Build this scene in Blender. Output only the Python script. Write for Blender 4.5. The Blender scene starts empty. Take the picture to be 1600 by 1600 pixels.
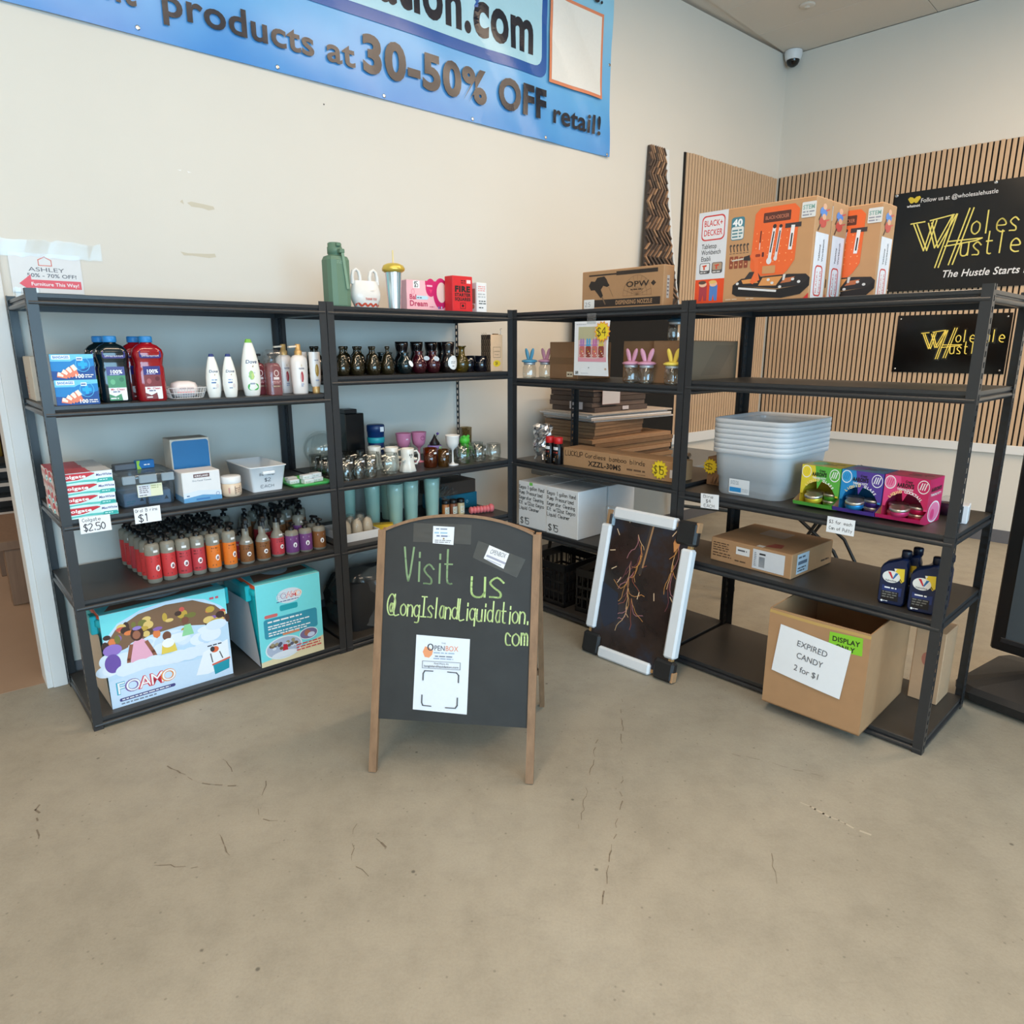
import bpy, math, random
from mathutils import Matrix, Vector
from mathutils.geometry import tessellate_polygon
random.seed(7)
S = bpy.context.scene
COL = S.collection
PI = math.pi
# ---------------------------------------------------------------- camera, exposure, world, lights
cd = bpy.data.cameras.new('camera'); cam = bpy.data.objects.new('camera', cd); COL.objects.link(cam)
cam.location = (0, 0, 1.6155); cam.rotation_euler = (PI/2-0.2355, 0, 0)
cd.sensor_width = 36; cd.lens = 1073.43/1600*36; cd.clip_start = .05
S.camera = cam
vs = S.view_settings
vs.view_transform = 'Standard'; vs.look = 'None'; vs.gamma = 1; vs.use_curve_mapping = False
vs.exposure = -0.03
W = bpy.data.worlds.new('world'); S.world = W; W.use_nodes = True
bg = W.node_tree.nodes['Background']; bg.inputs[0].default_value = (.62, .78, 1, 1); bg.inputs[1].default_value = 1.2
# frames: left wall (x along it, y into it), right wall, the two rows of shelving
F0 = (-2.20607, 3.11837); CORNER = (2.55657, 7.17169)
def frame(x, y, a, z=0): return Matrix.Translation((x, y, z)) @ Matrix.Rotation(a, 4, 'Z')
ML = frame(*F0, math.radians(40.4)); MR = frame(*CORNER, math.radians(-44.5))
AAB, ACD = 0.7218, -0.8164
UNITS = {'A': (-1.80346, 2.66300, AAB, 1.2044, (1.8127, 1.392, .9359, .5902, .0547)),
         'B': (-.89637, 3.46140, AAB, 1.197, (1.8115, 1.4727, .9346, .589, .055)),
         'C': (.00217, 4.25228, ACD, 1.2088, (1.8142, 1.4326, .9391, .515, .055)),
         'D': (.83279, 3.36853, ACD, 1.2131, (1.8131, 1.4597, .9204, .5766, .05))}
DEP = .575; PH = 1.83
CEIL = 4.235
def area(name, mat, sx, sy, energy, col, spread=180):
    l = bpy.data.lights.new(name, 'AREA'); l.shape = 'RECTANGLE'; l.size = sx; l.size_y = sy; l.energy = energy; l.color = col
    l.spread = math.radians(spread)
    o = bpy.data.objects.new(name, l); COL.objects.link(o); o.matrix_world = mat; return o
# daylight through the shop windows (wall opposite the banner wall)
area('window_daylight', ML @ Matrix.Translation((-.6, -8.35, 1.75)) @ Matrix.Rotation(PI/2, 4, 'X'), 6.2, 2.5, 400, (.40, .73, 1))
# ceiling panels
for k, d, e in ((-2.4, 3.6, 78), (.6, 2.6, 48), (3.4, 2.2, 62), (-2.4, 6.4, 50), (1.2, 6.2, 34), (5.2, 4.0, 92)):
    area('ceiling_lamp', ML @ Matrix.Translation((k, -d, CEIL-.06)), 2.4, .35, e, (1, .76, .54))
area('furniture_room_lamp', ML @ Matrix.Translation((-2.2, 2.6, 2.9)), 2.4, 1.6, 60, (1, .9, .8))

# ---------------------------------------------------------------- materials
def lin(c):
    return tuple(((v/255)/12.92 if v/255 <= .04045 else ((v/255+.055)/1.055)**2.4) for v in c) + (1,)
MATS = {}
def mat(name, c, rough=.5, metal=0., var=.06, scale=40, bump=0., bscale=200, spec=.5, coat=0., emit=None, alpha=None):
    if name in MATS: return MATS[name]
    m = bpy.data.materials.new(name); m.use_nodes = True; nt = m.node_tree; N = nt.nodes; L = nt.links
    b = N['Principled BSDF']; b.inputs['Roughness'].default_value = rough; b.inputs['Metallic'].default_value = metal
    b.inputs['Specular IOR Level'].default_value = spec; b.inputs['Coat Weight'].default_value = coat
    col = lin(c); b.inputs['Base Color'].default_value = col
    if var or bump:
        tc = N.new('ShaderNodeTexCoord')
    if var:
        n = N.new('ShaderNodeTexNoise'); n.inputs['Scale'].default_value = scale; n.inputs['Detail'].default_value = 3
        L.new(tc.outputs['Object'], n.inputs['Vector'])
        mr = N.new('ShaderNodeMapRange'); mr.inputs[3].default_value = 1-var; mr.inputs[4].default_value = 1+var
        L.new(n.outputs['Fac'], mr.inputs[0])
        mx = N.new('ShaderNodeMix'); mx.data_type = 'RGBA'; mx.blend_type = 'MULTIPLY'; mx.inputs[0].default_value = 1
        mx.inputs[6].default_value = col; L.new(mr.outputs[0], mx.inputs[7]); L.new(mx.outputs[2], b.inputs['Base Color'])
    if bump:
        n2 = N.new('ShaderNodeTexNoise'); n2.inputs['Scale'].default_value = bscale; n2.inputs['Detail'].default_value = 2
        L.new(tc.outputs['Object'], n2.inputs['Vector'])
        bp = N.new('ShaderNodeBump'); bp.inputs['Strength'].default_value = bump; bp.inputs['Distance'].default_value = .01
        L.new(n2.outputs['Fac'], bp.inputs['Height']); L.new(bp.outputs[0], b.inputs['Normal'])
    if emit:
        b.inputs['Emission Color'].default_value = lin(emit[0]); b.inputs['Emission Strength'].default_value = emit[1]
    MATS[name] = m; return m
def glassy(name, tint, rough=.04, solid=0., base=(200, 205, 210), fres=.12):
    """thin clear sheet: see-through, shiny at grazing angles; solid = share of milky plastic"""
    if name in MATS: return MATS[name]
    m = bpy.data.materials.new(name); m.use_nodes = True; nt = m.node_tree; N = nt.nodes; L = nt.links
    N.remove(N['Principled BSDF']); out = N['Material Output']
    tr = N.new('ShaderNodeBsdfTransparent'); tr.inputs[0].default_value = lin(tint)
    gl = N.new('ShaderNodeBsdfGlossy'); gl.inputs['Roughness'].default_value = rough
    lw = N.new('ShaderNodeLayerWeight'); lw.inputs[0].default_value = .2
    mr = N.new('ShaderNodeMapRange'); mr.inputs[3].default_value = fres*.6; mr.inputs[4].default_value = .42; L.new(lw.outputs['Facing'], mr.inputs[0])
    nz = N.new('ShaderNodeTexNoise'); nz.inputs['Scale'].default_value = 9
    ad = N.new('ShaderNodeMath'); ad.operation = 'MULTIPLY_ADD'; ad.inputs[1].default_value = .06; L.new(nz.outputs['Fac'], ad.inputs[0]); L.new(mr.outputs[0], ad.inputs[2])
    mx = N.new('ShaderNodeMixShader'); L.new(ad.outputs[0], mx.inputs[0]); L.new(tr.outputs[0], mx.inputs[1]); L.new(gl.outputs[0], mx.inputs[2])
    last = mx
    if solid:
        df = N.new('ShaderNodeBsdfDiffuse'); df.inputs[0].default_value = lin(base)
        tl = N.new('ShaderNodeBsdfTranslucent'); tl.inputs[0].default_value = lin(base)
        m1 = N.new('ShaderNodeMixShader'); m1.inputs[0].default_value = .45; L.new(df.outputs[0], m1.inputs[1]); L.new(tl.outputs[0], m1.inputs[2])
        m2 = N.new('ShaderNodeMixShader'); m2.inputs[0].default_value = solid; L.new(mx.outputs[0], m2.inputs[1]); L.new(m1.outputs[0], m2.inputs[2]); last = m2
    L.new(last.outputs[0], out.inputs[0]); MATS[name] = m; return m
def ink(c, rough=.45):
    return mat('print_%02x%02x%02x_%d' % (c[0], c[1], c[2], rough*100), c, rough, var=.03, scale=60)
STEEL = mat('black_powder_coat', (46, 47, 49), .32, .0, .10, 25, .05, 900)
DECK = mat('dark_laminate', (60, 57, 54), .42, 0, .12, 12, .03, 600)
KRAFT = mat('kraft_cardboard', (176, 135, 96), .8, 0, .07, 18, .06, 350)
KRAFT2 = mat('brown_cardboard', (140, 106, 76), .8, 0, .08, 18, .06, 350)
WHITEP = mat('white_plastic', (232, 234, 236), .38, 0, .03)
WHITEC = mat('white_card', (226, 228, 230), .6, 0, .03, 30)
PAPER = mat('white_paper', (238, 240, 243), .7, 0, .02, 30)
BLACKP = mat('black_plastic', (22, 22, 23), .35, 0, .08)
BLACKM = mat('matte_black', (26, 26, 27), .7, 0, .08)
GREYP = mat('grey_plastic', (120, 125, 128), .5, 0, .06)
CLEAR = glassy('clear_glass', (251, 253, 252), .03)
FILM = glassy('clear_film', (252, 253, 253), .14, .06, (232, 236, 236), .05)
CHROME = mat('bright_metal', (200, 202, 205), .22, 1., .05)
TIN = mat('tin_metal', (205, 200, 190), .3, .9, .06)
GOLD = mat('gold_plastic', (214, 172, 110), .35, .3, .05)
# ---------------------------------------------------------------- mesh builder
class MB:
    def __init__(s): s.v = []; s.f = []; s.mi = []; s.sm = []; s.ms = []
    def m(s, mt):
        for i, q in enumerate(s.ms):
            if q is mt: return i
        s.ms.append(mt); return len(s.ms)-1
    def add(s, vs, fs, mt, smooth=False):
        b = len(s.v); s.v += [tuple(v) for v in vs]; i = s.m(mt)
        for f in fs: s.f.append([b+k for k in f]); s.mi.append(i); s.sm.append(smooth)
        return s
    def box(s, x0, x1, y0, y1, z0, z1, mt):
        v = [(x, y, z) for z in (z0, z1) for y in (y0, y1) for x in (x0, x1)]
        return s.add(v, [(0, 2, 3, 1), (4, 5, 7, 6), (0, 1, 5, 4), (1, 3, 7, 5), (3, 2, 6, 7), (2, 0, 4, 6)], mt)
    def cbox(s, x0, x1, y0, y1, z0, z1, mt, c=.003):
        """box with chamfered edges"""
        P = [(x0, x0+c, x1-c, x1), (y0, y0+c, y1-c, y1), (z0, z0+c, z1-c, z1)]
        vs = []; ix = {}
        for ax in range(3):
            for sd in (0, 1):
                for a in (0, 1):
                    for b_ in (0, 1):
                        q = [0, 0, 0]; q[ax] = 0 if sd == 0 else 3
                        o = [i for i in range(3) if i != ax]; q[o[0]] = 1+a; q[o[1]] = 1+b_
                        ix[(ax, sd, a, b_)] = len(vs); vs.append(tuple(P[i][q[i]] for i in range(3)))
        fs = []
        for ax in range(3):
            for sd in (0, 1):
                f = [ix[(ax, sd, 0, 0)], ix[(ax, sd, 1, 0)], ix[(ax, sd, 1, 1)], ix[(ax, sd, 0, 1)]]
                fs.append(f)
        def k(ax, sd, other):  # vertex of face (ax,sd) nearest to corner signs other
            o = [i for i in range(3) if i != ax]; return ix[(ax, sd, other[o[0]], other[o[1]])]
        for a in range(3):
            b_, c_ = [i for i in range(3) if i != a]
            for sb in (0, 1):
                for sc in (0, 1):
                    e = []
                    for sa in (0, 1):
                        sg = [0, 0, 0]; sg[a] = sa; sg[b_] = sb; sg[c_] = sc
                        e.append((k(b_, sb, sg), k(c_, sc, sg)))
                    fs.append([e[0][0], e[1][0], e[1][1], e[0][1]])
        for sx in (0, 1):
            for sy in (0, 1):
                for sz in (0, 1):
                    sg = [sx, sy, sz]; fs.append([k(0, sx, sg), k(1, sy, sg), k(2, sz, sg)])
        return s.add(vs, fs, mt)
    def quad(s, pts, mt): return s.add(pts, [tuple(range(len(pts)))], mt)
    def loft(s, loops, mt, cap0=True, cap1=True, smooth=True, closed=True):
        n = len(loops[0]); vs = [p for l in loops for p in l]; fs = []
        for i in range(len(loops)-1):
            for j in range(n if closed else n-1):
                a = i*n+j; b = i*n+(j+1) % n; fs.append((a, b, b+n, a+n))
        s.add(vs, fs, mt, smooth)
        if cap0: s.add(loops[0], [tuple(range(n-1, -1, -1))], mt)
        if cap1: s.add(loops[-1], [tuple(range(n))], mt)
        return s
    def lathe(s, prof, mt, seg=16, cx=0, cy=0, sx=1, sy=1, caps=(True, True), smooth=True, z0=0, rfun=None):
        L = []
        for r, z in prof:
            L.append([(cx+sx*r*math.cos(2*PI*j/seg)*(rfun(j/seg, z) if rfun else 1), cy+sy*r*math.sin(2*PI*j/seg)*(rfun(j/seg, z) if rfun else 1), z0+z) for j in range(seg)])
        return s.loft(L, mt, caps[0], caps[1], smooth)
    def rloft(s, secs, mt, n=3, caps=(True, True), smooth=True):
        """rounded rectangles (w, d, r, z[, cx, cy]) joined up"""
        L = []
        for q in secs:
            w, d, r, z = q[:4]; cx, cy = (q[4], q[5]) if len(q) > 4 else (0, 0); lp = []
            r = min(r, w/2-1e-4, d/2-1e-4)
            for (ax, ay, a0) in ((w/2-r, d/2-r, 0), (-w/2+r, d/2-r, PI/2), (-w/2+r, -d/2+r, PI), (w/2-r, -d/2+r, 1.5*PI)):
                for i in range(n+1):
                    a = a0+PI/2*i/n; lp.append((cx+ax+r*math.cos(a), cy+ay+r*math.sin(a), z))
            L.append(lp)
        return s.loft(L, mt, caps[0], caps[1], smooth)
    def tube(s, path, r, mt, seg=8, smooth=True, caps=True):
        P = [Vector(p) for p in path]; L = []; up = None
        for i, p in enumerate(P):
            t = ((P[i+1]-p) if i == 0 else (p-P[i-1]) if i == len(P)-1 else (P[i+1]-P[i-1])).normalized()
            if up is None:
                up = Vector((0, 0, 1)) if abs(t.z) < .9 else Vector((1, 0, 0))
            a = t.cross(up).normalized(); b = a.cross(t).normalized(); up = b
            rr = r[i] if isinstance(r, (list, tuple)) else r
            L.append([p+a*rr*math.cos(2*PI*j/seg)+b*rr*math.sin(2*PI*j/seg) for j in range(seg)])
        return s.loft(L, mt, caps, caps, smooth)
    def prism(s, poly, y0, y1, mt, axis='y', smooth=False):
        """2-D outline (a, z) pushed along an axis"""
        if axis == 'y': L = [[(a, y, z) for a, z in poly] for y in (y0, y1)]
        elif axis == 'x': L = [[(x, a, z) for a, z in poly] for x in (y0, y1)]
        else: L = [[(a, b, z) for a, b in poly] for z in (y0, y1)]
        return s.loft(L, mt, True, True, smooth)
    def bar(s, a, b, w, h, mt, up=(0, 0, 1)):
        a = Vector(a); b = Vector(b); t = (b-a).normalized(); u = Vector(up)
        x = t.cross(u).normalized(); y = x.cross(t).normalized(); L = []
        for p in (a, b): L.append([p+x*w/2+y*h/2, p-x*w/2+y*h/2, p-x*w/2-y*h/2, p+x*w/2-y*h/2])
        return s.loft(L, mt, True, True, False)
    def mesh(s, name):
        me = bpy.data.meshes.new(name); me.from_pydata(s.v, [], s.f)
        for q in s.ms: me.materials.append(q)
        me.polygons.foreach_set('material_index', s.mi); me.polygons.foreach_set('use_smooth', s.sm); me.update(); return me
    def build(s, name, parent=None, M=None, kind=None):
        return obj(name, s.mesh(name), parent, M, kind)
def obj(name, me, parent=None, M=None, kind=None):
    o = bpy.data.objects.new(name, me); COL.objects.link(o)
    if parent: o.parent = parent
    if M is not None: o.matrix_local = M
    if kind: o['kind'] = kind
    return o
def tag(o, label=None, cat=None, group=None, kind=None):
    if label: o['label'] = label
    if cat: o['category'] = cat
    if group: o['group'] = group
    if kind: o['kind'] = kind
    return o
def thing(name, label, cat, M, group=None):
    o = bpy.data.objects.new(name, None); COL.objects.link(o); o.empty_display_size = .05
    o.matrix_world = M; return tag(o, label, cat, group)
def on(u, tier, s, t, rot=0, dz=0):
    x, y, a, w, tz = UNITS[u]
    return frame(x, y, a) @ frame(s, t, rot, (tz[tier-1] if tier else 0)+dz+.0005)
def copy_tree(o, M=None, label=None, parent=None, name=None):
    c = o.copy(); COL.objects.link(c)
    if parent: c.parent = parent
    if M is not None: c.matrix_world = M
    if label: c['label'] = label
    for ch in list(o.children): copy_tree(ch, parent=c)
    return c
ORD = ['first', 'second', 'third', 'fourth', 'fifth', 'sixth', 'seventh', 'eighth', 'ninth', 'tenth', 'eleventh', 'twelfth', 'thirteenth', 'fourteenth', 'fifteenth', 'sixteenth']
# ---------------------------------------------------------------- flat print: letters, handwriting, shapes
GL = {}
def _conv(txt, off):
    c = bpy.data.curves.new('t', 'FONT'); c.body = txt; c.size = 1; c.resolution_u = 4; c.offset = off; c.fill_mode = 'FRONT'
    o = bpy.data.objects.new('t', c); COL.objects.link(o)
    bpy.context.view_layer.update()
    me = bpy.data.meshes.new_from_object(o.evaluated_get(bpy.context.evaluated_depsgraph_get()))
    v = [(p.co.x, p.co.y) for p in me.vertices]; f = [tuple(p.vertices) for p in me.polygons]
    bpy.data.objects.remove(o); bpy.data.curves.remove(c); bpy.data.meshes.remove(me)
    return v, f
def _w(v): return max(p[0] for p in v) if v else 0
ADV = {}
def glyph(ch, off):
    k = (ch, off)
    if k not in GL:
        v, f = _conv(ch, off)
        if ch not in ADV: ADV[ch] = _w(_conv('I'+ch+'I', 0)[0])-_w(_conv('II', 0)[0])
        GL[k] = (v, f, ADV[ch])
    return GL[k]
CAPH = max(p[1] for p in _conv('H', 0)[0])
HW = dict(a='46 26 14 13 22 32 43 46 42', b='09 02/05 26 45 43 22 02', c='45 26 15 13 22 42', d='49 42/45 26 05 03 22 43', e='04 44 45 26 05 03 22 42',
 f='49 39 28 22/06 46', g='45 26 05 03 22 43/46 41 30 10', h='09 02/05 26 45 42', i='16 12/17 18', j='36 31 20 00/38 37', k='09 02/46 04 42', l='19 12',
 m='06 02/05 16 25 22/25 36 45 42', n='06 02/05 26 45 42', o='26 05 03 22 43 45 26', p='06 00/05 26 45 43 22 02', q='45 26 05 03 22 43/46 40', r='06 02/05 26 36',
 s='45 26 05 14 33 32 12 02', t='19 13 22 32/06 36', u='06 03 12 32 43/46 42', v='06 22 46', w='06 12 24 32 46', x='06 42/46 02', y='06 23/46 10', z='06 46 02 42',
 A='02 29 42/14 34', B='09 02/09 39 47 36 06/36 45 43 32 02', C='48 29 07 04 22 43', D='09 02/09 39 47 44 32 02', E='49 09 02 42/06 36', H='09 02/49 42/06 46',
 I='09 49/29 22/02 42', K='09 02/49 05 42', L='09 02 42', O='29 07 04 22 44 47 29', P='09 02/09 39 47 35 05', R='09 02/09 39 47 36 06/26 42', S='48 29 07 16 35 43 22 03',
 T='09 49/29 22', U='09 03 22 43 49', V='09 22 49')
HW.update({'0': '29 07 04 22 44 47 29', '1': '18 29 22', '2': '08 29 47 02 42', '3': '09 49 26 45 43 22 03', '4': '39 05 45/39 32', '5': '49 09 06 36 44 32 02', '$': '48 29 07 16 35 43 22 03/29 21',
 '@': '45 36 25 24 33 44 46/44 53 65 67 49 29 07 04 22 52', '.': '12 13', '/': '02 49', '-': '05 45', ' ': ''})
def _smooth(p, n=3):
    if len(p) < 3: return p
    q = [p[0]]+p+[p[-1]]; out = []
    for i in range(1, len(q)-2):
        for j in range(n):
            t = j/n; a, b, c, d = q[i-1], q[i], q[i+1], q[i+2]
            out.append(tuple(.5*(2*b[k]+(c[k]-a[k])*t+(2*a[k]-5*b[k]+4*c[k]-d[k])*t*t+(3*b[k]-a[k]-3*c[k]+d[k])*t**3) for k in (0, 1)))
    return out+[p[-1]]
def _ribbon(pts, w):
    vs = []; fs = []
    for a, b in zip(pts[:-1], pts[1:]):
        dx, dy = b[0]-a[0], b[1]-a[1]; l = math.hypot(dx, dy) or 1e-6; ux, uy = dx/l*w*.4, dy/l*w*.4; nx, ny = -dy/l*w/2, dx/l*w/2; k = len(vs)
        vs += [(a[0]-ux+nx, a[1]-uy+ny), (a[0]-ux-nx, a[1]-uy-ny), (b[0]+ux-nx, b[1]+uy-ny), (b[0]+ux+nx, b[1]+uy+ny)]; fs.append((k, k+1, k+2, k+3))
    return vs, fs
def refine(vs, fs, ml):
    out = []
    for f in fs:
        p = [Vector((vs[i][0], vs[i][1], 0)) for i in f]
        for t in (tessellate_polygon([p]) if len(f) > 3 else [(0, 1, 2)]): 
            q = [tuple(p[i][:2]) for i in t]
            if (q[1][0]-q[0][0])*(q[2][1]-q[0][1])-(q[1][1]-q[0][1])*(q[2][0]-q[0][0]) < 0: q.reverse()
            stk = [q]
            while stk:
                a = stk.pop(); ls = [math.dist(a[i], a[(i+1) % 3]) for i in range(3)]; m = max(ls)
                if m <= ml: out.append(a); continue
                i = ls.index(m); A, B_, C_ = a[i], a[(i+1) % 3], a[(i+2) % 3]; M_ = ((A[0]+B_[0])/2, (A[1]+B_[1])/2)
                stk += [[A, M_, C_], [M_, B_, C_]]
    v2 = [p for t in out for p in t]; return v2, [(3*i, 3*i+1, 3*i+2) for i in range(len(out))]
R_ = random.Random(3)
def art(name, parent, items, Wd, Ht, mp, rough=.45, M=None, eps=.00009, label=None):
    """flat print on a surface; mp(x, y, off) maps metres on the face to 3-D"""
    eps = min(eps, .0022/max(1, len(items))); mb = MB(); off = eps
    for it in items:
        k = it[0]; vs = fs = None
        if k == 'r':
            _, x0, y0, x1, y1, c = it; n = 8 if getattr(mp, 'curved', 0) else 1
            vs = []; fs = []
            for i in range(n+1): vs += [((x0+(x1-x0)*i/n)*Wd, y0*Ht), ((x0+(x1-x0)*i/n)*Wd, y1*Ht)]
            for i in range(n): fs.append((2*i, 2*i+2, 2*i+3, 2*i+1))
        elif k == 'rr':
            _, x0, y0, x1, y1, c, r = it; x0 *= Wd; x1 *= Wd; y0 *= Ht; y1 *= Ht; r *= Ht; vs = []
            for (ax, ay, a0) in ((x1-r, y1-r, 0), (x0+r, y1-r, PI/2), (x0+r, y0+r, PI), (x1-r, y0+r, 1.5*PI)):
                for i in range(5): vs.append((ax+r*math.cos(a0+PI/2*i/4), ay+r*math.sin(a0+PI/2*i/4)))
            fs = [tuple(range(len(vs)))]
        elif k == 'e':
            _, cx, cy, rx, ry, c = it; vs = [(cx*Wd+rx*Wd*math.cos(2*PI*i/24), cy*Ht+ry*Ht*math.sin(2*PI*i/24)) for i in range(24)]; fs = [tuple(range(24))]
        elif k == 'ring':
            _, cx, cy, rx, ry, th, c = it; vs = []; fs = []
            for i in range(25):
                ca, sa = math.cos(2*PI*i/24), math.sin(2*PI*i/24)
                vs += [(cx*Wd+rx*Wd*ca, cy*Ht+ry*Ht*sa), (cx*Wd+(rx*Wd-th*Ht)*ca, cy*Ht+(ry*Ht-th*Ht)*sa)]
            fs = [(2*i, 2*i+2, 2*i+3, 2*i+1) for i in range(24)]
        elif k == 'p':
            _, P, c = it; vs = [(x*Wd, y*Ht) for x, y in P]; fs = [tuple(range(len(vs)))]
        elif k == 'f':
            _, x0, y0, x1, y1, c, th = it; th *= Ht; a, b, d, e = x0*Wd, y0*Ht, x1*Wd, y1*Ht
            vs = [(a, b), (d, b), (d, e), (a, e), (a+th, b+th), (d-th, b+th), (d-th, e-th), (a+th, e-th)]
            fs = [(0, 1, 5, 4), (1, 2, 6, 5), (2, 3, 7, 6), (3, 0, 4, 7)]
        elif k == 'l':
            _, P, th, c = it; vs, fs = _ribbon([(x*Wd, y*Ht) for x, y in P], th*Ht)
        elif k == 'lw':                                          # rows of small marks: lettering too small to read
            _, x0, y0, x1, y1, rows, c = it; vs = []; fs = []; lh = (y1-y0)/rows
            for r in range(rows):
                x = x0; yy = y1-(r+1)*lh; end = x1-(R_.random()*.3*(x1-x0) if r == rows-1 else R_.random()*.1*(x1-x0))
                while x < end:
                    l = min(end-x, lh*Ht/Wd*(.6+1.8*R_.random())); q = len(vs)
                    vs += [(x*Wd, (yy+.25*lh)*Ht), ((x+l)*Wd, (yy+.25*lh)*Ht), ((x+l)*Wd, (yy+.72*lh)*Ht), (x*Wd, (yy+.72*lh)*Ht)]; fs.append((q, q+1, q+2, q+3)); x += l+lh*Ht/Wd*.35
        elif k == 't':
            txt, x, y, sz, c = it[1:6]; o = it[6] if len(it) > 6 else {}; wt = o.get('b', 0)
            sc = sz*Ht/CAPH; gs = [glyph(ch, wt) if ch != ' ' else ([], [], .28) for ch in txt]; sp = o.get('sp', 0)+wt*1.2
            tot = sum(g[2]+sp for g in gs); sx = o.get('sx', 1)
            if 'fit' in o: sx = o['fit']*Wd/(tot*sc)
            pen = {'c': -tot*sx*sc/2, 'r': -tot*sx*sc}.get(o.get('al', 'c'), 0); vs = []; fs = []; a = o.get('rot', 0)
            ca, sa = math.cos(a), math.sin(a); sh = o.get('it', 0)
            for g in gs:
                b = len(vs)
                for (gx, gy) in g[0]:
                    px, py = pen+(gx+sh*gy)*sx*sc, gy*sc; vs.append((x*Wd+px*ca-py*sa, y*Ht+px*sa+py*ca))
                fs += [tuple(b+q for q in f) for f in g[1]]; pen += (g[2]+sp)*sx*sc
        elif k == 's':
            txt, x, y, sz, c = it[1:6]; o = it[6] if len(it) > 6 else {}; u = sz*Ht/7; vs = []; fs = []; th = o.get('w', .12)*sz*Ht; pen = 0; sx = o.get('sx', 1)
            if 'fit' in o:
                n = sum(3.2 if ch in 'il.1' else 5.6 for ch in txt); sx = o['fit']*Wd/(n*u)
            a = o.get('rot', 0); ca, sa = math.cos(a), math.sin(a)
            for ch in txt:
                j = R_.uniform(-.25, .25)
                for pl in HW.get(ch, HW.get(ch.lower(), '')).split('/'):
                    P = [(int(q[0]), int(q[1])-2+j) for q in pl.split()]
                    if len(P) < 2: continue
                    P = [((pen+px)*u*sx, py*u) for px, py in _smooth(P)]
                    P = [(x*Wd+px*ca-py*sa, y*Ht+px*sa+py*ca) for px, py in P]
                    v2, f2 = _ribbon(P, th); b = len(vs); vs += v2; fs += [tuple(b+q for q in f) for f in f2]
                pen += 3.2 if ch in 'il.1' else 5.6
        if getattr(mp, 'fine', 0): vs, fs = refine(vs, fs, mp.fine)
        mb.add([mp(x, y, off) for x, y in vs], fs, c if not isinstance(c, tuple) else ink(c, rough)); off += eps
    o = mb.build(name, parent, M)
    if label: o['label'] = label
    return o
def plane_map(o, X, Y):
    o = Vector(o); X = Vector(X).normalized(); Y = Vector(Y).normalized(); N = X.cross(Y)
    return lambda x, y, f: o+X*x+Y*y+N*f
def cyl_map(rfun, z0, width, a_mid=-PI/2, sx=1, sy=1):
    """face of a round body: x metres of arc centred on a_mid"""
    def mp(x, y, f):
        r = rfun(z0+y) if callable(rfun) else rfun; a = a_mid+(x-width/2)/r
        return Vector((sx*(r+f)*math.cos(a), sy*(r+f)*math.sin(a), z0+y))
    mp.curved = 1; return mp
def face_map(face, w, d, h, z0=0):
    e = .0003
    if face == 'front': return (w, h, plane_map((-w/2, -d/2-e, z0), (1, 0, 0), (0, 0, 1)))
    if face == 'right': return (d, h, plane_map((w/2+e, -d/2, z0), (0, 1, 0), (0, 0, 1)))
    if face == 'left': return (d, h, plane_map((-w/2-e, d/2, z0), (0, -1, 0), (0, 0, 1)))
    return (w, d, plane_map((-w/2, -d/2, z0+h+e), (1, 0, 0), (0, 1, 0)))
def carton(name, label, cat, M, w, d, h, m, arts=None, group=None, rough=.45, c=.003, pname='printed_panel', bname='carton_body'):
    t = thing(name, label, cat, M, group)
    MB().cbox(-w/2, w/2, -d/2, d/2, 0, h, m, c).build(bname, t)
    for f, items in (arts or {}).items():
        a, b, mp = face_map(f, w, d, h); art(pname, t, items, a, b, mp, rough)
    return t
W_ = (244, 245, 246); K_ = (28, 28, 30)
# ================================================================ THE ROOM
def tex_mat(name, build):
    if name in MATS: return MATS[name]
    m = bpy.data.materials.new(name); m.use_nodes = True; build(m.node_tree, m.node_tree.nodes, m.node_tree.links, m.node_tree.nodes['Principled BSDF']); MATS[name] = m; return m
def _noise(N, L, v, sc, det=4, rough=.6):
    n = N.new('ShaderNodeTexNoise'); n.inputs['Scale'].default_value = sc; n.inputs['Detail'].default_value = det; n.inputs['Roughness'].default_value = rough; L.new(v, n.inputs['Vector']); return n.outputs['Fac']
def _ramp(N, L, f, stops):
    r = N.new('ShaderNodeValToRGB'); L.new(f, r.inputs[0]); e = r.color_ramp.elements
    e[0].position, e[0].color = stops[0][0], stops[0][1]; e[1].position, e[1].color = stops[-1][0], stops[-1][1]
    for p, c in stops[1:-1]: q = e.new(p); q.color = c
    return r.outputs[0]
def _mul(N, L, a, b, f=1., mode='MULTIPLY'):
    x = N.new('ShaderNodeMix'); x.data_type = 'RGBA'; x.blend_type = mode; x.inputs[0].default_value = f
    L.new(a, x.inputs[6]); L.new(b, x.inputs[7]); return x.outputs[2]
g_ = lambda v: (v, v, v, 1)
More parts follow.
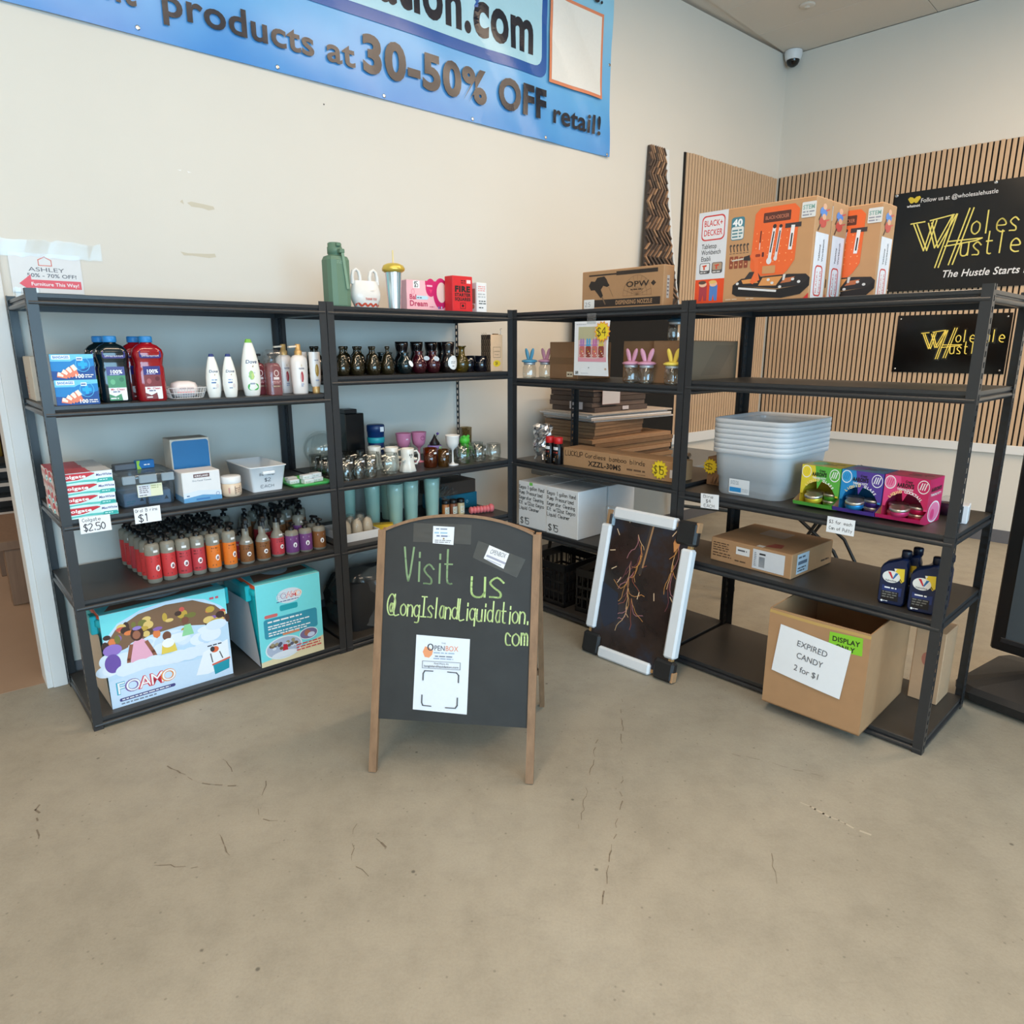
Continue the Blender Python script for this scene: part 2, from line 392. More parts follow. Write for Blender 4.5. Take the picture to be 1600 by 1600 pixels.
def concrete(nt, N, L, b):
    tc = N.new('ShaderNodeTexCoord'); v = tc.outputs['Object']
    base = _ramp(N, L, _noise(N, L, v, .9, 5), [(.3, lin((149, 142, 127))), (.5, lin((159, 152, 137))), (.72, lin((167, 161, 147)))])
    mott = _ramp(N, L, _noise(N, L, v, 7, 6, .7), [(.3, g_(.86)), (.55, g_(1)), (.75, g_(1.05))])
    fine = _ramp(N, L, _noise(N, L, v, 120, 3, .7), [(.3, g_(.93)), (.6, g_(1.02))])
    c = _mul(N, L, _mul(N, L, base, mott), fine)
    vo = N.new('ShaderNodeTexVoronoi'); vo.inputs['Scale'].default_value = 5; L.new(v, vo.inputs['Vector'])       # specks
    vo2 = N.new('ShaderNodeTexVoronoi'); vo2.inputs['Scale'].default_value = 19; L.new(v, vo2.inputs['Vector'])
    c = _mul(N, L, c, _ramp(N, L, vo.outputs['Distance'], [(.022, g_(.42)), (.04, g_(1))]))
    c = _mul(N, L, c, _ramp(N, L, vo2.outputs['Distance'], [(.05, g_(.62)), (.09, g_(1))]), .8)
    mp = N.new('ShaderNodeMapping'); mp.inputs['Scale'].default_value = (1.3, 14, 1); mp.inputs['Rotation'].default_value = (0, 0, .9); L.new(v, mp.inputs[0])
    sc = _ramp(N, L, _noise(N, L, mp.outputs[0], 4, 6, .75), [(.30, g_(.70)), (.37, g_(1))])                       # scratches
    c = _mul(N, L, c, sc, .55)
    pit = _ramp(N, L, _noise(N, L, v, 26, 8, .8), [(.31, g_(.5)), (.36, g_(1))]); c = _mul(N, L, c, pit, .7)
    L.new(c, b.inputs['Base Color']); b.inputs['Roughness'].default_value = .62
    bp = N.new('ShaderNodeBump'); bp.inputs['Strength'].default_value = .12; bp.inputs['Distance'].default_value = .01; L.new(_noise(N, L, v, 60, 5), bp.inputs['Height']); L.new(bp.outputs[0], b.inputs['Normal'])
CONC = tex_mat('concrete_floor', concrete)
def paint(c):
    def f(nt, N, L, b):
        tc = N.new('ShaderNodeTexCoord'); v = tc.outputs['Object']
        r = _ramp(N, L, _noise(N, L, v, .8, 3), [(.3, lin(tuple(q-4 for q in c))), (.7, lin(c))])
        L.new(r, b.inputs['Base Color']); b.inputs['Roughness'].default_value = .7
        bp = N.new('ShaderNodeBump'); bp.inputs['Strength'].default_value = .06; bp.inputs['Distance'].default_value = .005; L.new(_noise(N, L, v, 220, 2), bp.inputs['Height']); L.new(bp.outputs[0], b.inputs['Normal'])
    return f
WALLM = tex_mat('wall_paint', paint((222, 217, 207)))
TRIMM = tex_mat('white_trim_paint', paint((228, 229, 228)))
CEILM = tex_mat('ceiling_board', paint((214, 206, 194)))
def wood(c1, c2, sc=3):
    def f(nt, N, L, b):
        tc = N.new('ShaderNodeTexCoord'); mp = N.new('ShaderNodeMapping'); mp.inputs['Scale'].default_value = (14, 14, .9); L.new(tc.outputs['Object'], mp.inputs[0])
        L.new(_ramp(N, L, _noise(N, L, mp.outputs[0], sc, 5, .65), [(.3, lin(c1)), (.7, lin(c2))]), b.inputs['Base Color']); b.inputs['Roughness'].default_value = .55
    return f
SLATM = tex_mat('oak_slat', wood((196, 162, 128), (214, 183, 150)))
FRAMEW = tex_mat('stained_wood', wood((126, 96, 70), (150, 116, 86)))
BROWNW = tex_mat('brown_wood', wood((120, 92, 70), (138, 108, 84)))
FELT = mat('black_felt', (24, 23, 22), .95)
BASEB = mat('grey_vinyl', (104, 104, 108), .5)
st = lambda o: tag(o, kind='structure')
b = MB(); P = [ML @ Vector(q) for q in ((-5, 0.06, 0), (6.26, .06, 0), (11, -8.6, 0), (-5, -8.6, 0))]
b.add([tuple(p) for p in P]+[(p[0], p[1], -.1) for p in P], [(0, 3, 2, 1), (4, 5, 6, 7), (0, 1, 5, 4), (1, 2, 6, 5), (2, 3, 7, 6), (3, 0, 4, 7)], CONC)
FLOOR = st(b.build('floor'))
# scuffs, cracks and pale patches worn into the slab
sc = MB(); SC = mat('scuff_mark', (118, 107, 92), .7); SC2 = mat('pale_scrape', (180, 170, 153), .7)
def scuff(pts, w, m, jit=.006):
    q = []
    for a, c in zip(pts[:-1], pts[1:]):
        n = max(2, int(math.hypot(c[0]-a[0], c[1]-a[1])/.025))
        for i in range(n): q.append((a[0]+(c[0]-a[0])*i/n+random.uniform(-jit, jit), a[1]+(c[1]-a[1])*i/n+random.uniform(-jit, jit)))
    q.append(pts[-1])
    for a, c in zip(q[:-1], q[1:]):
        if random.random() < .3: continue
        v, f = _ribbon([a, c], w*random.uniform(.2, .75)); sc.add([(x, y, .0006) for x, y in v], f, m)
for pts, w, m in (([(.52, 2.95), (.40, 2.2), (.27, 1.72)], .006, SC), ([(.36, 2.6), (.23, 2.05)], .005, SC), ([(-1.36, 2.41), (-1.18, 2.30), (-1.02, 2.28)], .008, SC), ([(-1.0, 2.02), (-.89, 1.88)], .007, SC),
                  ([(-1.15, 1.88), (-.9, 1.86)], .006, SC), ([(-.94, 2.32), (-.90, 2.1), (-.8, 2.08)], .006, SC), ([(1.02, 2.22), (1.22, 2.02)], .014, SC2), ([(-1.2, 2.5), (-1.08, 2.36)], .006, SC),
                  ([(-.5, 2.05), (-.42, 1.96)], .01, SC), ([(.86, 1.98), (.82, 1.8)], .004, SC), ([(-1.72, 2.17), (-1.6, 2.0)], .012, SC), ([(.9, 2.5), (1.3, 2.3)], .004, SC), ([(-.55, 2.1), (-.52, 1.9), (-.45, 1.83)], .004, SC)):
    scuff(pts, w, m)
sc.build('floor_scuff', FLOOR)
# left wall: doorway at its left end, solid to the corner
b = MB(); b.box(-.06, 6.254, 0, .14, 0, CEIL, WALLM); WL = st(b.build('wall_left', M=ML))
st(MB().box(-2.6, -.06, 0, .14, 2.35, CEIL, WALLM).build('wall_lintel', M=ML)); st(MB().box(-5, -2.6, 0, .14, 0, CEIL, WALLM).build('wall_far_left', M=ML))
st(MB().box(0, 9.5, 0, .14, 0, CEIL, WALLM).build('wall_right', M=MR))
WR = [o for o in COL.objects if o.name == 'wall_right'][0]
st(MB().box(-5.14, -5, -8.6, 0, 0, CEIL, WALLM).build('wall_side', M=ML))
# shop front behind the camera, with its window openings
b = MB(); b.box(-5, -3.8, -8.6, -8.46, 0, CEIL, WALLM).box(2.6, 11, -8.6, -8.46, 0, CEIL, WALLM).box(-3.8, 2.6, -8.6, -8.46, 3.05, CEIL, WALLM).box(-3.8, 2.6, -8.6, -8.46, 0, .45, WALLM)
st(b.build('wall_front', M=ML))
b = MB()
for i in range(6): b.box(-3.8+i*1.28-.03, -3.8+i*1.28+.03, -8.58, -8.48, .45, 3.05, BLACKP)
wi = st(b.build('window_1', M=ML)); MB().box(-3.8, 2.6, -8.535, -8.53, .45, 3.05, CLEAR).build('pane', wi)
# ceiling with its boards
b = MB(); P = [ML @ Vector(q) for q in ((-5.1, .14, 0), (6.4, .14, 0), (11.1, -8.7, 0), (-5.1, -8.7, 0))]
b.add([(p[0], p[1], CEIL+.02) for p in P]+[(p[0], p[1], CEIL+.1) for p in P], [(0, 1, 2, 3), (4, 7, 6, 5), (0, 4, 5, 1), (1, 5, 6, 2), (2, 6, 7, 3), (3, 7, 4, 0)], CEILM)
CE = st(b.build('ceiling')); tl = MB().cbox(-.6075, .6075, -.3035, .3035, 0, .016, CEILM, .002).mesh('ceiling_board')
for i in range(7):
    for j in range(7):
        if (i, j) in ((0, 0),): pass
        q = MR @ Vector((.61+i*1.22, -.305-j*.61, 0))
        l_ = ML.inverted() @ q
        if l_[1] < -.01-.6 or i+j < 14:
            o = obj('ceiling_board', tl, CE, frame(q[0], q[1], math.radians(-44.5), CEIL+.004)); o.scale = (1, 1, 1)
# door jamb, baseboards, ledge under the slats
b = MB(); b.cbox(-.06, 0, -.03, 0, 0, 2.42, TRIMM, .002).cbox(-.085, -.06, -.022, .16, 0, 2.35, TRIMM, .002); st(b.build('trim_1', M=ML))
st(MB().box(0, 3.9, -.008, 0, 0, .10, BASEB).box(4.2, 6.2, -.008, 0, 0, .1, BASEB).build('baseboard_left', M=ML)); st(MB().box(.02, 6, -.008, 0, 0, .11, BASEB).build('baseboard_right', M=MR))
st(MB().cbox(.0, 6, -.03, 0, .755, .828, TRIMM, .003).build('trim_2', M=MR)); st(MB().cbox(4.76, 6.2, -.03, 0, .755, .845, TRIMM, .003).build('trim_3', M=ML))
# slatted oak panels on both walls
def slats(nm, M, x0, x1, z0, z1, parent_kind):
    bk = st(MB().box(x0-.012, x1, -.012, 0, z0, z1, FELT).build(nm, M=M)); me = MB().cbox(-.0135, .0135, -.011, 0, z0, z1, SLATM, .001).mesh('slat'); n = int((x1-x0)/.04)
    for i in range(n):
        o = obj('slat', me, bk, Matrix.Translation((x0+.02+i*.04+(.002 if i % 15 == 14 else 0), -.012, random.uniform(-.003, .003))))
slats('trim_4', ML, 4.77, 6.21, .845, 3.18, 0)
slats('trim_5', MR, .03, 3.03, .828, 3.19, 0)
# worn patches and nail hole on the banner wall
pw = (205, 196, 176)
art('paint_patch', WL, [('p', [(.767, 2.306), (.78, 2.318), (.785, 2.296)], pw), ('p', [(.80, 2.305), (.82, 2.313), (.88, 2.308), (.925, 2.303), (.93, 2.29), (.90, 2.282), (.87, 2.289), (.82, 2.29)], pw),
 ('p', [(.745, 2.075), (.78, 2.07), (.87, 2.074), (.91, 2.078), (.915, 2.062), (.88, 2.055), (.80, 2.06), (.76, 2.058)], pw), ('e', 1.56, 2.893, .004, .004, (80, 75, 70)),
 ('p', [(.77, 2.45), (.79, 2.453), (.785, 2.446)], (238, 236, 232)), ('p', [(.815, 2.452), (.835, 2.447), (.82, 2.443)], (238, 236, 232))], 1, 1, plane_map((0, -.0003, 0), (1, 0, 0), (0, 0, 1)), .7)
# room beyond the doorway
VIN = mat('brown_vinyl_floor', (160, 132, 108), .5, 0, .08, 3)
st(MB().box(-5, 3, .06, 6.5, -.1, .002, VIN).build('floor_2', M=ML)); st(MB().box(-5, 3, 6.5, 6.6, 0, 3.1, WALLM).build('wall_back', M=ML)); st(MB().box(-5, 3, .14, 6.6, 3.05, 3.15, CEILM).build('ceiling_2', M=ML))
st(MB().box(-5.1, -5, .14, 6.6, 0, 3.1, WALLM).build('wall_far_side', M=ML)); st(MB().box(3, 3.1, .14, 6.6, 0, 3.1, WALLM).build('wall_near_side', M=ML))
t = thing('coffee_table', 'brown wooden coffee table seen through the doorway at left', 'table', ML @ Matrix.Translation((.62, 1.85, .0025)))
MB().cbox(-.75, .75, -.45, .45, .37, .43, BROWNW, .004).build('tabletop', t)
for x in (-.66, .66):
    for y in (-.38, .38): MB().cbox(x-.05, x+.05, y-.05, y+.05, 0, .37, BROWNW).build('leg', t)
t = thing('drawer_cabinet', 'black drawer cabinet with pale labels beyond the doorway', 'cabinet', ML @ Matrix.Translation((-.05, 3.6, .0025)))
MB().cbox(-.35, .35, -.22, .22, 0, .66, BLACKM).build('cabinet_body', t)
for i in range(5):
    d = MB().cbox(-.33, .33, -.235, -.22, .03+i*.125, .14+i*.125, BLACKP).build('drawer', t); MB().box(-.2, .22, -.2365, -.235, .085+i*.125, .115+i*.125, mat('pale_label', (214, 206, 196), .6)).build('drawer_label', d)
t = thing('sofa', 'brown sofa with mustard cushion beyond the doorway', 'sofa', ML @ Matrix.Translation((-.2, 4.7, .0025)))
SF = mat('brown_fabric', (128, 104, 88), .9, bump=.2); MB().cbox(-.9, .9, -.4, .4, .05, .5, SF, .04).build('seat', t); MB().cbox(-.9, .9, .2, .45, .5, .92, SF, .05).build('backrest', t)
MB().cbox(-.5, .4, .02, .2, .5, .95, mat('mustard_fabric', (188, 160, 70), .9, bump=.2), .05).build('cushion', t)
# security camera and ceiling disc
t = thing('security_camera', 'white dome security camera in the ceiling corner', 'camera', frame(2.565, 7.06, math.radians(-2), CEIL))
MB().lathe([(.075, 0), (.078, -.02), (.07, -.06), (.062, -.075)], WHITEP, 20).build('camera_housing', t); MB().lathe([(.058, -.07), (.055, -.09), (.043, -.112), (.022, -.126), (.001, -.13)], mat('dark_glass', (12, 14, 18), .08), 20).build('lens_dome', t)
t = thing('smoke_detector', 'small flush disc on the ceiling near the corner', 'detector', frame(2.33, 6.2, 0, CEIL+.004))
MB().lathe([(.06, 0), (.06, -.006), (.05, -.012), (.001, -.013)], CEILM, 20).build('detector_body', t); MB().lathe([(.022, -.012), (.02, -.02), (.001, -.021)], CEILM, 14).build('sensor', t)
# ---- banner on the left wall
BLUE = (86, 158, 226)
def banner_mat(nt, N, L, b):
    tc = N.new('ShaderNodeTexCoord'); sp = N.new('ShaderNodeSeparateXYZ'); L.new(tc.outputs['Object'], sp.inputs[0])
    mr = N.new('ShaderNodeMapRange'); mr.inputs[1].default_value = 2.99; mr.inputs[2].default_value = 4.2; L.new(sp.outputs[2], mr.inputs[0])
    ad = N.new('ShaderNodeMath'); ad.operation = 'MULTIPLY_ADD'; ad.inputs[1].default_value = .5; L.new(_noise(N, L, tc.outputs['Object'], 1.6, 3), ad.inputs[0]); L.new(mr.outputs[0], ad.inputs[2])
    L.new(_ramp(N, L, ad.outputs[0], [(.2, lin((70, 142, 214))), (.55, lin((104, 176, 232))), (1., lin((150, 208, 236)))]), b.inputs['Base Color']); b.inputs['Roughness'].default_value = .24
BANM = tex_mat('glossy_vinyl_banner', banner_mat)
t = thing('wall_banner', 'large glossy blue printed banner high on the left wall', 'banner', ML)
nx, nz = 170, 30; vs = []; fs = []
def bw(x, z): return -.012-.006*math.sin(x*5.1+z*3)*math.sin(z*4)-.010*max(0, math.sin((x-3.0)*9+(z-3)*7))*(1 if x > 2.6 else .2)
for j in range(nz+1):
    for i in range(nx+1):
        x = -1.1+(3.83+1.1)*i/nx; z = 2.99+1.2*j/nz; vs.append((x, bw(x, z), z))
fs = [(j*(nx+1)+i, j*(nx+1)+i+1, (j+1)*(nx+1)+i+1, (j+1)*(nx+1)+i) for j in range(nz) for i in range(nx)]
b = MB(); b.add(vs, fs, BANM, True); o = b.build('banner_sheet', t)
BT = (26, 32, 46)
def fine(f, m): f.fine = m; return f
art('banner_print', t, [('rr', -.9, 3.365, 3.18, 4.05, (38, 92, 168), .06), ('rr', -.9, 3.425, 3.135, 4.08, (176, 220, 236), .06), ('t', 'LongIslandLiquidation.com', 3.075, 3.49, .245, BT, {'al': 'r', 'b': .035, 'sx': .74}),
 ('t', 'nt', .665, 3.105, .115, BT, {'al': 'r', 'b': .02, 'sx': .9}), ('t', 'products', .765, 3.105, .115, BT, {'al': 'l', 'b': .02, 'fit': .755}), ('t', 'at', 1.58, 3.105, .115, BT, {'al': 'l', 'b': .02, 'fit': .17}),
 ('t', '30-50%', 1.79, 3.108, .172, BT, {'al': 'l', 'b': .04, 'fit': .885}), ('t', 'OFF', 2.765, 3.12, .165, BT, {'al': 'l', 'b': .04, 'fit': .42}), ('t', 'retail!', 3.235, 3.115, .115, BT, {'al': 'l', 'b': .02, 'fit': .49}),
 ('t', 'here!', 3.71, 3.945, .085, BT, {'al': 'r', 'b': .02, 'it': .2}), ('r', 3.195, 3.35, 3.72, 3.885, (226, 140, 104)), ('r', 3.215, 3.37, 3.70, 3.865, (238, 236, 230))], 1, 1, fine(lambda x, y, f: Vector((x, bw(x, y)-.004-f*16, y)), .045), .24)
for k, z in ((.04, 3.025), (.66, 3.022), (1.307, 3.011), (1.928, 3.007), (2.559, 3.007), (3.179, 3.009), (3.802, 3.003), (3.816, 3.6)):
    MB().lathe([(.004, .0), (.009, 0), (.011, .002), (.009, .004), (.004, .003)], CHROME, 10).build('grommet', t, Matrix.Translation((k, bw(k, z)-.0005, z)) @ Matrix.Rotation(PI/2, 4, 'X'))
# ---- furniture sign taped to the wall
t = thing('direction_sign', 'white furniture sign with red arrow taped to the wall by the doorway', 'sign', ML @ Matrix.Translation((.036, -.004, 1.851)))
MB().box(0, .27, -.002, .001, 0, .166, WHITEC).build('sign_board', t); RD = (226, 84, 96); GY = (92, 92, 100)
art('sign_print', t, [('l', [(.40, .70), (.40, .84), (.49, .92), (.58, .84), (.58, .70), (.40, .70)], .022, (216, 120, 100)), ('t', 'ASHLEY', .5, .545, .10, GY, {'fit': .5}), ('t', '50% - 70% OFF!', .57, .40, .09, GY, {'fit': .7, 'b': .012}),
 ('p', [(.10, .22), (.27, .46), (.27, .33), (.97, .33), (.97, .12), (.27, .12), (.27, .01)], RD), ('t', 'Furniture This Way!', .6, .18, .085, W_, {'fit': .68, 'b': .015})], .27, .166, plane_map((0, -.0022, 0), (1, 0, 0), (0, 0, 1)), .4)
TAPE = glassy('clear_tape', (252, 253, 253), .18, .10, (244, 246, 246), .10)
for (x0, x1, z0, z1) in ((-.03, .36, .150, .222), (.0, .1, -.03, .02)):
    b = MB(); n = 14; vs = []
    for i in range(n+1):
        x = x0+(x1-x0)*i/n; vs += [(x, -.0035-random.random()*.002, z0+random.uniform(-.006, .006)), (x, -.0035-random.random()*.003, z1+random.uniform(-.006, .006))]
    b.add(vs, [(2*i, 2*i+2, 2*i+3, 2*i+1) for i in range(n)], TAPE); b.build('tape_strip', t)
# ---- black banner on the slats
VIN2 = mat('black_vinyl', (15, 15, 17), .3, 0, .1, 6); NEON = mat('yellow_neon', (240, 226, 110), .4, 0, 0, emit=((250, 232, 110), .55)); WHT = (236, 236, 238); YL = (222, 196, 60)
def neon_word(s, ox, oz):
    """the double-line monogram and script; s = height of the tall H"""
    P = []
    def L2(a, b_, g=.085): # doubled stroke
        dx = g; P.append([a, b_]); P.append([(a[0]+dx, a[1]), (b_[0]+dx, b_[1])])
    L2((.02, .86), (.36, .32)); L2((.36, .32), (.52, .90)); L2((.40, .86), (.64, .36)); L2((.64, .36), (1.0, .98), .09)
    P.append([(-.06, .88), (.30, .90)]); P.append([(.44, .91), (1.03, .98)])
    L2((.72, -.04), (1.02, .98), .09); L2((1.06, .0), (1.40, 1.06), .10); P += [[(.90, .37), (1.66, .43)], [(1.66, .43), (1.80, .47)], [(1.80, .47), (.96, .46)]]
    H = lambda txt, x, y, sz: [[(x+(i_*.30)+int(q[0])*.045*sz, y+(int(q[1])-2)*.06*sz) for q in pl.split()] for i_, ch in enumerate(txt) for pl in HW[ch].split('/')]
    P += H('olesale', 1.52, .56, 1.0); P += H('ustle', 1.32, .16, 1.0)
    return [[(ox+x*s*.72, oz+y*s) for x, y in _smooth(p, 6)] for p in P]
t = thing('vinyl_banner', 'black vinyl banner with yellow neon-style lettering hung on the slats', 'banner', MR)
nx, nz = 110, 36; x0, x1, z0, z1 = 1.075, 3.0, 2.09, 2.895
def b2(x, z): return -.034-.006*math.sin((x-1)*4+(z-2)*5)-.008*max(0, math.sin((x-1.1)*6-(z-2.9)*4))*max(0, min(1, (x1-x)))
vs = [(x0+(x1-x0)*i/nx, b2(x0+(x1-x0)*i/nx, z0+(z1-z0)*j/nz), z0+(z1-z0)*j/nz) for j in range(nz+1) for i in range(nx+1)]
fs = [(j*(nx+1)+i, j*(nx+1)+i+1, (j+1)*(nx+1)+i+1, (j+1)*(nx+1)+i) for j in range(nz) for i in range(nx)]
b = MB(); b.add(vs, fs, VIN2, True); b.build('banner_sheet', t)
yn = (238, 224, 120)
it = [('l', p, .010, yn) for p in neon_word(.40, 1.25, 2.285)]
it += [('p', [(1.185, 2.84), (1.2, 2.855), (1.22, 2.85), (1.235, 2.838), (1.25, 2.852), (1.275, 2.855), (1.285, 2.84), (1.262, 2.805), (1.248, 2.802), (1.236, 2.812), (1.222, 2.802), (1.208, 2.805)], YL), ('t', 'whatnot', 1.235, 2.772, .02, WHT, {'b': .03, 'fit': .10}),
 ('t', 'Follow us at @wholesalehustle', 1.285, 2.80, .032, WHT, {'al': 'l', 'fit': .55, 'b': .005}), ('t', 'The Hustle Starts Here', 1.515, 2.185, .055, WHT, {'al': 'l', 'fit': .72, 'it': .2, 'b': .015})]
art('banner_print', t, it, 1, 1, fine(lambda x, y, f: Vector((x, b2(x, y)-.0025-f*2, y)), .04), .4, eps=.00005)
for x, z in ((1.09, 2.88), (1.808, 2.88), (2.6, 2.88), (1.1, 2.105)):
    MB().lathe([(.004, 0), (.012, 0), (.014, .003), (.012, .005), (.004, .004)], CHROME, 10).build('grommet', t, Matrix.Translation((x, b2(x, z), z)) @ Matrix.Rotation(PI/2, 4, 'X'))
# ---- acrylic neon sign below it
t = thing('neon_sign', 'black acrylic sign with unlit yellow neon script below the vinyl banner', 'sign', MR)
MB().cbox(1.222, 2.06, -.03, -.024, 1.40, 1.885, mat('black_acrylic', (8, 8, 9), .12, 0, .02), .001).build('backing_panel', t)
b = MB(); hl = MB(); HALO = glassy('clear_acrylic', (170, 172, 172), .08, .25, (70, 70, 60), .15)
for p in neon_word(.235, 1.435, 1.525):
    b.tube([(x, -.042, z) for x, z in p], .0042, mat('yellow_neon_tube', (226, 200, 92), .35, 0, .03, emit=((236, 206, 90), .25)), 5)  # unlit tubes given a faint glow in their material
    v, f = _ribbon(p, .034); hl.add([(x, -.036, z) for x, z in v], f, HALO)
b.build('neon_tube', t); hl.build('acrylic_outline', t)
for x in (1.25, 2.03):
    for z in (1.43, 1.855): MB().lathe([(.008, 0), (.008, .012), (.001, .013)], CHROME, 8).build('standoff', t, Matrix.Translation((x, -.03, z)) @ Matrix.Rotation(PI/2, 4, 'X'))
# ---- woven rattan panel leaning by the slats
t = thing('rattan_panel', 'tall dark woven rattan panel leaning on the wall behind the corner shelf', 'panel', ML)
RB = mat('dark_rattan', (66, 58, 54), .7, 0, .2, 30); RS = [mat('rattan_strand_%d' % i, c, .55, 0, .15, 50) for i, c in enumerate(((176, 138, 106), (138, 108, 86), (92, 76, 66)))]
zt, zb = 3.15, 1.91
def rp(u, v):    # u across, v down 0..1
    y = -.028-.05*v; xl = 4.285-.085*v; xr = 4.475+.10*v+.13*v*v
    return (xl+(xr-xl)*u, y, zt+(zb-zt)*v)
b = MB(); L = []
for i in range(9):
    v = i/8; a = rp(0, v); c = rp(1, v); L.append([a, c, (c[0], c[1]+.02, c[2]), (a[0], a[1]+.02, a[2])])
b.loft(L, RB, True, True, False); b.build('panel_core', t)
b = MB(); rows = 24
for r in range(rows):
    for c in range(7):
        v0 = (r+.5)/rows; u0 = (c+.5)/7; dv = .026 if (r//2) % 2 == 0 else -.026
        a = Vector(rp(max(0.01, u0-.075), v0-dv*.8)); d = Vector(rp(min(.99, u0+.075), v0+dv*.8)); off = Vector((0, -.006, 0))
        b.bar(a+off, d+off, .012, .02, RS[random.choice((0, 1, 1, 2, 2))], (0, -1, 0))
tag(b.build('woven_strands', t), kind='stuff')
b = MB()
L = []
for i in range(9):
    v = i/8; c = rp(1, v); w = .045-.038*v; L.append([(c[0]+.004, c[1]-.004, c[2]), (c[0]+.004+w, c[1]-.004, c[2]), (c[0]+.004+w, c[1]+.02, c[2]), (c[0]+.004, c[1]+.02, c[2])])
b.loft(L, TRIMM, True, True, False); b.build('edge_strip', t)
# ================================================================ SHELVING
PROF = [(.003, 0), (.0008, -.0015), (.0005, -.0150), (.006, -.0162), (.0075, -.0222), (.003, -.0240), (-.0012, -.0260), (-.0040, -.0290), (-.0052, -.0325), (-.0052, -.0365), (-.0040, -.0400), (-.001, -.0430), (.004, -.0452), (.022, -.0452), (.022, -.003)]
def beam(length):
    b = MB(); L = [[(x, y, z) for y, z in PROF] for x in (0, length)]
    b.loft(L, STEEL, True, True, False)
    for i in (5, 6, 7, 8, 9, 10, 11): b.sm[i] = True
    return b.mesh('beam')
def post_mesh(sx, sy):
    """angle post: plain flange along the shelf, slotted flange along the depth; sx, sy = +1/-1 direction of the flanges"""
    b = MB(); fw = .037; th = .0022
    for z0, z1 in ((0, .914), (.916, PH)):
        xs = sorted((0, sx*fw)); ys = sorted((0, sy*th)); b.box(xs[0], xs[1], ys[0], ys[1], z0, z1, STEEL)
        # slotted flange built of cells, each around a keyhole slot
        n = 24; dz = (z1-z0)/n; x0, x1 = sorted((0, sx*th))
        def strip(ya, yb, za, zb):
            a, c = sorted((sy*ya, sy*yb)); b.box(x0, x1, a, c, za, zb, STEEL)
        strip(th, .012, z0, z1); strip(.026, fw, z0, z1)
        for i in range(n): strip(.012, .026, z0+i*dz, z0+i*dz+dz*.45)
    xs = sorted((sx*th, sx*(fw-.004))); ys = sorted((sy*th, sy*2*th)); b.box(xs[0], xs[1], ys[0], ys[1], .86, .97, STEEL)
    return b.mesh('post')
PM = {(sx, sy): post_mesh(sx, sy) for sx in (1, -1) for sy in (1, -1)}
LBL = {'A': 'black steel shelf unit nearest the doorway at far left', 'B': 'black steel shelf unit in the corner, second from the doorway', 'C': 'black steel shelf unit right of the corner, with bunny jars', 'D': 'black steel shelf unit at right end holding clear bins and oil'}
for u, (x, y, a, w, tz) in UNITS.items():
    t = thing('shelf_unit', LBL[u], 'shelf', frame(x, y, a), 'five-tier steel shelf units')
    for px, py, sx, sy in ((0, 0, 1, 1), (w, 0, -1, 1), (0, DEP, 1, -1), (w, DEP, -1, -1)):
        obj('post', PM[(sx, sy)], t, Matrix.Translation((px, py, 0)))
    fb = beam(w-.012); sb = beam(DEP-.012)
    dk = MB().cbox(.008, w-.008, .008, DEP-.008, -.014, 0, DECK, .001).mesh('deck')
    for z in tz:
        obj('beam', fb, t, Matrix.Translation((.006, .003, z))); obj('beam', fb, t, Matrix.Translation((w-.006, DEP-.003, z)) @ Matrix.Rotation(PI, 4, 'Z'))
        obj('beam', sb, t, Matrix.Translation((w-.0065, .006, z)) @ Matrix.Rotation(PI/2, 4, 'Z')); obj('beam', sb, t, Matrix.Translation((.0065, DEP-.006, z)) @ Matrix.Rotation(-PI/2, 4, 'Z'))
        obj('deck', dk, t, Matrix.Translation((0, 0, z)))
# ================================================================ UNIT A (far left)
NAVY = (24, 52, 120)
band = [('r', 0, 0, 1, 1, (18, 74, 150)), ('p', [(0, .35), (0, 1), (1, 1), (1, .55), (.5, .3)], (20, 128, 200)), ('p', [(0, .72), (0, 1), (1, 1), (1, .84), (.55, .80), (.45, .72)], (110, 200, 238)), ('r', .04, .80, .46, .97, (232, 242, 250)), ('t', 'BANDAGES', .25, .84, .09, (24, 110, 190), {'fit': .36, 'b': .03}),
 ('ring', .73, .60, .17, .30, .02, (90, 190, 240)), ('rr', .69, .42, .77, .78, (30, 170, 230), .04), ('rr', .62, .53, .84, .67, (30, 170, 230), .04), ('r', .60, .75, .74, .89, (225, 235, 245)), ('lw', .61, .77, .73, .87, 1, (40, 90, 160))]
for i in range(4):
    band += [('l', [(.16+.11*i, .18+.10*i), (.30+.085*i, .14+.02*i)], .17, (232, 128, 96)), ('l', [(.17+.11*i, .22+.10*i), (.22+.105*i, .20+.075*i)], .15, (248, 232, 214))]
band += [('t', '100', .62, .07, .14, W_, {'b': .04}), ('lw', .75, .06, .96, .22, 2, W_)]
for i, (s_, nm) in enumerate(((.1245, 'blue bandage box at bottom of the stack of two beside the left post'), (.1215, 'blue bandage box on top of the stack of two beside the left post'))):
    carton('bandage_box', nm, 'box', on('A', 2, s_, .066, dz=.0985*i), .148, .09, .0975, mat('blue_card', (28, 96, 168), .45), {'front': band, 'top': [('r', 0, 0, 1, 1, (96, 188, 232))], 'left': [('r', 0, 0, 1, 1, (200, 225, 245))]}, 'bandage boxes')
carton('carton', 'plain beige carton behind the left post on the second shelf', 'box', on('A', 2, .085, .42), .13, .2, .185, mat('beige_card', (206, 196, 180), .7), {'left': [('t', 'REFILL', .3, .3, .25, (190, 120, 90), {'rot': PI/2, 'fit': .5})]})
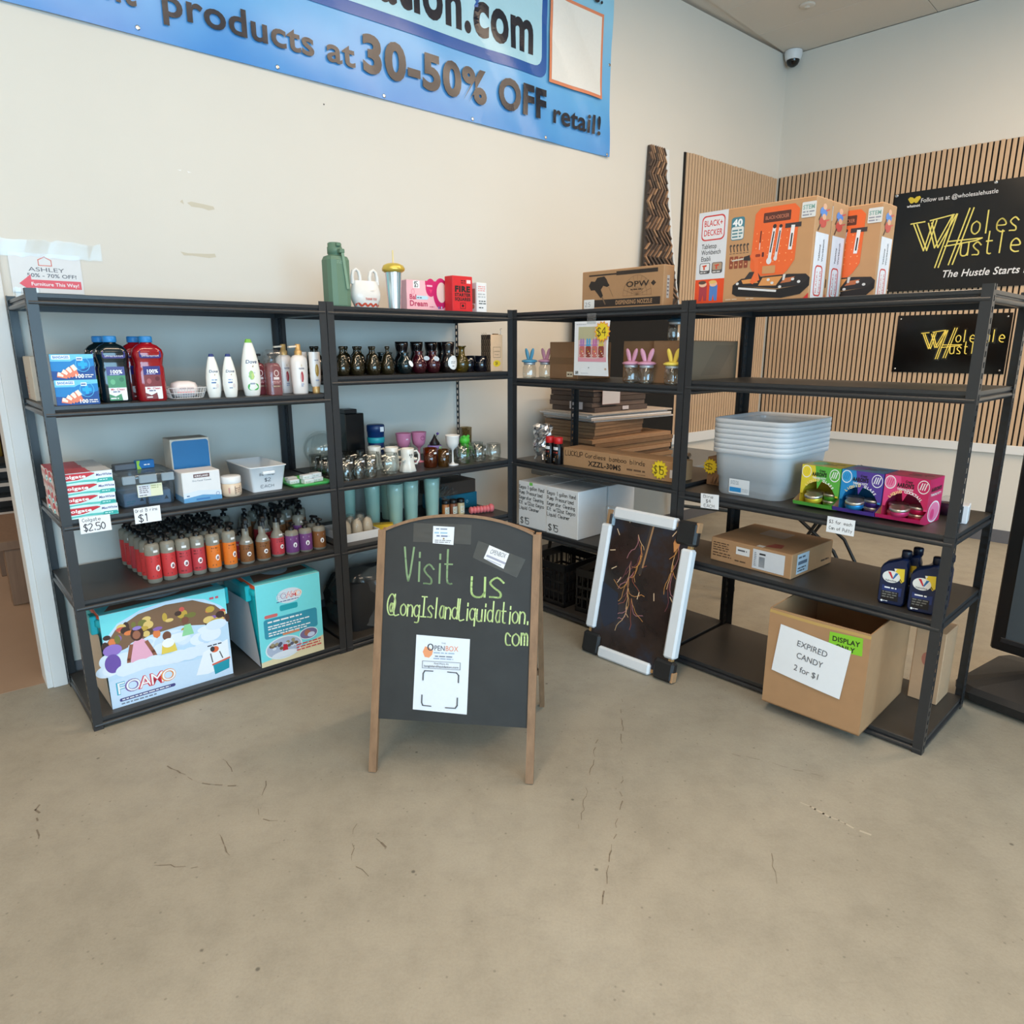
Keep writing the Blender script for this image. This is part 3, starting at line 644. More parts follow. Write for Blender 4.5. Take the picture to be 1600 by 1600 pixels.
def cleaner(label, M, liquid, panel, capc=(34, 130, 200)):
    t = thing('cleaner_bottle', label, 'bottle', M, 'floor cleaner bottles')
    lm = mat('liquid_%d_%d_%d' % liquid, liquid, .12, 0, .05, coat=.6)
    MB().rloft([(.104, .07, .02, 0), (.112, .076, .022, .008), (.112, .076, .022, .135), (.104, .07, .022, .150), (.114, .078, .026, .175), (.122, .084, .03, .195), (.114, .08, .03, .213), (.08, .06, .025, .230), (.046, .044, .02, .238), (.042, .042, .02, .246)], lm, 4).build('bottle_body', t)
    MB().lathe([(.025, .243), (.026, .247), (.026, .264), (.023, .268), (.001, .268)], mat('blue_cap', capc, .4), 18).build('cap', t)
    e = -.0386
    art('front_label', t, [('rr', .05, 0, .95, 1, (236, 236, 238), .03), ('r', .05, .74, .95, 1, (50, 40, 120)), ('t', '100%', .52, .80, .10, W_, {'b': .03}), ('lw', .2, .75, .85, .79, 1, (200, 200, 230)), ('r', .05, .38, .95, .74, panel), ('e', .3, .55, .12, .08, tuple(min(255, q+40) for q in panel)), ('e', .75, .62, .12, .07, tuple(max(0, q-30) for q in panel)),
     ('t', 'Mr. Clean', .5, .30, .06, (200, 40, 50), {'fit': .7, 'b': .02}), ('lw', .25, .23, .75, .29, 1, (60, 60, 110)), ('p', [(.05, 0), (.05, .2), (.35, .12), (.65, .2), (.7, 0)], panel), ('lw', .1, .03, .5, .10, 1, W_)], .074, .137, plane_map((-.037, e, .008), (1, 0, 0), (0, 0, 1)), .25)
    def rf(z): return .045
    art('neck_label', t, [('rr', 0, 0, 1, 1, (48, 40, 116), .3), ('lw', .15, .55, .85, .85, 1, W_), ('t', 'LIMITED EDITION', .5, .2, .25, W_, {'fit': .8})], .085, .032, plane_map((-.0425, -.0425, .178), (1, 0, 0), (0, .12, 1)), .25)
    return t
cleaner('dark green cleaner bottle with blue cap, front one of its pair', on('A', 2, .275, .09), (10, 28, 34), (58, 132, 74))
cleaner('dark green cleaner bottle half hidden behind its twin', on('A', 2, .255, .185), (10, 28, 34), (58, 132, 74))
cleaner('red cleaner bottle with blue cap, front one of its pair', on('A', 2, .408, .08, .03), (150, 18, 30), (126, 50, 52))
cleaner('red cleaner bottle half hidden behind its twin', on('A', 2, .385, .18), (150, 18, 30), (126, 50, 52))
t = thing('wire_basket', 'small white wire basket holding a packet of wipes', 'basket', on('A', 2, .557, .13)); WR_ = mat('white_wire', (232, 230, 228), .4)
def ring(w, d, z, r=.02): return [(sx*(w/2-r)+r*math.cos(a), sy*(d/2-r)+r*math.sin(a), z) for sx, sy, a0 in ((1, 1, 0), (-1, 1, PI/2), (-1, -1, PI), (1, -1, 1.5*PI)) for a in (a0, a0+PI/4, a0+PI/2)]
b = MB()
for z, w, d in ((.003, .13, .10), (.025, .145, .115), (.048, .16, .13)):
    q = ring(w, d, z); b.tube(q+[q[0]], .0016, WR_, 6)
b.build('basket_rims', t); b = MB()
for i in range(12):
    for w0, d0, w1, d1 in ((.13, .10, .16, .13),):
        for sy in (-1, 1): b.tube([((i/11-.5)*.11, sy*d0/2, .003), ((i/11-.5)*.13, sy*d1/2, .048)], .0011, WR_, 5)
        if i < 9:
            for sx in (-1, 1): b.tube([(sx*w0/2, (i/8-.5)*.08, .003), (sx*w1/2, (i/8-.5)*.1, .048)], .0011, WR_, 5)
tag(b.build('basket_wires', t), kind='stuff')
t = thing('wipes_packet', 'white and pink packet of wipes lying in the wire basket', 'packet', on('A', 2, .555, .13, .0, .006)); PK = mat('soft_white_film', (236, 226, 224), .35, 0, .05)
MB().rloft([(.08, .06, .028, 0), (.105, .078, .028, .012), (.112, .084, .03, .04), (.10, .07, .03, .062), (.05, .03, .014, .07)], PK, 4).build('packet_body', t)
art('packet_print', t, [('lw', .2, .6, .9, .85, 1, (170, 120, 120)), ('r', .1, .28, .8, .42, (238, 170, 170)), ('lw', .3, .1, .9, .25, 1, (150, 150, 170))], .10, .05, plane_map((-.05, -.0435, .004), (1, 0, 0), (0, .02, 1)), .35)
def dove(label, M, k, capc, acc):
    t = thing('lotion_bottle', label, 'bottle', M, 'white lotion bottles'); LB = mat('pearl_white', (238, 238, 232), .3, 0, .02)
    pr = [(.72, 0), (.80, .004), (.93, .03), (1.0, .062), (.98, .09), (.84, .13), (.62, .165), (.40, .19)]
    MB().lathe([(r*.034*k, z*k) for r, z in pr], LB, 24, sy=.62).build('bottle_body', t)
    MB().lathe([(.0136*k, .19*k), (.010*k, .201*k), (.009*k, .203*k), (.0001, .203*k)], mat('cap_%d_%d_%d' % capc, capc, .35), 20, sy=.7).build('cap', t)
    def mp(x, y, f):
        z = y+.018*k; r = None
        for (r0, z0), (r1, z1) in zip(pr[:-1], pr[1:]):
            if z0*k <= z <= z1*k: r = (r0+(r1-r0)*(z-z0*k)/(z1*k-z0*k))*.034*k
        r = r or .03*k; u = max(-.99, min(.99, (x-.025*k)/r)); return Vector((u*r, -.62*r*math.sqrt(1-u*u)-f-.0006, z))
    mp.curved = 1
    art('bottle_print', t, [('t', 'Dove', .5, .66, .08, (60, 70, 110), {'b': .015, 'it': .15}), ('p', [(.50, .58), (.62, .62), (.60, .57)], (160, 130, 80)), ('lw', .25, .40, .75, .47, 1, (120, 150, 190)), ('r', .22, .33, .62, .37, acc), ('lw', .3, .14, .7, .22, 1, (150, 160, 180))] +
        ([('e', .42, .38, .17, .11, (150, 190, 90)), ('e', .5, .36, .1, .08, (190, 210, 120)), ('rr', .12, .02, .9, .18, (70, 176, 84), .07)] if k > 1.1 else [('e', .75, .25, .12, .07, (226, 216, 214))]), .05*k, .15*k, mp, .3)
    return t
dove('small white lotion bottle with navy cap, left of two', on('A', 2, .671, .082, -.08), .955, NAVY, (70, 96, 150))
dove('small white lotion bottle with navy cap, right of two', on('A', 2, .737, .06, -.08), .955, NAVY, (70, 96, 150))
dove('tall white lotion bottle with green cap and pear picture', on('A', 2, .845, .085, -.08), 1.28, (120, 186, 70), (120, 180, 90))
PINK = glassy('pink_gel', (214, 120, 128), .06, .55, (196, 104, 112), .12)
for i, (s_, t_, l) in enumerate(((.952, .08, 'pink gel soap bottle with black pump, front one in plastic wrap'), (.905, .155, 'pink gel soap bottle with black pump, left one behind'), (.976, .165, 'pink gel soap bottle with black pump, right one behind'))):
    t = thing('gel_soap_bottle', l, 'bottle', on('A', 2, s_, t_), 'pink gel soap bottles')
    MB().rloft([(.062, .05, .014, 0), (.066, .054, .016, .006), (.066, .054, .016, .125), (.05, .044, .016, .145), (.03, .03, .014, .15)], PINK, 4).build('bottle_body', t)
    MB().lathe([(.014, .15), (.014, .162), (.006, .165), (.006, .182), (.001, .182)], BLACKP, 12).cbox(-.011, .011, -.03, .01, .182, .193, BLACKP).build('pump', t)
    art('bottle_label', t, [('ring', .55, .82, .2, .13, .03, (246, 220, 216)), ('r', .3, .56, .75, .66, (244, 226, 224)), ('lw', .2, .4, .9, .52, 2, (236, 180, 180)), ('r', .2, .24, .9, .34, (120, 80, 70)), ('lw', .24, .26, .86, .32, 1, (220, 190, 160))], .06, .115, plane_map((-.03, -.0275, .008), (1, 0, 0), (0, 0, 1)), .3)
b = MB(); b.rloft([(.074, .062, .014, .002), (.076, .064, .016, .1), (.070, .075, .016, .155), (.066, .085, .012, .20), (.05, .02, .008, .212)], FILM, 3, (False, False)); t = tag(b.build('plastic_wrap', None, on('A', 2, .952, .08)), 'clear plastic wrap around the front pink gel soap bottle', 'wrap')
SHAMP = mat('shampoo_white', (234, 226, 220), .28, 0, .02)
for s_, t_, l in ((1.085, .085, 'white shampoo bottle with gold pump, in front'), (1.052, .18, 'white shampoo bottle with gold pump, half hidden behind')):
    t = thing('shampoo_bottle', l, 'bottle', on('A', 2, s_, t_), 'white shampoo bottles with gold pumps')
    MB().lathe([(.036, 0), (.038, .004), (.040, .05), (.042, .11), (.043, .15), (.040, .17), (.028, .183), (.016, .187)], SHAMP, 24, sy=.68).build('bottle_body', t)
    MB().lathe([(.018, .185), (.018, .206), (.013, .208), (.013, .235), (.011, .238), (.001, .238)], GOLD, 16).bar((0, 0, .228), (-.052, -.01, .224), .012, .008, mat('cream_nozzle', (236, 220, 200), .4)).build('pump', t)
    art('bottle_print', t, [('t', 'PANTENE', .5, .72, .05, (110, 116, 140), {'fit': .45, 'b': .02}), ('e', .5, .84, .03, .04, (210, 190, 150)), ('e', .5, .48, .12, .17, (168, 60, 70)), ('e', .44, .46, .03, .12, (226, 180, 180)), ('lw', .38, .16, .65, .28, 2, (150, 160, 190))], .06, .15, fine(lambda x, y, f: Vector((x-.03, -.68*math.sqrt(max(.0001, .0425**2-(x-.03)**2))-.0012-f, y+.01)), .012), .3)
for s_, t_, l in ((1.168, .085, 'white conditioner tube standing on its cap, in front'), (1.14, .17, 'white conditioner tube standing on its cap, behind')):
    t = thing('conditioner_tube', l, 'bottle', on('A', 2, s_, t_), 'white conditioner tubes')
    MB().lathe([(.019, .03), (.024, .036), (.028, .08), (.029, .15), (.029, .2)], SHAMP, 22, sy=.7).build('tube_body', t)
    MB().lathe([(.0175, 0), (.018, .003), (.018, .028), (.016, .031)], GOLD, 18).build('cap', t)
    art('tube_print', t, [('lw', .3, .74, .8, .80, 1, (110, 116, 140)), ('e', .52, .44, .22, .2, (176, 140, 70)), ('e', .45, .48, .07, .12, (214, 186, 120)), ('lw', .3, .08, .75, .16, 1, (150, 160, 190))], .045, .15, fine(lambda x, y, f: Vector((x-.0225, -.7*math.sqrt(max(.0001, .0285**2-(x-.0225)**2))-.0012-f, y+.045)), .01), .3)
# ---- third shelf
tp = [('r', 0, 0, 1, 1, (206, 236, 238)), ('p', [(0, 0), (0, .2), (.5, .34), (1, .25), (1, 0)], (92, 192, 186)), ('p', [(0, .06), (.4, .16), (.7, .1), (.7, .02), (0, 0)], (214, 244, 244)), ('p', [(0, .95), (.62, .95), (.7, .85), (.52, .55), (.36, .38), (.15, .36), (0, .42)], (196, 34, 48)), ('t', 'Colgate', .28, .55, .26, W_, {'fit': .48, 'b': .03}),
 ('r', .68, .4, 1, 1, (232, 242, 250)), ('t', 'MaxWhite', .84, .58, .2, (40, 60, 130), {'fit': .29, 'b': .03, 'it': .2}), ('rr', .72, .08, .99, .36, (40, 166, 160), .1), ('lw', .75, .14, .96, .30, 1, (200, 240, 238))]
tcard = mat('toothpaste_card', (204, 226, 230), .35)
t0 = carton('toothpaste_carton', 'x', 'box', on('A', 3, .106, .028), .198, .041, .0465, tcard, {'front': tp, 'top': [('r', 0, 0, .62, 1, (190, 60, 70)), ('r', .62, 0, 1, 1, (200, 206, 212))], 'left': [('r', 0, 0, 1, 1, (238, 228, 226)), ('p', [(.2, .6), (.35, .85), (.5, .7), (.65, .85), (.8, .6), (.5, .15)], (206, 60, 66))]}, 'toothpaste cartons')
for r in range(4):
    for j in range(8):
        l = 'toothpaste carton in the %s layer from the shelf, %s row from the front' % (ORD[r], ORD[j]); M = on('A', 3, .106+random.uniform(-.003, .003)-(.004*(r == 3)), .028+j*.0435, 0, .0468*r)
        if r == j == 0: t0.matrix_world = M; t0['label'] = l
        else: copy_tree(t0, M, l)
t = thing('storage_case', 'clear plastic storage case with latches holding blue boxes', 'case', on('A', 3, .345, .19)); CL2 = glassy('clear_polycarbonate', (206, 216, 222), .05, .22, (150, 160, 168), .12)
MB().rloft([(.205, .235, .03, 0), (.213, .243, .03, .006), (.226, .256, .03, .118)], CL2, 4, (True, False)).build('case_body', t)
MB().rloft([(.236, .266, .032, .118), (.24, .27, .034, .126), (.238, .268, .034, .142), (.21, .24, .03, .148)], CL2, 4, (False, True)).build('lid', t)
for x, w in ((-.075, .05), (.0, .07), (.08, .05)): MB().cbox(x-w/2, x+w/2, -.146, -.132, .108, .143, glassy('frosted_latch', (226, 238, 246), .2, .6, (210, 228, 240)), .003).build('latch', t)
art('case_label', t, [('r', 0, 0, 1, 1, (226, 228, 196)), ('r', .02, .05, .52, .97, (216, 220, 226)), ('lw', .08, .3, .46, .9, 4, (120, 110, 120)), ('lw', .56, .6, .96, .92, 2, (176, 180, 130)), ('lw', .06, .08, .4, .2, 1, (80, 80, 90))], .1, .055, plane_map((-.045, -.1315, .045), (1, .0, 0), (0, .02, 1)), .4)
for i, (x, y, a, dz) in enumerate(((-.055, -.06, .15, 0), (.05, -.07, -.1, 0), (-.05, .05, .0, 0), (.052, .05, .0, 0))):
    carton('blue_carton', 'pale blue carton inside the clear storage case, %s' % ('front left', 'front right', 'back left', 'back right')[i], 'box', on('A', 3, .345+x, .19+y, a, .003+dz), .09, .07, .06, mat('pale_blue_card', (150, 180, 212), .5), {'front': [('lw', .1, .15, .5, .45, 2, (90, 180, 200)), ('p', [(.7, .3), (.8, .6), (.9, .3)], (40, 50, 70))]}, 'cartons in the storage case')
carton('gift_card', 'blue and green packet lying on the clear case lid', 'packet', on('A', 3, .372, .20, .1, .149), .075, .035, .038, mat('blue_packet', (24, 108, 176), .4), {'front': [('p', [(0, 0), (0, 1), (.2, 1), (.12, .5), (.25, 0)], (150, 200, 70)), ('lw', .4, .35, .8, .6, 1, W_)]})
carton('grey_carton', 'flat grey packet lying on the clear case lid', 'packet', on('A', 3, .30, .22, .05, .149), .10, .05, .026, mat('grey_card', (98, 106, 116), .6))
carton('tissue_box', 'white tissue box with blue lower edge in front of a blue box', 'box', on('A', 3, .556, .085), .165, .125, .136, WHITEC, {'front': [('p', [(0, 0), (0, .3), (.4, .38), (1, .3), (1, 0)], (214, 226, 238)), ('p', [(0, 0), (0, .14), (.5, .22), (1, .14), (1, 0)], (96, 156, 202)), ('r', .3, .80, .72, .92, (98, 60, 60)), ('t', 'KIRKLAND', .51, .83, .055, W_, {'fit': .36, 'b': .02}), ('t', 'Dry Facial Towels', .51, .68, .05, (90, 100, 120), {'fit': .5}), ('r', .32, .05, .68, .11, (60, 120, 180)), ('ring', .9, .2, .05, .06, .012, (40, 90, 160)), ('lw', .08, .18, .18, .26, 1, (80, 110, 150))], 'left': [('r', 0, 0, 1, .2, (120, 170, 210))]})
carton('tissue_box', 'tall blue box standing behind the white tissue box', 'box', on('A', 3, .566, .225), .172, .115, .27, mat('beige_card2', (200, 196, 186), .6), {'front': [('rr', .03, .1, .97, .97, (24, 104, 160), .05)]})
t = thing('cream_jar', 'short cream coloured jar with white lid beside the tissue box', 'jar', on('A', 3, .697, .06)); MB().lathe([(.038, 0), (.043, .004), (.045, .02), (.045, .055), (.042, .062)], mat('cream_jar', (226, 202, 176), .3), 24).build('jar_body', t); MB().lathe([(.044, .062), (.045, .065), (.045, .09), (.042, .094), (.001, .094)], WHITEP, 24).build('lid', t)
art('jar_label', t, [('f', .5, .1, .95, .9, (90, 80, 80), .05), ('lw', .55, .2, .9, .8, 3, (140, 110, 100)), ('r', .1, .2, .2, .8, (200, 150, 140))], .07, .045, cyl_map(.0455, .008, .07), .3)
t = thing('plastic_bin', 'white plastic bin with handwritten price, open at the top', 'bin', on('A', 3, .868, .19)); WB = mat('white_bin', (232, 236, 240), .35, 0, .02)
MB().rloft([(.146, .28, .012, 0), (.178, .318, .014, .118), (.188, .328, .016, .12), (.188, .328, .016, .123), (.174, .314, .012, .123), (.142, .274, .01, .004)], WB, 3).build('bin_body', t)
MB().cbox(-.03, .03, -.168, -.158, .085, .1, WB).build('front_grip', t)
art('handwriting', t, [('s', 'Bar Soap', .22, .70, .10, (70, 72, 84), {'fit': .5}), ('s', '$2', .38, .42, .15, (60, 62, 74), {'fit': .22}), ('s', 'EACH', .26, .14, .12, (60, 62, 74), {'fit': .45})], .15, .11, plane_map((-.075, -.1425, .004), (1, 0, 0), (0, -.165, 1)), .5)
t = thing('green_tray', 'shallow bright green tray holding small soap boxes', 'tray', on('A', 3, 1.088, .145)); MB().rloft([(.19, .23, .015, 0), (.21, .25, .018, .014), (.204, .244, .016, .014), (.186, .226, .012, .003)], mat('green_plastic', (78, 178, 92), .4), 3).build('tray_body', t)
for i, (x, y, z) in enumerate(((-.06, -.02, 0), (.0, -.06, 0), (.06, -.04, 0), (-.005, -.055, .023), (.055, -.035, .023), (-.04, .05, 0))):
    carton('soap_box', 'small white soap box on the green tray, %s' % ('left', 'middle lower', 'right lower', 'middle upper', 'right upper', 'back')[i], 'box', on('A', 3, 1.088+x, .145+y, .15, .0035+z), .056, .036, .0225, WHITEC, {'front': [('lw', .1, .2, .8, .7, 1, (190, 200, 190))]}, 'soap boxes on the green tray')
def price_tag(label, u, tier, s0, s1, z0, z1, lines, tilt=0.):
    w, h = s1-s0, z1-z0; t = thing('price_tag', label, 'tag', on(u, tier, s0, -.0068, 0, z0) @ Matrix.Rotation(tilt, 4, 'Y'))
    MB().box(0, w, 0, .0012, 0, h, PAPER).build('card', t); art('handwriting', t, lines, w, h, plane_map((0, -.0002, 0), (1, 0, 0), (0, 0, 1)), .6)
PEN = (66, 66, 74)
price_tag('white price tag reading 2.50 below the toothpaste', 'A', 3, .060, .172, -.062, .006, [('s', 'Colgate', .1, .72, .2, PEN, {'fit': .6}), ('s', '$2.50', .12, .15, .42, PEN, {'fit': .72})])
price_tag('white price tag reading 1 dollar below the storage case', 'A', 3, .262, .365, -.054, .014, [('s', 'Oral B rins', .05, .72, .2, PEN, {'fit': .86}), ('s', '$1', .15, .12, .45, PEN, {'fit': .35})])
# ---- fourth shelf: liquid soaps
SOAPC = {'red': (200, 58, 60), 'orange': (226, 120, 38), 'brown': (132, 84, 46), 'purple': (116, 66, 126), 'rose': (190, 62, 70)}
SKIN = glassy('soap_bottle_plastic', (196, 192, 176), .12, .72, (196, 192, 178), .1)
def soap(kind, c):
    t = thing('soap_bottle', 'x', 'bottle', Matrix(), 'liquid soap bottles in rows')
    col = SOAPC[c]; r = .0305
    if kind == 'tall': pr = [(.027, 0), (.0305, .005), (.0305, .165), (.027, .176), (.012, .181)]; l0, l1, top = .02, .128, .18
    elif kind == 'spray': pr = [(.029, 0), (.033, .005), (.033, .098), (.026, .118), (.0165, .132), (.0155, .172), (.014, .178)]; l0, l1, top = .012, .098, .178; r = .033
    else: pr = [(.029, 0), (.0335, .005), (.0335, .106), (.030, .118), (.012, .124)]; l0, l1, top = .012, .098, .122; r = .0335
    MB().lathe(pr, SKIN, 16).build('bottle_body', t)
    lb = mat('label_'+c, col, .45, 0, .10, 90); MB().lathe([(r+.0004, l0), (r+.0006, l0+.001), (r+.0006, l1)], lb, 16, caps=(False, False)).build('label_wrap', t)
    mp = cyl_map(r+.0007, l0, .05); art('label_print', t, [('e', .62, .45, .2, .13, W_), ('e', .62, .45, .09, .06, (120, 110, 120)), ('lw', .1, .7, .8, .95, 2, tuple(int(q*.6) for q in col)), ('lw', .1, .06, .6, .2, 1, tuple(int(q*.65) for q in col)), ('r', .35, 1.12, .75, 1.22, (236, 236, 236))] if kind != 'low' else [('e', .55, .45, .2, .15, W_), ('e', .55, .45, .08, .06, (110, 100, 110)), ('lw', .1, .72, .9, .92, 1, (200, 180, 200))], .05, l1-l0, mp, .4)
    b = MB()
    if kind == 'spray': b.lathe([(.016, top-.004), (.016, top+.02), (.012, top+.024)], BLACKP, 12).cbox(-.012, .012, -.045, .028, top+.022, top+.048, BLACKP, .005).bar((0, -.03, top+.026), (0, -.042, top-.012), .008, .006, BLACKP, (0, 1, 0))
    else: b.lathe([(.014, top-.003), (.014, top+.014), (.006, top+.017), (.006, top+.032), (.001, top+.032)], BLACKP, 12).cbox(-.010, .010, -.032, .010, top+.030, top+.042, BLACKP, .003)
    b.build('trigger_sprayer' if kind == 'spray' else 'pump', t); return t
cols = [(.328, .068, 'tall', 'red'), (.392, .069, 'tall', 'red'), (.455, .063, 'tall', 'rose'), (.519, .065, 'tall', 'rose'), (.586, .058, 'tall', 'orange'), (.66, .058, 'tall', 'orange'), (.748, .078, 'spray', 'brown'), (.826, .072, 'spray', 'brown'), (.91, .095, 'spray', 'rose'), (.98, .08, 'low', 'purple'), (1.05, .076, 'low', 'purple'), (1.124, .073, 'low', 'brown')]
protos = {}
for i, (s_, t_, kd, c) in enumerate(cols):
    for r in range(6 if i < 6 else 5):
        kk, cc = (kd, c)
        if r and i < 6 and random.random() < .35: cc = random.choice(('red', 'rose', 'orange'))
        if r and i >= 6:
            if random.random() < .25: continue
            kk = random.choice(('low', 'spray', 'tall')); cc = random.choice(('brown', 'purple', 'rose', 'brown'))
        nm = {'red': 'red', 'rose': 'crimson', 'orange': 'orange', 'brown': 'brown', 'purple': 'purple'}[cc]
        l = '%s label soap bottle, %s column from left, %s' % (nm, ORD[i], 'front row' if r == 0 else ORD[r]+' row behind the front')
        M = on('A', 4, s_+random.uniform(-.0007, .0007)+(.0 if i > 5 else -.004*r), t_+r*.0735+(0 if not r else random.uniform(-.003, .003)), random.uniform(-.5, .5) if r else random.uniform(-.25, .25))
        if (kk, cc) not in protos: q = soap(kk, cc); q.matrix_world = M; q['label'] = l; protos[(kk, cc)] = q
        else: copy_tree(protos[(kk, cc)], M, l)
# ---- bottom shelf: two foam toy tubs in card sleeves
TEAL = mat('teal_plastic', (34, 190, 200), .35, 0, .03); ORG = mat('orange_plastic', (232, 90, 50), .4)
AQ = (120, 224, 232)
def foamo(x, y, h, W2):
    o = []
    for i, (ch, c) in enumerate(zip('FOAMO', ((60, 170, 200), (120, 90, 160), (214, 60, 80), (214, 60, 80), (232, 140, 60)))):
        for d in (.045, 0): o.append(('t', ch, x+(i-2)*W2, y+(i-2)*.0, h, c if d else W_, {'b': .045 if d else 0}))
    return o
scene = [('r', 0, 0, 1, 1, (196, 224, 246)), ('p', [(0, .72), (.12, .88), (.3, .97), (.5, 1), (0, 1)], AQ), ('p', [(1, 1), (.62, 1), (.82, .93), (.95, .82), (1, .74)], AQ),
 ('p', [(0, .66), (.1, .82), (.28, .93), (.5, .965), (.72, .95), (.9, .84), (1, .70), (1, .66), (.82, .64), (.6, .7), (.35, .68), (.15, .6), (0, .56)], (128, 98, 74)), ]
rr = random.Random(5)
for i in range(46):
    x = rr.random(); y = .64+.28*rr.random()*(1-abs(x-.5)*.9); scene.append(('e', x, y, .018+.03*rr.random(), .018+.03*rr.random(), rr.choice(((196, 164, 70), (92, 70, 54), (228, 130, 74), (140, 104, 176), (120, 120, 60), (226, 196, 120), (70, 50, 44), (206, 90, 80)))))
for i in range(30):
    x = rr.random(); scene.append(('e', x, .50+.12*rr.random()-.1*(x < .1), .05+.06*rr.random(), .04+.04*rr.random(), rr.choice(((222, 236, 250), (204, 226, 248), (232, 242, 252)))))
scene += [('e', .06, .62, .07, .06, (150, 120, 200)), ('e', .05, .48, .06, .1, (112, 84, 168)), ('p', [(.18, .42), (.20, .62), (.26, .70), (.33, .62), (.36, .42), (.3, .36)], (236, 176, 200)), ('e', .255, .73, .05, .075, (74, 46, 38)), ('e', .25, .72, .03, .045, (160, 104, 80)), ('l', [(.2, .62), (.17, .48), (.16, .40)], .035, (150, 96, 74)), ('l', [(.32, .62), (.36, .5), (.38, .42)], .035, (150, 96, 74)), ('e', .26, .79, .035, .02, (150, 130, 200)),
 ('p', [(.42, .44), (.44, .58), (.53, .58), (.55, .44)], (232, 206, 90)), ('e', .48, .63, .035, .05, (120, 78, 60)), ('e', .485, .55, .05, .05, (246, 248, 252)), ('p', [(.6, .58), (.63, .70), (.68, .70), (.70, .58)], (150, 214, 160)), ('e', .64, .75, .03, .04, (126, 80, 62))]
scene += [('e', .15+.1*i, .36+.03*rr.random(), .09, .07, (226, 238, 251)) for i in range(8)] + [('p', [(.0, .0), (.0, .3), (.3, .34), (.7, .28), (1, .3), (1, 0)], (204, 226, 247)), ('p', [(.76, .34), (.98, .42), (.98, .12), (.78, .08), (.68, .1)], (240, 246, 252)), ('e', .86, .34, .035, .035, (226, 110, 70)), ('e', .84, .35, .02, .03, (60, 60, 64)), ('l', [(.82, .3), (.83, .2)], .012, (90, 90, 96)), ('l', [(.90, .3), (.92, .22)], .012, (90, 90, 96)), ('p', [(.84, .05), (.83, .17), (.98, .2), (.97, .08)], (30, 150, 170)), ('l', [(.83, .17), (.98, .2)], .02, (214, 100, 80)), ('lw', .8, .38, .97, .41, 1, (60, 60, 80))]
scene += foamo(.27, .14, .12, .094) + [('rr', .06, .055, .5, .09, (70, 70, 130), .015), ('lw', .08, .06, .48, .085, 1, W_), ('lw', .07, .015, .4, .045, 1, (120, 130, 150)), ('lw', .86, .9, .96, .95, 1, (206, 90, 110))]
back = [('r', 0, 0, 1, 1, AQ), ('e', .5, .80, .2, .09, (216, 230, 240))] + foamo(.5, .775, .065, .078) + [('lw', .3, .735, .7, .755, 1, (70, 80, 140)), ('rr', .34, .63, .62, .70, (36, 164, 178), .02), ('rr', .1, .58, .3, .62, (214, 110, 110), .015), ('rr', .08, .33, .92, .57, (54, 150, 176), .03)]
back += [('lw', .14, .51, .86, .55, 1, W_), ('lw', .14, .43, .84, .49, 2, W_), ('lw', .14, .35, .82, .41, 2, W_), ('p', [(0, 0), (0, .06), (.5, .10), (1, .2), (1, 0)], (226, 214, 176)), ('e', .36, .18, .29, .14, (226, 240, 246)), ('e', .36, .18, .27, .125, (176, 190, 214))]
for i in range(24): back.append(('e', .15+.42*rr.random(), .17+.08*rr.random(), .03, .02, rr.choice(((120, 96, 70), (196, 206, 220), (90, 90, 110), (160, 150, 120), (214, 226, 240)))))
back += [('p', [(.33, .12), (.35, .22), (.41, .21), (.42, .12)], (200, 40, 60)), ('e', .36, .10, .2, .04, (226, 234, 244)), ('e', .76, .27, .15, .075, (226, 240, 246)), ('e', .76, .27, .14, .065, (120, 110, 150)), ('e', .74, .28, .05, .04, (170, 110, 90)), ('e', .8, .25, .06, .03, (200, 214, 240)), ('lw', .55, .08, .97, .18, 3, (206, 80, 80)), ('rr', .35, .33, .62, .355, (222, 140, 100), .01)]
def foam_tub(label, M, w, d, h, artw, pale):
    t = thing('foam_toy_tub', label, 'box', M, 'teal foam toy tubs in printed sleeves')
    MB().rloft([(w*.9, d*.82, .03, 0), (w*.97, d*.93, .03, h*.86)], TEAL, 4, (True, True)).build('tub', t)
    MB().rloft([(w*1.03, d*.97, .035, h*.86), (w*1.05, d*.99, .035, h*.87), (w*1.05, d*.99, .035, h*.93), (w*1.0, d*.95, .03, h*.94)], TEAL, 4).build('rim', t)
    MB().rloft([(w*.99, d*.94, .03, h*.938), (w*1.02, d*.96, .03, h*.95), (w*1.0, d*.94, .03, h*.985), (w*.93, d*.88, .03, h*.99)], ORG, 4).build('lid', t)
    for sx in (-1, 1): MB().cbox(sx*w*.53-.014, sx*w*.53+.014, -d*.38, -d*.22, h*.78, h*.97, TEAL, .004).build('latch', t)
    b = MB(); fr = -d/2; b.cbox(-w/2, w/2, fr-.003, fr, 0, h, WHITEC, .001); b.cbox(-w/2, w/2, -d/2, d/2-.02, h-.003, h, WHITEC, .001); b.build('card_sleeve', t)
    if True: MB().add([(-w/2-.0, -d/2+.01, .0), (-w/2-.0, -d/2+.012, .0), (-w*.52, d*.3, .02), (-w*.52, d*.3, h*.72), (-w*.5, -d*.3, h*.74)], [(0, 2, 3, 4)], pale).build('side_flap', t)
    art('printed_panel', t, artw, w, h, plane_map((-w/2, fr-.0034, 0), (1, 0, 0), (0, 0, 1)), .35)
    art('top_print', t, [('r', 0, 0, 1, 1, AQ), ('p', [(.05, .1), (.3, .9), (.9, .95), (.95, .2)], (150, 110, 90)), ('e', .5, .5, .25, .3, (236, 240, 246)), ('e', .3, .6, .1, .2, (206, 110, 90))], w, d-.02, plane_map((-w/2, -d/2, h+.0005), (1, 0, 0), (0, 1, 0)), .35)
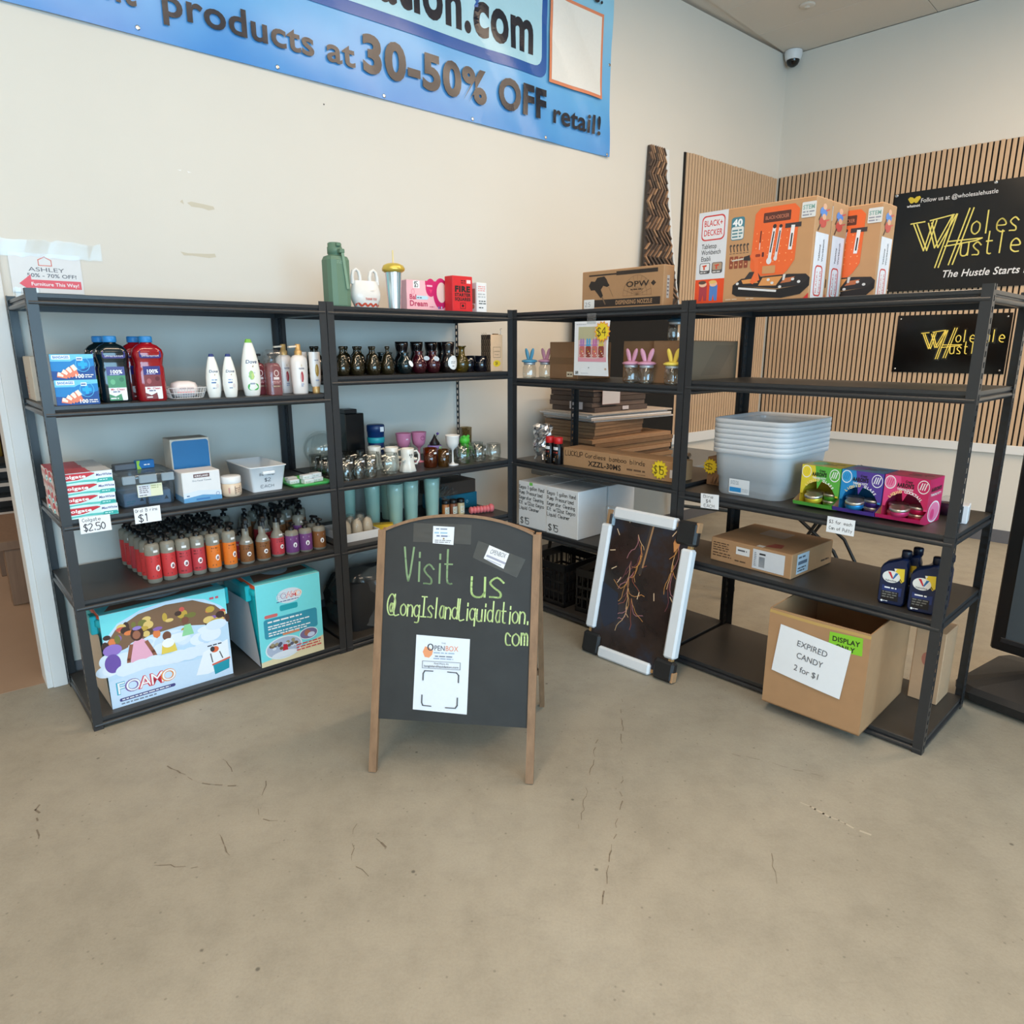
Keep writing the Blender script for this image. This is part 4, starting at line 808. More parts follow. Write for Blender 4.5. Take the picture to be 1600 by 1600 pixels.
foam_tub('foam toy tub with winter play picture on its wide front', on('A', 5, .351, .23), .528, .36, .44, scene, mat('pale_card', (206, 190, 170), .7))
foam_tub('foam toy tub turned end on, aqua panel facing out', on('A', 5, .910, .262, .0), .335, .51, .432, back, mat('white_flap', (206, 206, 214), .6))
# ================================================================ UNIT B (corner)
SAGE = mat('sage_plastic', (98, 128, 106), .55, 0, .03)
t = thing('water_bottle', 'large sage green water bottle with strap standing on the top shelf', 'bottle', on('B', 1, .112, .10))
MB().rloft([(.112, .112, .03, 0), (.118, .118, .034, .006), (.118, .118, .034, .222), (.106, .106, .034, .238), (.07, .07, .03, .246)], SAGE, 2, smooth=False).build('bottle_body', t)
MB().lathe([(.034, .244), (.034, .252), (.037, .253), (.037, .282), (.034, .285), (.034, .300), (.028, .305), (.001, .305)], SAGE, 20).cbox(-.012, .012, -.046, -.03, .285, .302, SAGE).build('cap', t)
MB().bar((.008, -.062, .262), (.028, -.064, .085), .014, .004, mat('sage_strap', (122, 152, 130), .5), (0, 1, 0)).cbox(-.006, .02, -.066, -.036, .252, .272, SAGE).build('strap', t)
art('bottle_print', t, [('lw', .05, .1, .95, .9, 2, (130, 158, 138))], .05, .02, plane_map((-.025, -.0596, .2), (1, 0, 0), (0, 0, 1)), .5)
t = thing('bag_vase', 'white ceramic vase shaped like a shopping bag reading thank you', 'vase', on('B', 1, .278, .11)); CER = mat('white_ceramic', (228, 226, 222), .25, 0, .02)
b = MB(); L = []
for w, d, z in ((.112, .06, 0), (.122, .064, .004), (.160, .084, .045), (.166, .086, .07), (.156, .07, .10), (.142, .05, .13), (.138, .046, .135)):
    n = 20; L.append([(w/2*math.copysign(abs(math.cos(2*PI*i/n))**.75, math.cos(2*PI*i/n)), d/2*math.copysign(abs(math.sin(2*PI*i/n))**.8, math.sin(2*PI*i/n)), z) for i in range(n)])
b.loft(L, CER, True, False); L2 = [[(p[0]*.92, p[1]*.9, p[2]) for p in L[-1]], [(p[0]*.85, p[1]*.8, .05) for p in L[2]]]; b.loft([L[-1], L2[0], L2[1]], CER, False, True); b.build('vase_body', t)
for sx in (-1, 1):
    b = MB(); c = sx*.05
    P = [(c-.022, 0, .118), (c-.022, 0, .155), (c-.016, 0, .18), (c, 0, .191), (c+.016, 0, .18), (c+.022, 0, .155), (c+.022, 0, .118)]
    b.tube(P, [.011, .010, .009, .009, .009, .010, .011], CER, 8); b.build('handle', t)
wv = [(.10+.8*i/40, .12+.035*math.sin(i/40*2*PI*4)) for i in range(41)]
def bagf(x, y, f):
    u = x-.08; w, d = .166, .086
    for (a, b_, z0), (a1, b1, z1) in zip(((.112, .06, 0), (.160, .084, .045), (.166, .086, .07), (.156, .07, .1), (.142, .05, .13)), ((.160, .084, .045), (.166, .086, .07), (.156, .07, .1), (.142, .05, .13), (.138, .046, .135))):
        if z0 <= y <= z1: k = (y-z0)/(z1-z0); w, d = a+(a1-a)*k, b_+(b1-b_)*k
    q = min(.97, abs(u)/(w/2)); co = q**(1/.75); return Vector((u, -d/2*(max(0, 1-co*co)**.5)**.8-.0015-f, y))
art('vase_print', t, [('l', wv, .075, (206, 84, 62)), ('t', 'THANK YOU', .56, .30, .085, (206, 84, 62), {'fit': .42, 'b': .02}), ('lw', .55, .62, .75, .7, 2, (214, 206, 200))], .16, .13, fine(bagf, .01), .3)
t = thing('straw_tumbler', 'iridescent tumbler with gold lid and straw on the top shelf', 'tumbler', on('B', 1, .452, .11))
def irid(nt, N, L, b):
    lw = N.new('ShaderNodeLayerWeight'); lw.inputs[0].default_value = .4
    L.new(_ramp(N, L, lw.outputs['Facing'], [(0, lin((236, 240, 246))), (.3, lin((150, 214, 226))), (.5, lin((210, 190, 236))), (.7, lin((240, 226, 190))), (1, lin((160, 210, 230)))]), b.inputs['Base Color']); b.inputs['Metallic'].default_value = .7; b.inputs['Roughness'].default_value = .22
IR = tex_mat('iridescent_foil', irid)
MB().lathe([(.031, 0), (.033, .004), (.044, .19)], IR, 18, smooth=False, caps=(True, False)).build('tumbler_body', t)
MB().lathe([(.045, .188), (.058, .196), (.060, .208), (.052, .224), (.030, .234), (.001, .236)], mat('gold_lid', (220, 190, 84), .3, .4), 24, rfun=lambda u, z: 1+.04*math.cos(u*2*PI*8)*(z < .21)).build('lid', t); MB().tube([(0, 0, .05), (0, 0, .30)], .0035, mat('yellow_straw', (236, 216, 150), .35), 8).build('straw', t)
pk = [('r', 0, 0, 1, 1, (244, 188, 196)), ('e', .60, .78, .13, .30, (206, 34, 104)), ('e', .86, .60, .20, .52, (206, 34, 104)), ('r', .46, .86, 1, 1, (206, 34, 104)), ('e', .88, .64, .13, .34, (244, 214, 200)), ('lw', .5, .78, .68, .9, 1, (246, 190, 210)), ('p', [(.56, .72), (.64, .72), (.6, .58)], (236, 60, 120)),
 ('rr', .16, .74, .32, .98, W_, .02), ('s', '$5', .19, .78, .17, (80, 90, 96), {'fit': .1}), ('ring', .15, .62, .04, .1, .02, (232, 140, 160)), ('t', 'Bal', .06, .38, .15, (190, 60, 96), {'al': 'l', 'b': .03}), ('p', [(.23, .38), (.5, .38), (.54, .44), (.5, .5), (.23, .5)], (190, 226, 240)), ('lw', .25, .4, .38, .47, 1, (60, 70, 90)), ('t', 'Dream', .06, .16, .17, (190, 60, 96), {'al': 'l', 'b': .03}), ('lw', .56, .12, .72, .18, 1, (190, 80, 110)), ('e', .8, .13, .02, .05, (120, 110, 170)), ('e', .87, .13, .015, .05, (200, 210, 235))]
carton('pink_carton', 'pink carton with magenta circle and a 5 dollar sticker on the top shelf', 'box', on('B', 1, .680, .185), .265, .1, .162, mat('pink_card', (240, 186, 194), .5), {'front': pk})
carton('firestarter_carton', 'bright red carton of fire starter squares on the top shelf', 'box', on('B', 1, .862, .082), .142, .075, .192, mat('red_card', (214, 36, 44), .45), {'front': [('lw', .42, .78, .66, .9, 2, (60, 20, 24)), ('r', .7, .80, .9, .9, (250, 214, 214)), ('t', 'FIRE', .5, .56, .15, K_, {'fit': .78, 'b': .06}), ('t', 'STARTER', .5, .43, .085, K_, {'fit': .78, 'b': .05}), ('t', 'SQUARES', .5, .31, .085, K_, {'fit': .78, 'b': .05}), ('f', .37, .08, .64, .25, (60, 10, 16), .012), ('e', .5, .165, .06, .04, (40, 10, 12))]})
carton('white_carton', 'small slim white carton at right of the red one', 'box', on('B', 1, 1.005, .085), .075, .07, .165, WHITEC, {'front': [('lw', .15, .70, .85, .9, 3, (226, 150, 150)), ('lw', .12, .48, .88, .66, 2, (180, 186, 190)), ('lw', .2, .26, .9, .42, 2, (90, 100, 100)), ('lw', .2, .12, .8, .2, 1, (60, 70, 74))], 'left': [('r', .2, .3, .8, .8, (150, 110, 100)), ('e', .5, .2, .2, .08, (190, 120, 90))]})
# second shelf: gourd vases in dark glass
def vgl(name, c, dark): return mat(name, c, .06, .35, .25, 60, coat=1.)
AMB = vgl('smoked_amber_glass', (40, 35, 18), 1); DTEAL = vgl('dark_teal_glass', (10, 32, 36), 1); BURG = vgl('burgundy_glass', (62, 6, 24), 1); BLKG = vgl('black_glass', (18, 12, 16), 1)
rib = lambda u, z: 1+.035*math.cos(u*2*PI*9+z*60)
def gourd(gm, k=.93): 
    t = thing('gourd_vase', 'x', 'vase', Matrix(), 'smoked amber gourd vases')
    MB().lathe([(.024*k, 0), (.034*k, .006*k), (.0415*k, .03*k), (.040*k, .055*k), (.032*k, .078*k), (.029*k, .09*k), (.026*k, .106*k), (.014*k, .118*k)], gm, 22, rfun=rib).build('vase_body', t)
    MB().lathe([(.014*k, .117*k), (.009*k, .128*k), (.0085*k, .138*k), (.014*k, .150*k), (.013*k, .158*k), (.007*k, .14*k)], gm, 14, caps=(True, False)).build('neck', t); return t
g0 = gourd(AMB); first = True
for r, (tt, ss) in enumerate(((.066, (.10, .184, .281, .366)), (.15, (.06, .144, .23, .315)), (.234, (.045, .129, .213, .297, .381)), (.318, (.06, .144, .228, .312)))):
    for i, s_ in enumerate(ss):
        l = 'smoked amber gourd vase, %s from left in the %s row from the shelf edge' % (ORD[i], ORD[r]); M = on('B', 2, s_, tt, random.uniform(0, 6))
        if first: g0.matrix_world = M; g0['label'] = l; first = False
        else: copy_tree(g0, M, l)
def round_vase(label, s_, tt, gm, k, lab=None, rot=0):
    t = thing('round_vase', label, 'vase', on('B', 2, s_, tt, rot)); MB().lathe([(.022*k, 0), (.034*k, .006*k), (.044*k, .03*k), (.045*k, .052*k), (.036*k, .08*k), (.024*k, .096*k), (.020*k, .108*k), (.027*k, .120*k), (.025*k, .121*k), (.017*k, .108*k)], gm, 24, caps=(True, False)).build('vase_body', t)
    if lab: MB().prism([(.019*math.cos(a/16*2*PI), .013*math.sin(a/16*2*PI)) for a in range(16)], -.0008, 0, PAPER).build('oval_label', t, Matrix.Translation((lab[0], -.0445*k, lab[1])) @ Matrix.Rotation(lab[2], 4, 'Y') @ Matrix.Rotation(lab[3], 4, 'X'))
    return t
round_vase('dark teal round vase next to the amber gourds', .432, .165, DTEAL, .95); round_vase('dark teal round vase with tilted white oval label', .487, .085, DTEAL, .95, (.012, .055, .9, -.25))
round_vase('dark teal round vase standing in the second row', .462, .285, DTEAL, .95); round_vase('burgundy round vase left of two, white label near its top', .577, .082, BURG, 1.0, (.022, .083, .3, .55)); round_vase('burgundy round vase right of two, white label near its top', .672, .085, BURG, 1.0, (-.005, .08, .5, .55))
t0 = None
for i, (s_, tt) in enumerate(((.777, .08), (.555, .22), (.655, .22), (.755, .22), (.855, .24))):
    l = ['tall black vase with big round white label, in front', 'tall black vase in the back line, first from left', 'tall black vase in the back line, second from left', 'tall black vase in the back line, third from left', 'tall black vase in the back line, fourth from left'][i]
    t = thing('tall_vase', l, 'vase', on('B', 2, s_, tt), 'tall black vases')
    MB().lathe([(.036, 0), (.044, .006), (.049, .04), (.046, .07), (.034, .10), (.030, .115), (.034, .135), (.038, .155), (.038, .172), (.036, .172), (.030, .13)], BLKG, 22, caps=(True, False)).build('vase_body', t)
    if i == 0: art('round_label', t, [('e', .5, .5, .5, .5, (228, 230, 232)), ('ring', .5, .5, .44, .44, .02, (190, 196, 200)), ('lw', .25, .42, .75, .62, 2, (120, 130, 140)), ('lw', .36, .2, .64, .3, 1, (90, 96, 104))], .062, .078, fine(lambda x, y, f: Vector((x-.031, -math.sqrt(max(1e-5, .050**2-(x-.031)**2))-.001-f, y+.018)), .012), .4)
t = thing('bottle_vase', 'clear amber ribbed bottle vase alone beside the black cups', 'vase', on('B', 2, .876, .082)); OLV = glassy('olive_glass', (176, 160, 84), .05, .25, (150, 130, 50), .12)
MB().lathe([(.022, 0), (.030, .005), (.040, .03), (.041, .055), (.032, .08), (.019, .096), (.016, .125), (.018, .14), (.025, .148), (.023, .149), (.015, .13)], OLV, 24, caps=(True, False), rfun=lambda u, z: 1+.03*math.cos(u*2*PI*12)*(z < .09)).build('vase_body', t); MB().lathe([(.0255, .144), (.027, .147), (.0255, .150)], OLV, 18, caps=(False, False)).build('lip', t)
DKB = mat('blue_black_glass', (10, 14, 26), .05, .2, .05, coat=1.)
for i, (s_, tt) in enumerate(((.954, .118), (1.0205, .084), (1.045, .195), (.955, .205))):
    t = thing('candle_cup', 'blue-black candle cup, %s' % ('front left of the pair', 'front right beside the kraft box', 'back right', 'back left')[i], 'cup', on('B', 2, s_, tt), 'blue-black candle cups')
    MB().lathe([(.030, 0), (.034, .003), (.037, .092), (.035, .092), (.032, .01)], DKB, 22).build('cup_body', t); MB().lathe([(.0315, .002), (.033, .012)], CLEAR, 20, caps=(True, False)).build('glass_foot', t)
DP = (60, 48, 40)
carton('kraft_carton', 'tall kraft carton with yellow price oval and dark patterned side', 'box', on('B', 2, 1.108, .085, .04), .098, .085, .214, mat('light_kraft', (222, 186, 150), .65), {'front': [('f', .2, .38, .82, .67, (110, 86, 64), .008), ('t', 'LONDON', .5, .53, .035, (100, 80, 60), {'fit': .5}), ('t', 'Fryer', .5, .45, .03, (100, 80, 60), {'fit': .35}), ('e', .5, .22, .3, .09, (236, 200, 50)), ('s', '$4', .4, .18, .09, (60, 50, 40), {'fit': .2})],
  'left': [('r', 0, 0, 1, 1, DP)] + [('l', [(.1+.2*(i % 5), .05+.17*(i//5)), (.2+.2*(i % 5), .16+.17*(i//5)), (.1+.2*(i % 5), .2+.17*(i//5))], .012, (190, 160, 126)) for i in range(28)]})
t = thing('wire_hook', 'thin bent wire hook with clip on top of the kraft carton', 'hook', on('B', 2, 1.12, .06, .04, .2145)); MB().tube([(.02, 0, 0), (.036, 0, .001), (.038, 0, .02), (.034, 0, .034), (.046, 0, .036)], .0012, CHROME, 6).build('hook_wire', t); MB().cbox(-.024, .012, -.012, .012, 0, .006, mat('clip_brass', (150, 130, 96), .4, .6)).build('clip', t)
# third shelf: glassware
def tumbler(h, r): 
    t = thing('glass_tumbler', 'x', 'glass', Matrix(), 'clear glass tumblers'); MB().lathe([(r*.82, 0), (r*.9, .003), (r, h), (r-.003, h), (r*.86, .012)], CLEAR, 18).build('glass_wall', t); MB().lathe([(r*.80, .002), (r*.84, .010), (.001, .011)], CLEAR, 18).build('glass_base', t); MB().cbox(-.009, .009, -.0006, 0, 0, .008, PAPER, .0002).build('price_sticker', t, Matrix.Translation((.004, -r*.99, h*.86))); return t
g0 = tumbler(.105, .034); first = True
spots = [(.085, .055, 'front row, left of three'), (.157, .055, 'front row, middle of three'), (.230, .055, 'front row, right of three')]
for r, (tt, row) in enumerate(((.128, (.050, .121, .193)), (.200, (.050, .121)), (.272, (.050, .121)), (.344, (.050, .121, .275)))):
    spots += [(s_, tt, '%s row behind the front, %s from left' % (ORD[r], ORD[i])) for i, s_ in enumerate(row)]
spots += [(.045, .52, 'back corner left of the globe'), (.265, .52, 'back corner right of the globe'), (.41, .49, 'back row right of the black box'), (.535, .44, 'back row behind the pink goblets'), (.615, .44, 'second in the back row behind the pink goblets'), (.69, .42, 'third in the back row behind the pink goblets'), (.555, .20, 'middle row behind the amber glasses')]
OBS = ((.345, .062, .059), (.285, .165, .057), (.225, .262, .057), (.47, .065, .052), (.43, .165, .052), (.375, .262, .052), (.48, .262, .03), (.325, .43, .08), (.15, .455, .108), (.603, .31, .047), (.705, .30, .047), (.452, .37, .052))
kept = []
for s_, tt, w in spots:
    if any(math.hypot(s_-a, tt-c) < r_+.0345 for a, c, r_ in OBS) or any(math.hypot(s_-a, tt-c) < .0695 for a, c in kept): continue
    kept.append((s_, tt))
    M = on('B', 3, s_, tt, random.uniform(-.3, .3)); l = 'clear glass tumbler, '+w
    if first: g0.matrix_world = M; g0['label'] = l; first = False
    else: copy_tree(g0, M, l)
t = thing('glass_globe', 'large clear glass globe behind the corner post', 'globe', on('B', 3, .15, .455)); MB().lathe([(.045, 0), (.05, .01)]+[(.105*math.sin(PI*(.15+.80*i/14)), .115-.105*math.cos(PI*(.15+.80*i/14))) for i in range(15)], CLEAR, 28, caps=(True, False)).build('globe_wall', t); MB().lathe([(.05, 0), (.05, .014), (.045, .016)], CLEAR, 22).build('foot', t)
for i, (s_, tt, k) in enumerate(((.345, .062, 1.), (.285, .165, .95), (.225, .262, .95))):
    t = thing('glass_bowl', 'wide clear glass, %s' % ('front one with white price dot', 'back left', 'back right beside the ghost mugs')[i], 'glass', on('B', 3, s_, tt), 'wide clear glasses'); MB().lathe([(.03*k, 0), (.045*k, .004), (.058*k, .05), (.055*k, .115), (.052*k, .115), (.054*k, .05), (.04*k, .012)], CLEAR, 22, rfun=lambda u, z: 1+.015*math.cos(u*2*PI*10)).build('glass_wall', t); MB().lathe([(.03*k, .002), (.04*k, .01), (.001, .011)], CLEAR, 18).build('glass_base', t)
t = thing('speaker_box', 'tall black box standing behind the glasses', 'box', on('B', 3, .325, .43)); MB().cbox(-.06, .06, -.05, .05, 0, .31, mat('gloss_black', (14, 14, 16), .2), .004).build('box_body', t); MB().cbox(-.058, .02, -.045, .045, .31, .335, BLACKP, .003).build('lid_flap', t); MB().cbox(.0, .05, -.053, -.05, .02, .1, mat('dark_grey', (50, 52, 54), .4)).build('front_panel', t)
t = thing('travel_cup', 'tall navy blue cup with turquoise band', 'cup', on('B', 3, .452, .37)); NV = mat('navy_plastic', (16, 52, 104), .35); MB().lathe([(.038, 0), (.040, .004), (.050, .20), (.047, .20), (.038, .01)], NV, 22).build('cup_body', t); MB().lathe([(.0478, .135), (.0495, .137), (.0515, .165), (.0495, .167)], mat('turquoise_band', (40, 170, 180), .4), 22, caps=(False, False)).build('grip_band', t); MB().lathe([(.050, .198), (.052, .2), (.052, .235), (.048, .24), (.001, .24)], NV, 22).build('lid', t); MB().cbox(-.012, .012, -.0008, 0, -.014, .014, PAPER, .0002).build('price_sticker', t, Matrix.Translation((.012, -.0515, .215)))
GH = mat('ghost_white', (236, 232, 222), .25, 0, .02)
for i, (s_, tt) in enumerate(((.470, .065), (.430, .165), (.375, .262))):
    t = thing('ghost_mug', 'white ghost-shaped mug, %s' % ('front one showing its face and handle', 'middle one of three', 'rear one of three')[i], 'mug', on('B', 3, s_, tt, .0), 'white ghost mugs')
    MB().lathe([(.043, 0), (.047, .004), (.040, .03), (.036, .06), (.036, .10), (.038, .128), (.036, .131), (.032, .126), (.032, .02)], GH, 28, rfun=lambda u, z: 1+(.07*math.cos(u*2*PI*7) if z < .045 else 0)).build('mug_body', t)
    MB().tube([(.035, 0, .108), (.06, 0, .112), (.076, 0, .09), (.076, 0, .06), (.06, 0, .038), (.036, 0, .04)], .006, GH, 8).build('handle', t)
    for sx in (-1, 1): MB().tube([(sx*.034, -.012, .07), (sx*.044, -.026, .066), (sx*.036, -.034, .074)], [.009, .008, .005], GH, 8).build('arm', t)
    art('face', t, [('e', .36, .5, .07, .2, K_), ('e', .62, .5, .07, .2, K_), ('e', .49, .16, .06, .12, K_)], .045, .032, fine(lambda x, y, f: Vector((x-.0225, -math.sqrt(.0365**2-(x-.0225)**2)-.001-f, y+.08)), .008), .3)
for i, (s_, tt, c, r, h) in enumerate(((.645, .095, (176, 84, 30), .040, .112), (.718, .068, (170, 120, 50), .034, .10))):
    t = thing('amber_glass', ('amber glass tumbler, darker orange one' , 'amber glass tumbler, paler golden one')[i], 'glass', on('B', 3, s_, tt)); AG = glassy('amber_glass_%d' % i, c, .05, .2, c, .1); MB().lathe([(r*.85, 0), (r*.95, .004), (r, h), (r-.003, h), (r*.85, .012)], AG, 20, rfun=lambda u, z: 1+.02*math.cos(u*2*PI*12)).build('glass_wall', t); MB().lathe([(r*.8, .003), (r*.85, .014), (.001, .014)], AG, 18).build('glass_base', t); MB().cbox(-.009, .009, -.0006, 0, 0, .01, PAPER, .0002).build('price_sticker', t, Matrix.Translation((.006, -r*1.02, h*.72)))
PKP = mat('pink_plastic', (218, 136, 170), .35)
for i, (s_, tt) in enumerate(((.603, .31), (.705, .30))):
    t = thing('pink_goblet', 'pink plastic goblet, %s' % ('left of two', 'right of two with smile print')[i], 'goblet', on('B', 3, s_, tt), 'pink goblets'); MB().lathe([(.030, 0), (.030, .004), (.008, .01), (.006, .08), (.02, .096), (.036, .11), (.042, .14), (.046, .178), (.048, .182), (.045, .182), (.038, .14)], PKP, 22, caps=(True, False)).build('goblet_body', t)
    art('goblet_print', t, [('ring', .5, .5, .3, .4, .09, (150, 60, 110)), ('e', .4, .6, .05, .09, (150, 60, 110)), ('e', .6, .6, .05, .09, (150, 60, 110))] if i else [('lw', .3, .3, .7, .7, 1, (240, 220, 230))], .05, .034, cyl_map(.0445, .132, .05), .35)
t = thing('potion_bottle', 'black and purple bottle with cone cap behind the amber glasses', 'bottle', on('B', 3, .80, .27)); MB().lathe([(.03, 0), (.042, .01), (.045, .05), (.042, .085), (.03, .1)], mat('dark_purple', (36, 22, 44), .3), 20).build('bottle_body', t); MB().lathe([(.0428, .06), (.0455, .062), (.044, .096), (.0415, .098)], mat('lilac_label', (150, 130, 200), .45), 20, caps=(False, False)).build('label', t); MB().lathe([(.03, .1), (.032, .108), (.012, .14), (.001, .165)], mat('cone_black', (30, 24, 30), .35), 16).build('cone_cap', t); art('label_print', t, [('r', .5, 0, 1, 1, (170, 214, 160)), ('lw', .1, .2, .9, .8, 2, (60, 40, 80))], .05, .03, cyl_map(.046, .063, .05), .4)
t = thing('wire_figure', 'small purple flowered wire piece beside the black post', 'ornament', on('B', 3, .895, .40)); MB().tube([(0, 0, 0), (.01, 0, .06), (-.01, 0, .11), (.02, 0, .14)], .002, BLACKP, 6).lathe([(.02, 0), (.022, .004), (.001, .006)], BLACKP, 12).build('stem', t)
for x, z in ((.02, .145), (-.012, .115)): MB().lathe([(.001, -.008), (.008, -.004), (.009, .004), (.001, .009)], mat('violet_petal', (120, 80, 170), .5), 10, cx=x, z0=z).build('flower', t)
t = thing('white_goblet', 'tall white goblet on a thin stem at the shelf edge', 'goblet', on('B', 3, .788, .07)); MB().lathe([(.033, 0), (.033, .004), (.012, .009), (.0055, .02), (.005, .085), (.012, .096), (.032, .112), (.038, .135), (.041, .17), (.044, .178), (.041, .178), (.036, .135), (.02, .108)], mat('goblet_white', (236, 234, 230), .3, 0, .02), 24).build('goblet_body', t); MB().lathe([(.033, .0), (.034, .002), (.033, .005)], WHITEP, 20, caps=(False, False)).build('foot', t)
def glass_mug(label, s_, tt, rot):
    t = thing('glass_mug', label, 'mug', on('B', 3, s_, tt, rot), 'clear glass mugs'); MB().lathe([(.034, 0), (.043, .005), (.046, .04), (.044, .10), (.041, .10), (.043, .04), (.036, .012)], CLEAR, 22).build('glass_wall', t); MB().lathe([(.034, .002), (.038, .012), (.001, .013)], CLEAR, 18).build('glass_base', t); MB().tube([(.042, 0, .085), (.066, 0, .08), (.072, 0, .055), (.062, 0, .03), (.044, 0, .03)], .005, CLEAR, 8).build('handle', t)
    MB().cbox(-.009, .009, -.0006, 0, 0, .01, PAPER, .0002).build('price_sticker', t, Matrix.Translation((.0, -.0455, .07))); return t
for l, s_, tt, r in (('clear glass mug, first right of the white goblet', .880, .085, 2.4), ('clear glass mug, second right of the white goblet', .995, .08, .3), ('clear glass mug, third right of the white goblet', 1.108, .075, -2.5), ('clear glass mug in the back line by the green frog', 1.06, .19, 1.), ('clear glass mug in the back line behind the white goblet', .93, .19, 2.)): glass_mug(l, s_, tt, r)
t = thing('frog_ornament', 'bright green plastic frog sitting among the glass mugs', 'ornament', on('B', 3, 1.035, .275, .2)); FG = mat('bright_green', (92, 214, 70), .4)
MB().lathe([(.028, 0), (.036, .01), (.036, .04), (.028, .07), (.02, .085)], FG, 16).build('body', t); MB().lathe([(.02, .078), (.032, .092), (.034, .11), (.024, .13), (.001, .136)], FG, 16).build('head', t)
for sx in (-1, 1):
    MB().lathe([(.001, -.011), (.01, -.006), (.011, .002), (.001, .011)], FG, 10, cx=sx*.02, cy=-.012, z0=.13).build('eye', t); MB().tube([(sx*.02, 0, .06), (sx*.06, -.01, .05), (sx*.075, -.015, .012)], [.012, .011, .009], FG, 8).build('leg', t)
t = thing('tall_glass', 'tall straw-coloured glass at the back right of the glass shelf', 'glass', on('B', 3, 1.14, .40)); SG = glassy('straw_glass', (216, 204, 176), .05, .12, (190, 170, 120)); MB().lathe([(.034, 0), (.036, .004), (.041, .17), (.038, .17), (.034, .01)], SG, 20).build('glass_wall', t); MB().lathe([(.033, .003), (.034, .015), (.001, .016)], SG, 16).build('glass_base', t)
# fourth shelf
t = thing('white_tray', 'white cardboard tray holding wrapped beige figures', 'tray', on('B', 4, .165, .20)); b = MB()
b.box(-.11, .11, -.13, .13, 0, .003, WHITEC).box(-.11, .11, -.13, -.127, .003, .045, WHITEC).box(-.11, .11, .127, .13, .003, .045, WHITEC).box(-.11, -.107, -.127, .127, .003, .045, WHITEC).box(.107, .11, -.127, .127, .003, .045, WHITEC); b.build('tray_body', t)
BEI = mat('beige_stone', (196, 180, 156), .6, 0, .06)
for i, (x, y) in enumerate(((-.075, -.085), (-.005, -.085), (.062, -.08), (-.07, -.01), (.0, -.0), (.065, .01))):
    t = thing('gnome_figure', 'beige figure wrapped in clear film, %s' % ('front left', 'front middle', 'front right', 'back left', 'back middle', 'back right')[i], 'figurine', on('B', 4, .165+x, .2+y, 0, .0035), 'beige figures in the white tray'); MB().lathe([(.026, 0), (.029, .004), (.030, .05), (.027, .08), (.018, .10), (.001, .108)], BEI, 16).build('figure_body', t); MB().rloft([(.06, .06, .02, .002), (.062, .062, .02, .06), (.05, .05, .02, .11), (.03, .03, .01, .118)], FILM, 2, (False, False)).build('film_wrap', t)
carton('yellow_carton', 'bright yellow carton lying behind the chalkboard top', 'box', on('B', 4, .365, .19, -.5, 0), .12, .06, .035, mat('yellow_card', (236, 192, 40), .5), {'top': [('lw', .1, .3, .6, .7, 1, (150, 110, 20))]})
MINT = mat('mint_plastic', (196, 236, 220), .4, 0, .03)
for i, (s_, tt) in enumerate(((.405, .36), (.480, .23), (.600, .25), (.745, .235), (.53, .40), (.30, .47))):
    t = thing('mint_vase', 'mint green vase in clear film, %s' % ('far left of the front four', 'second of the front four, nearest', 'third of the front four', 'right of the front four', 'behind the gap in the middle', 'at the very back left')[i], 'vase', on('B', 4, s_, tt), 'mint green vases in film')
    MB().lathe([(.034, 0), (.037, .005), (.046, .20), (.048, .25), (.045, .25), (.034, .01)], MINT, 22).build('vase_body', t); b = MB(); rg = random.Random(i)
    b.lathe([(.04, .004), (.042, .06), (.049, .2), (.053, .245), (.03, .26)], FILM, 14, caps=(False, False), rfun=lambda u, z: 1+.05*math.sin(u*2*PI*5+z*90)); b.build('film_wrap', t)
t = [o for o in COL.objects if o.name.startswith('mint_vase')][3]; b = MB()
for k in range(5):
    L = []
    for j in range(6):
        L.append([((j-2)*.02+.01*random.random(), .03*math.sin(j+k)+.02*(k-2)+.008*i, .03*math.cos(j*1.3+k)+.02*k*.6-.03+.012*math.sin(i*2+j)) for i in range(5)])
    b.loft(L, FILM, False, False, True, False)
tag(b.build('film_folds', t, Matrix.Translation((.05, -.045, .17))), kind='stuff')
for i, (s_, tt, c) in enumerate(((.835, .22, (196, 120, 60)), (.885, .205, (150, 90, 60)), (.935, .195, (226, 200, 150)))):
    t = thing('spice_jar', 'small spice jar with black lid, %s' % ('left of three', 'middle of three', 'right of three')[i], 'jar', on('B', 4, s_, tt), 'spice jars'); MB().lathe([(.022, 0), (.024, .003), (.024, .07), (.020, .076)], mat('spice_%d' % i, c, .3), 16).build('jar_body', t); MB().lathe([(.024, .076), (.0245, .078), (.0245, .098), (.022, .1), (.001, .1)], BLACKP, 16).build('lid', t); art('jar_label', t, [('r', 0, 0, 1, 1, (240, 234, 214)), ('e', .5, .55, .25, .25, (220, 150, 60) if i < 2 else (236, 196, 60)), ('lw', .15, .1, .85, .3, 1, (60, 50, 40))], .036, .045, cyl_map(.0246, .012, .036), .4)
t = thing('coral_coil', 'pink coral-coloured coil lying at the front of the fourth shelf', 'toy', on('B', 4, 1.04, .13, -.25)); CR = mat('coral_pink', (232, 120, 124), .4)
for i in range(6): MB().lathe([(.016, -.011), (.022, -.006), (.024, 0), (.022, .006), (.016, .011)], CR, 16).build('coil_ring', t, Matrix.Translation((-.062+.0225*i, 0, .0245)) @ Matrix.Rotation(PI/2, 4, 'Y'))
MB().lathe([(.018, -.012), (.027, -.005), (.027, .008), (.02, .016), (.001, .02)], CR, 16).build('coil_end', t, Matrix.Translation((.074, 0, .027)) @ Matrix.Rotation(PI/2, 4, 'Y'))
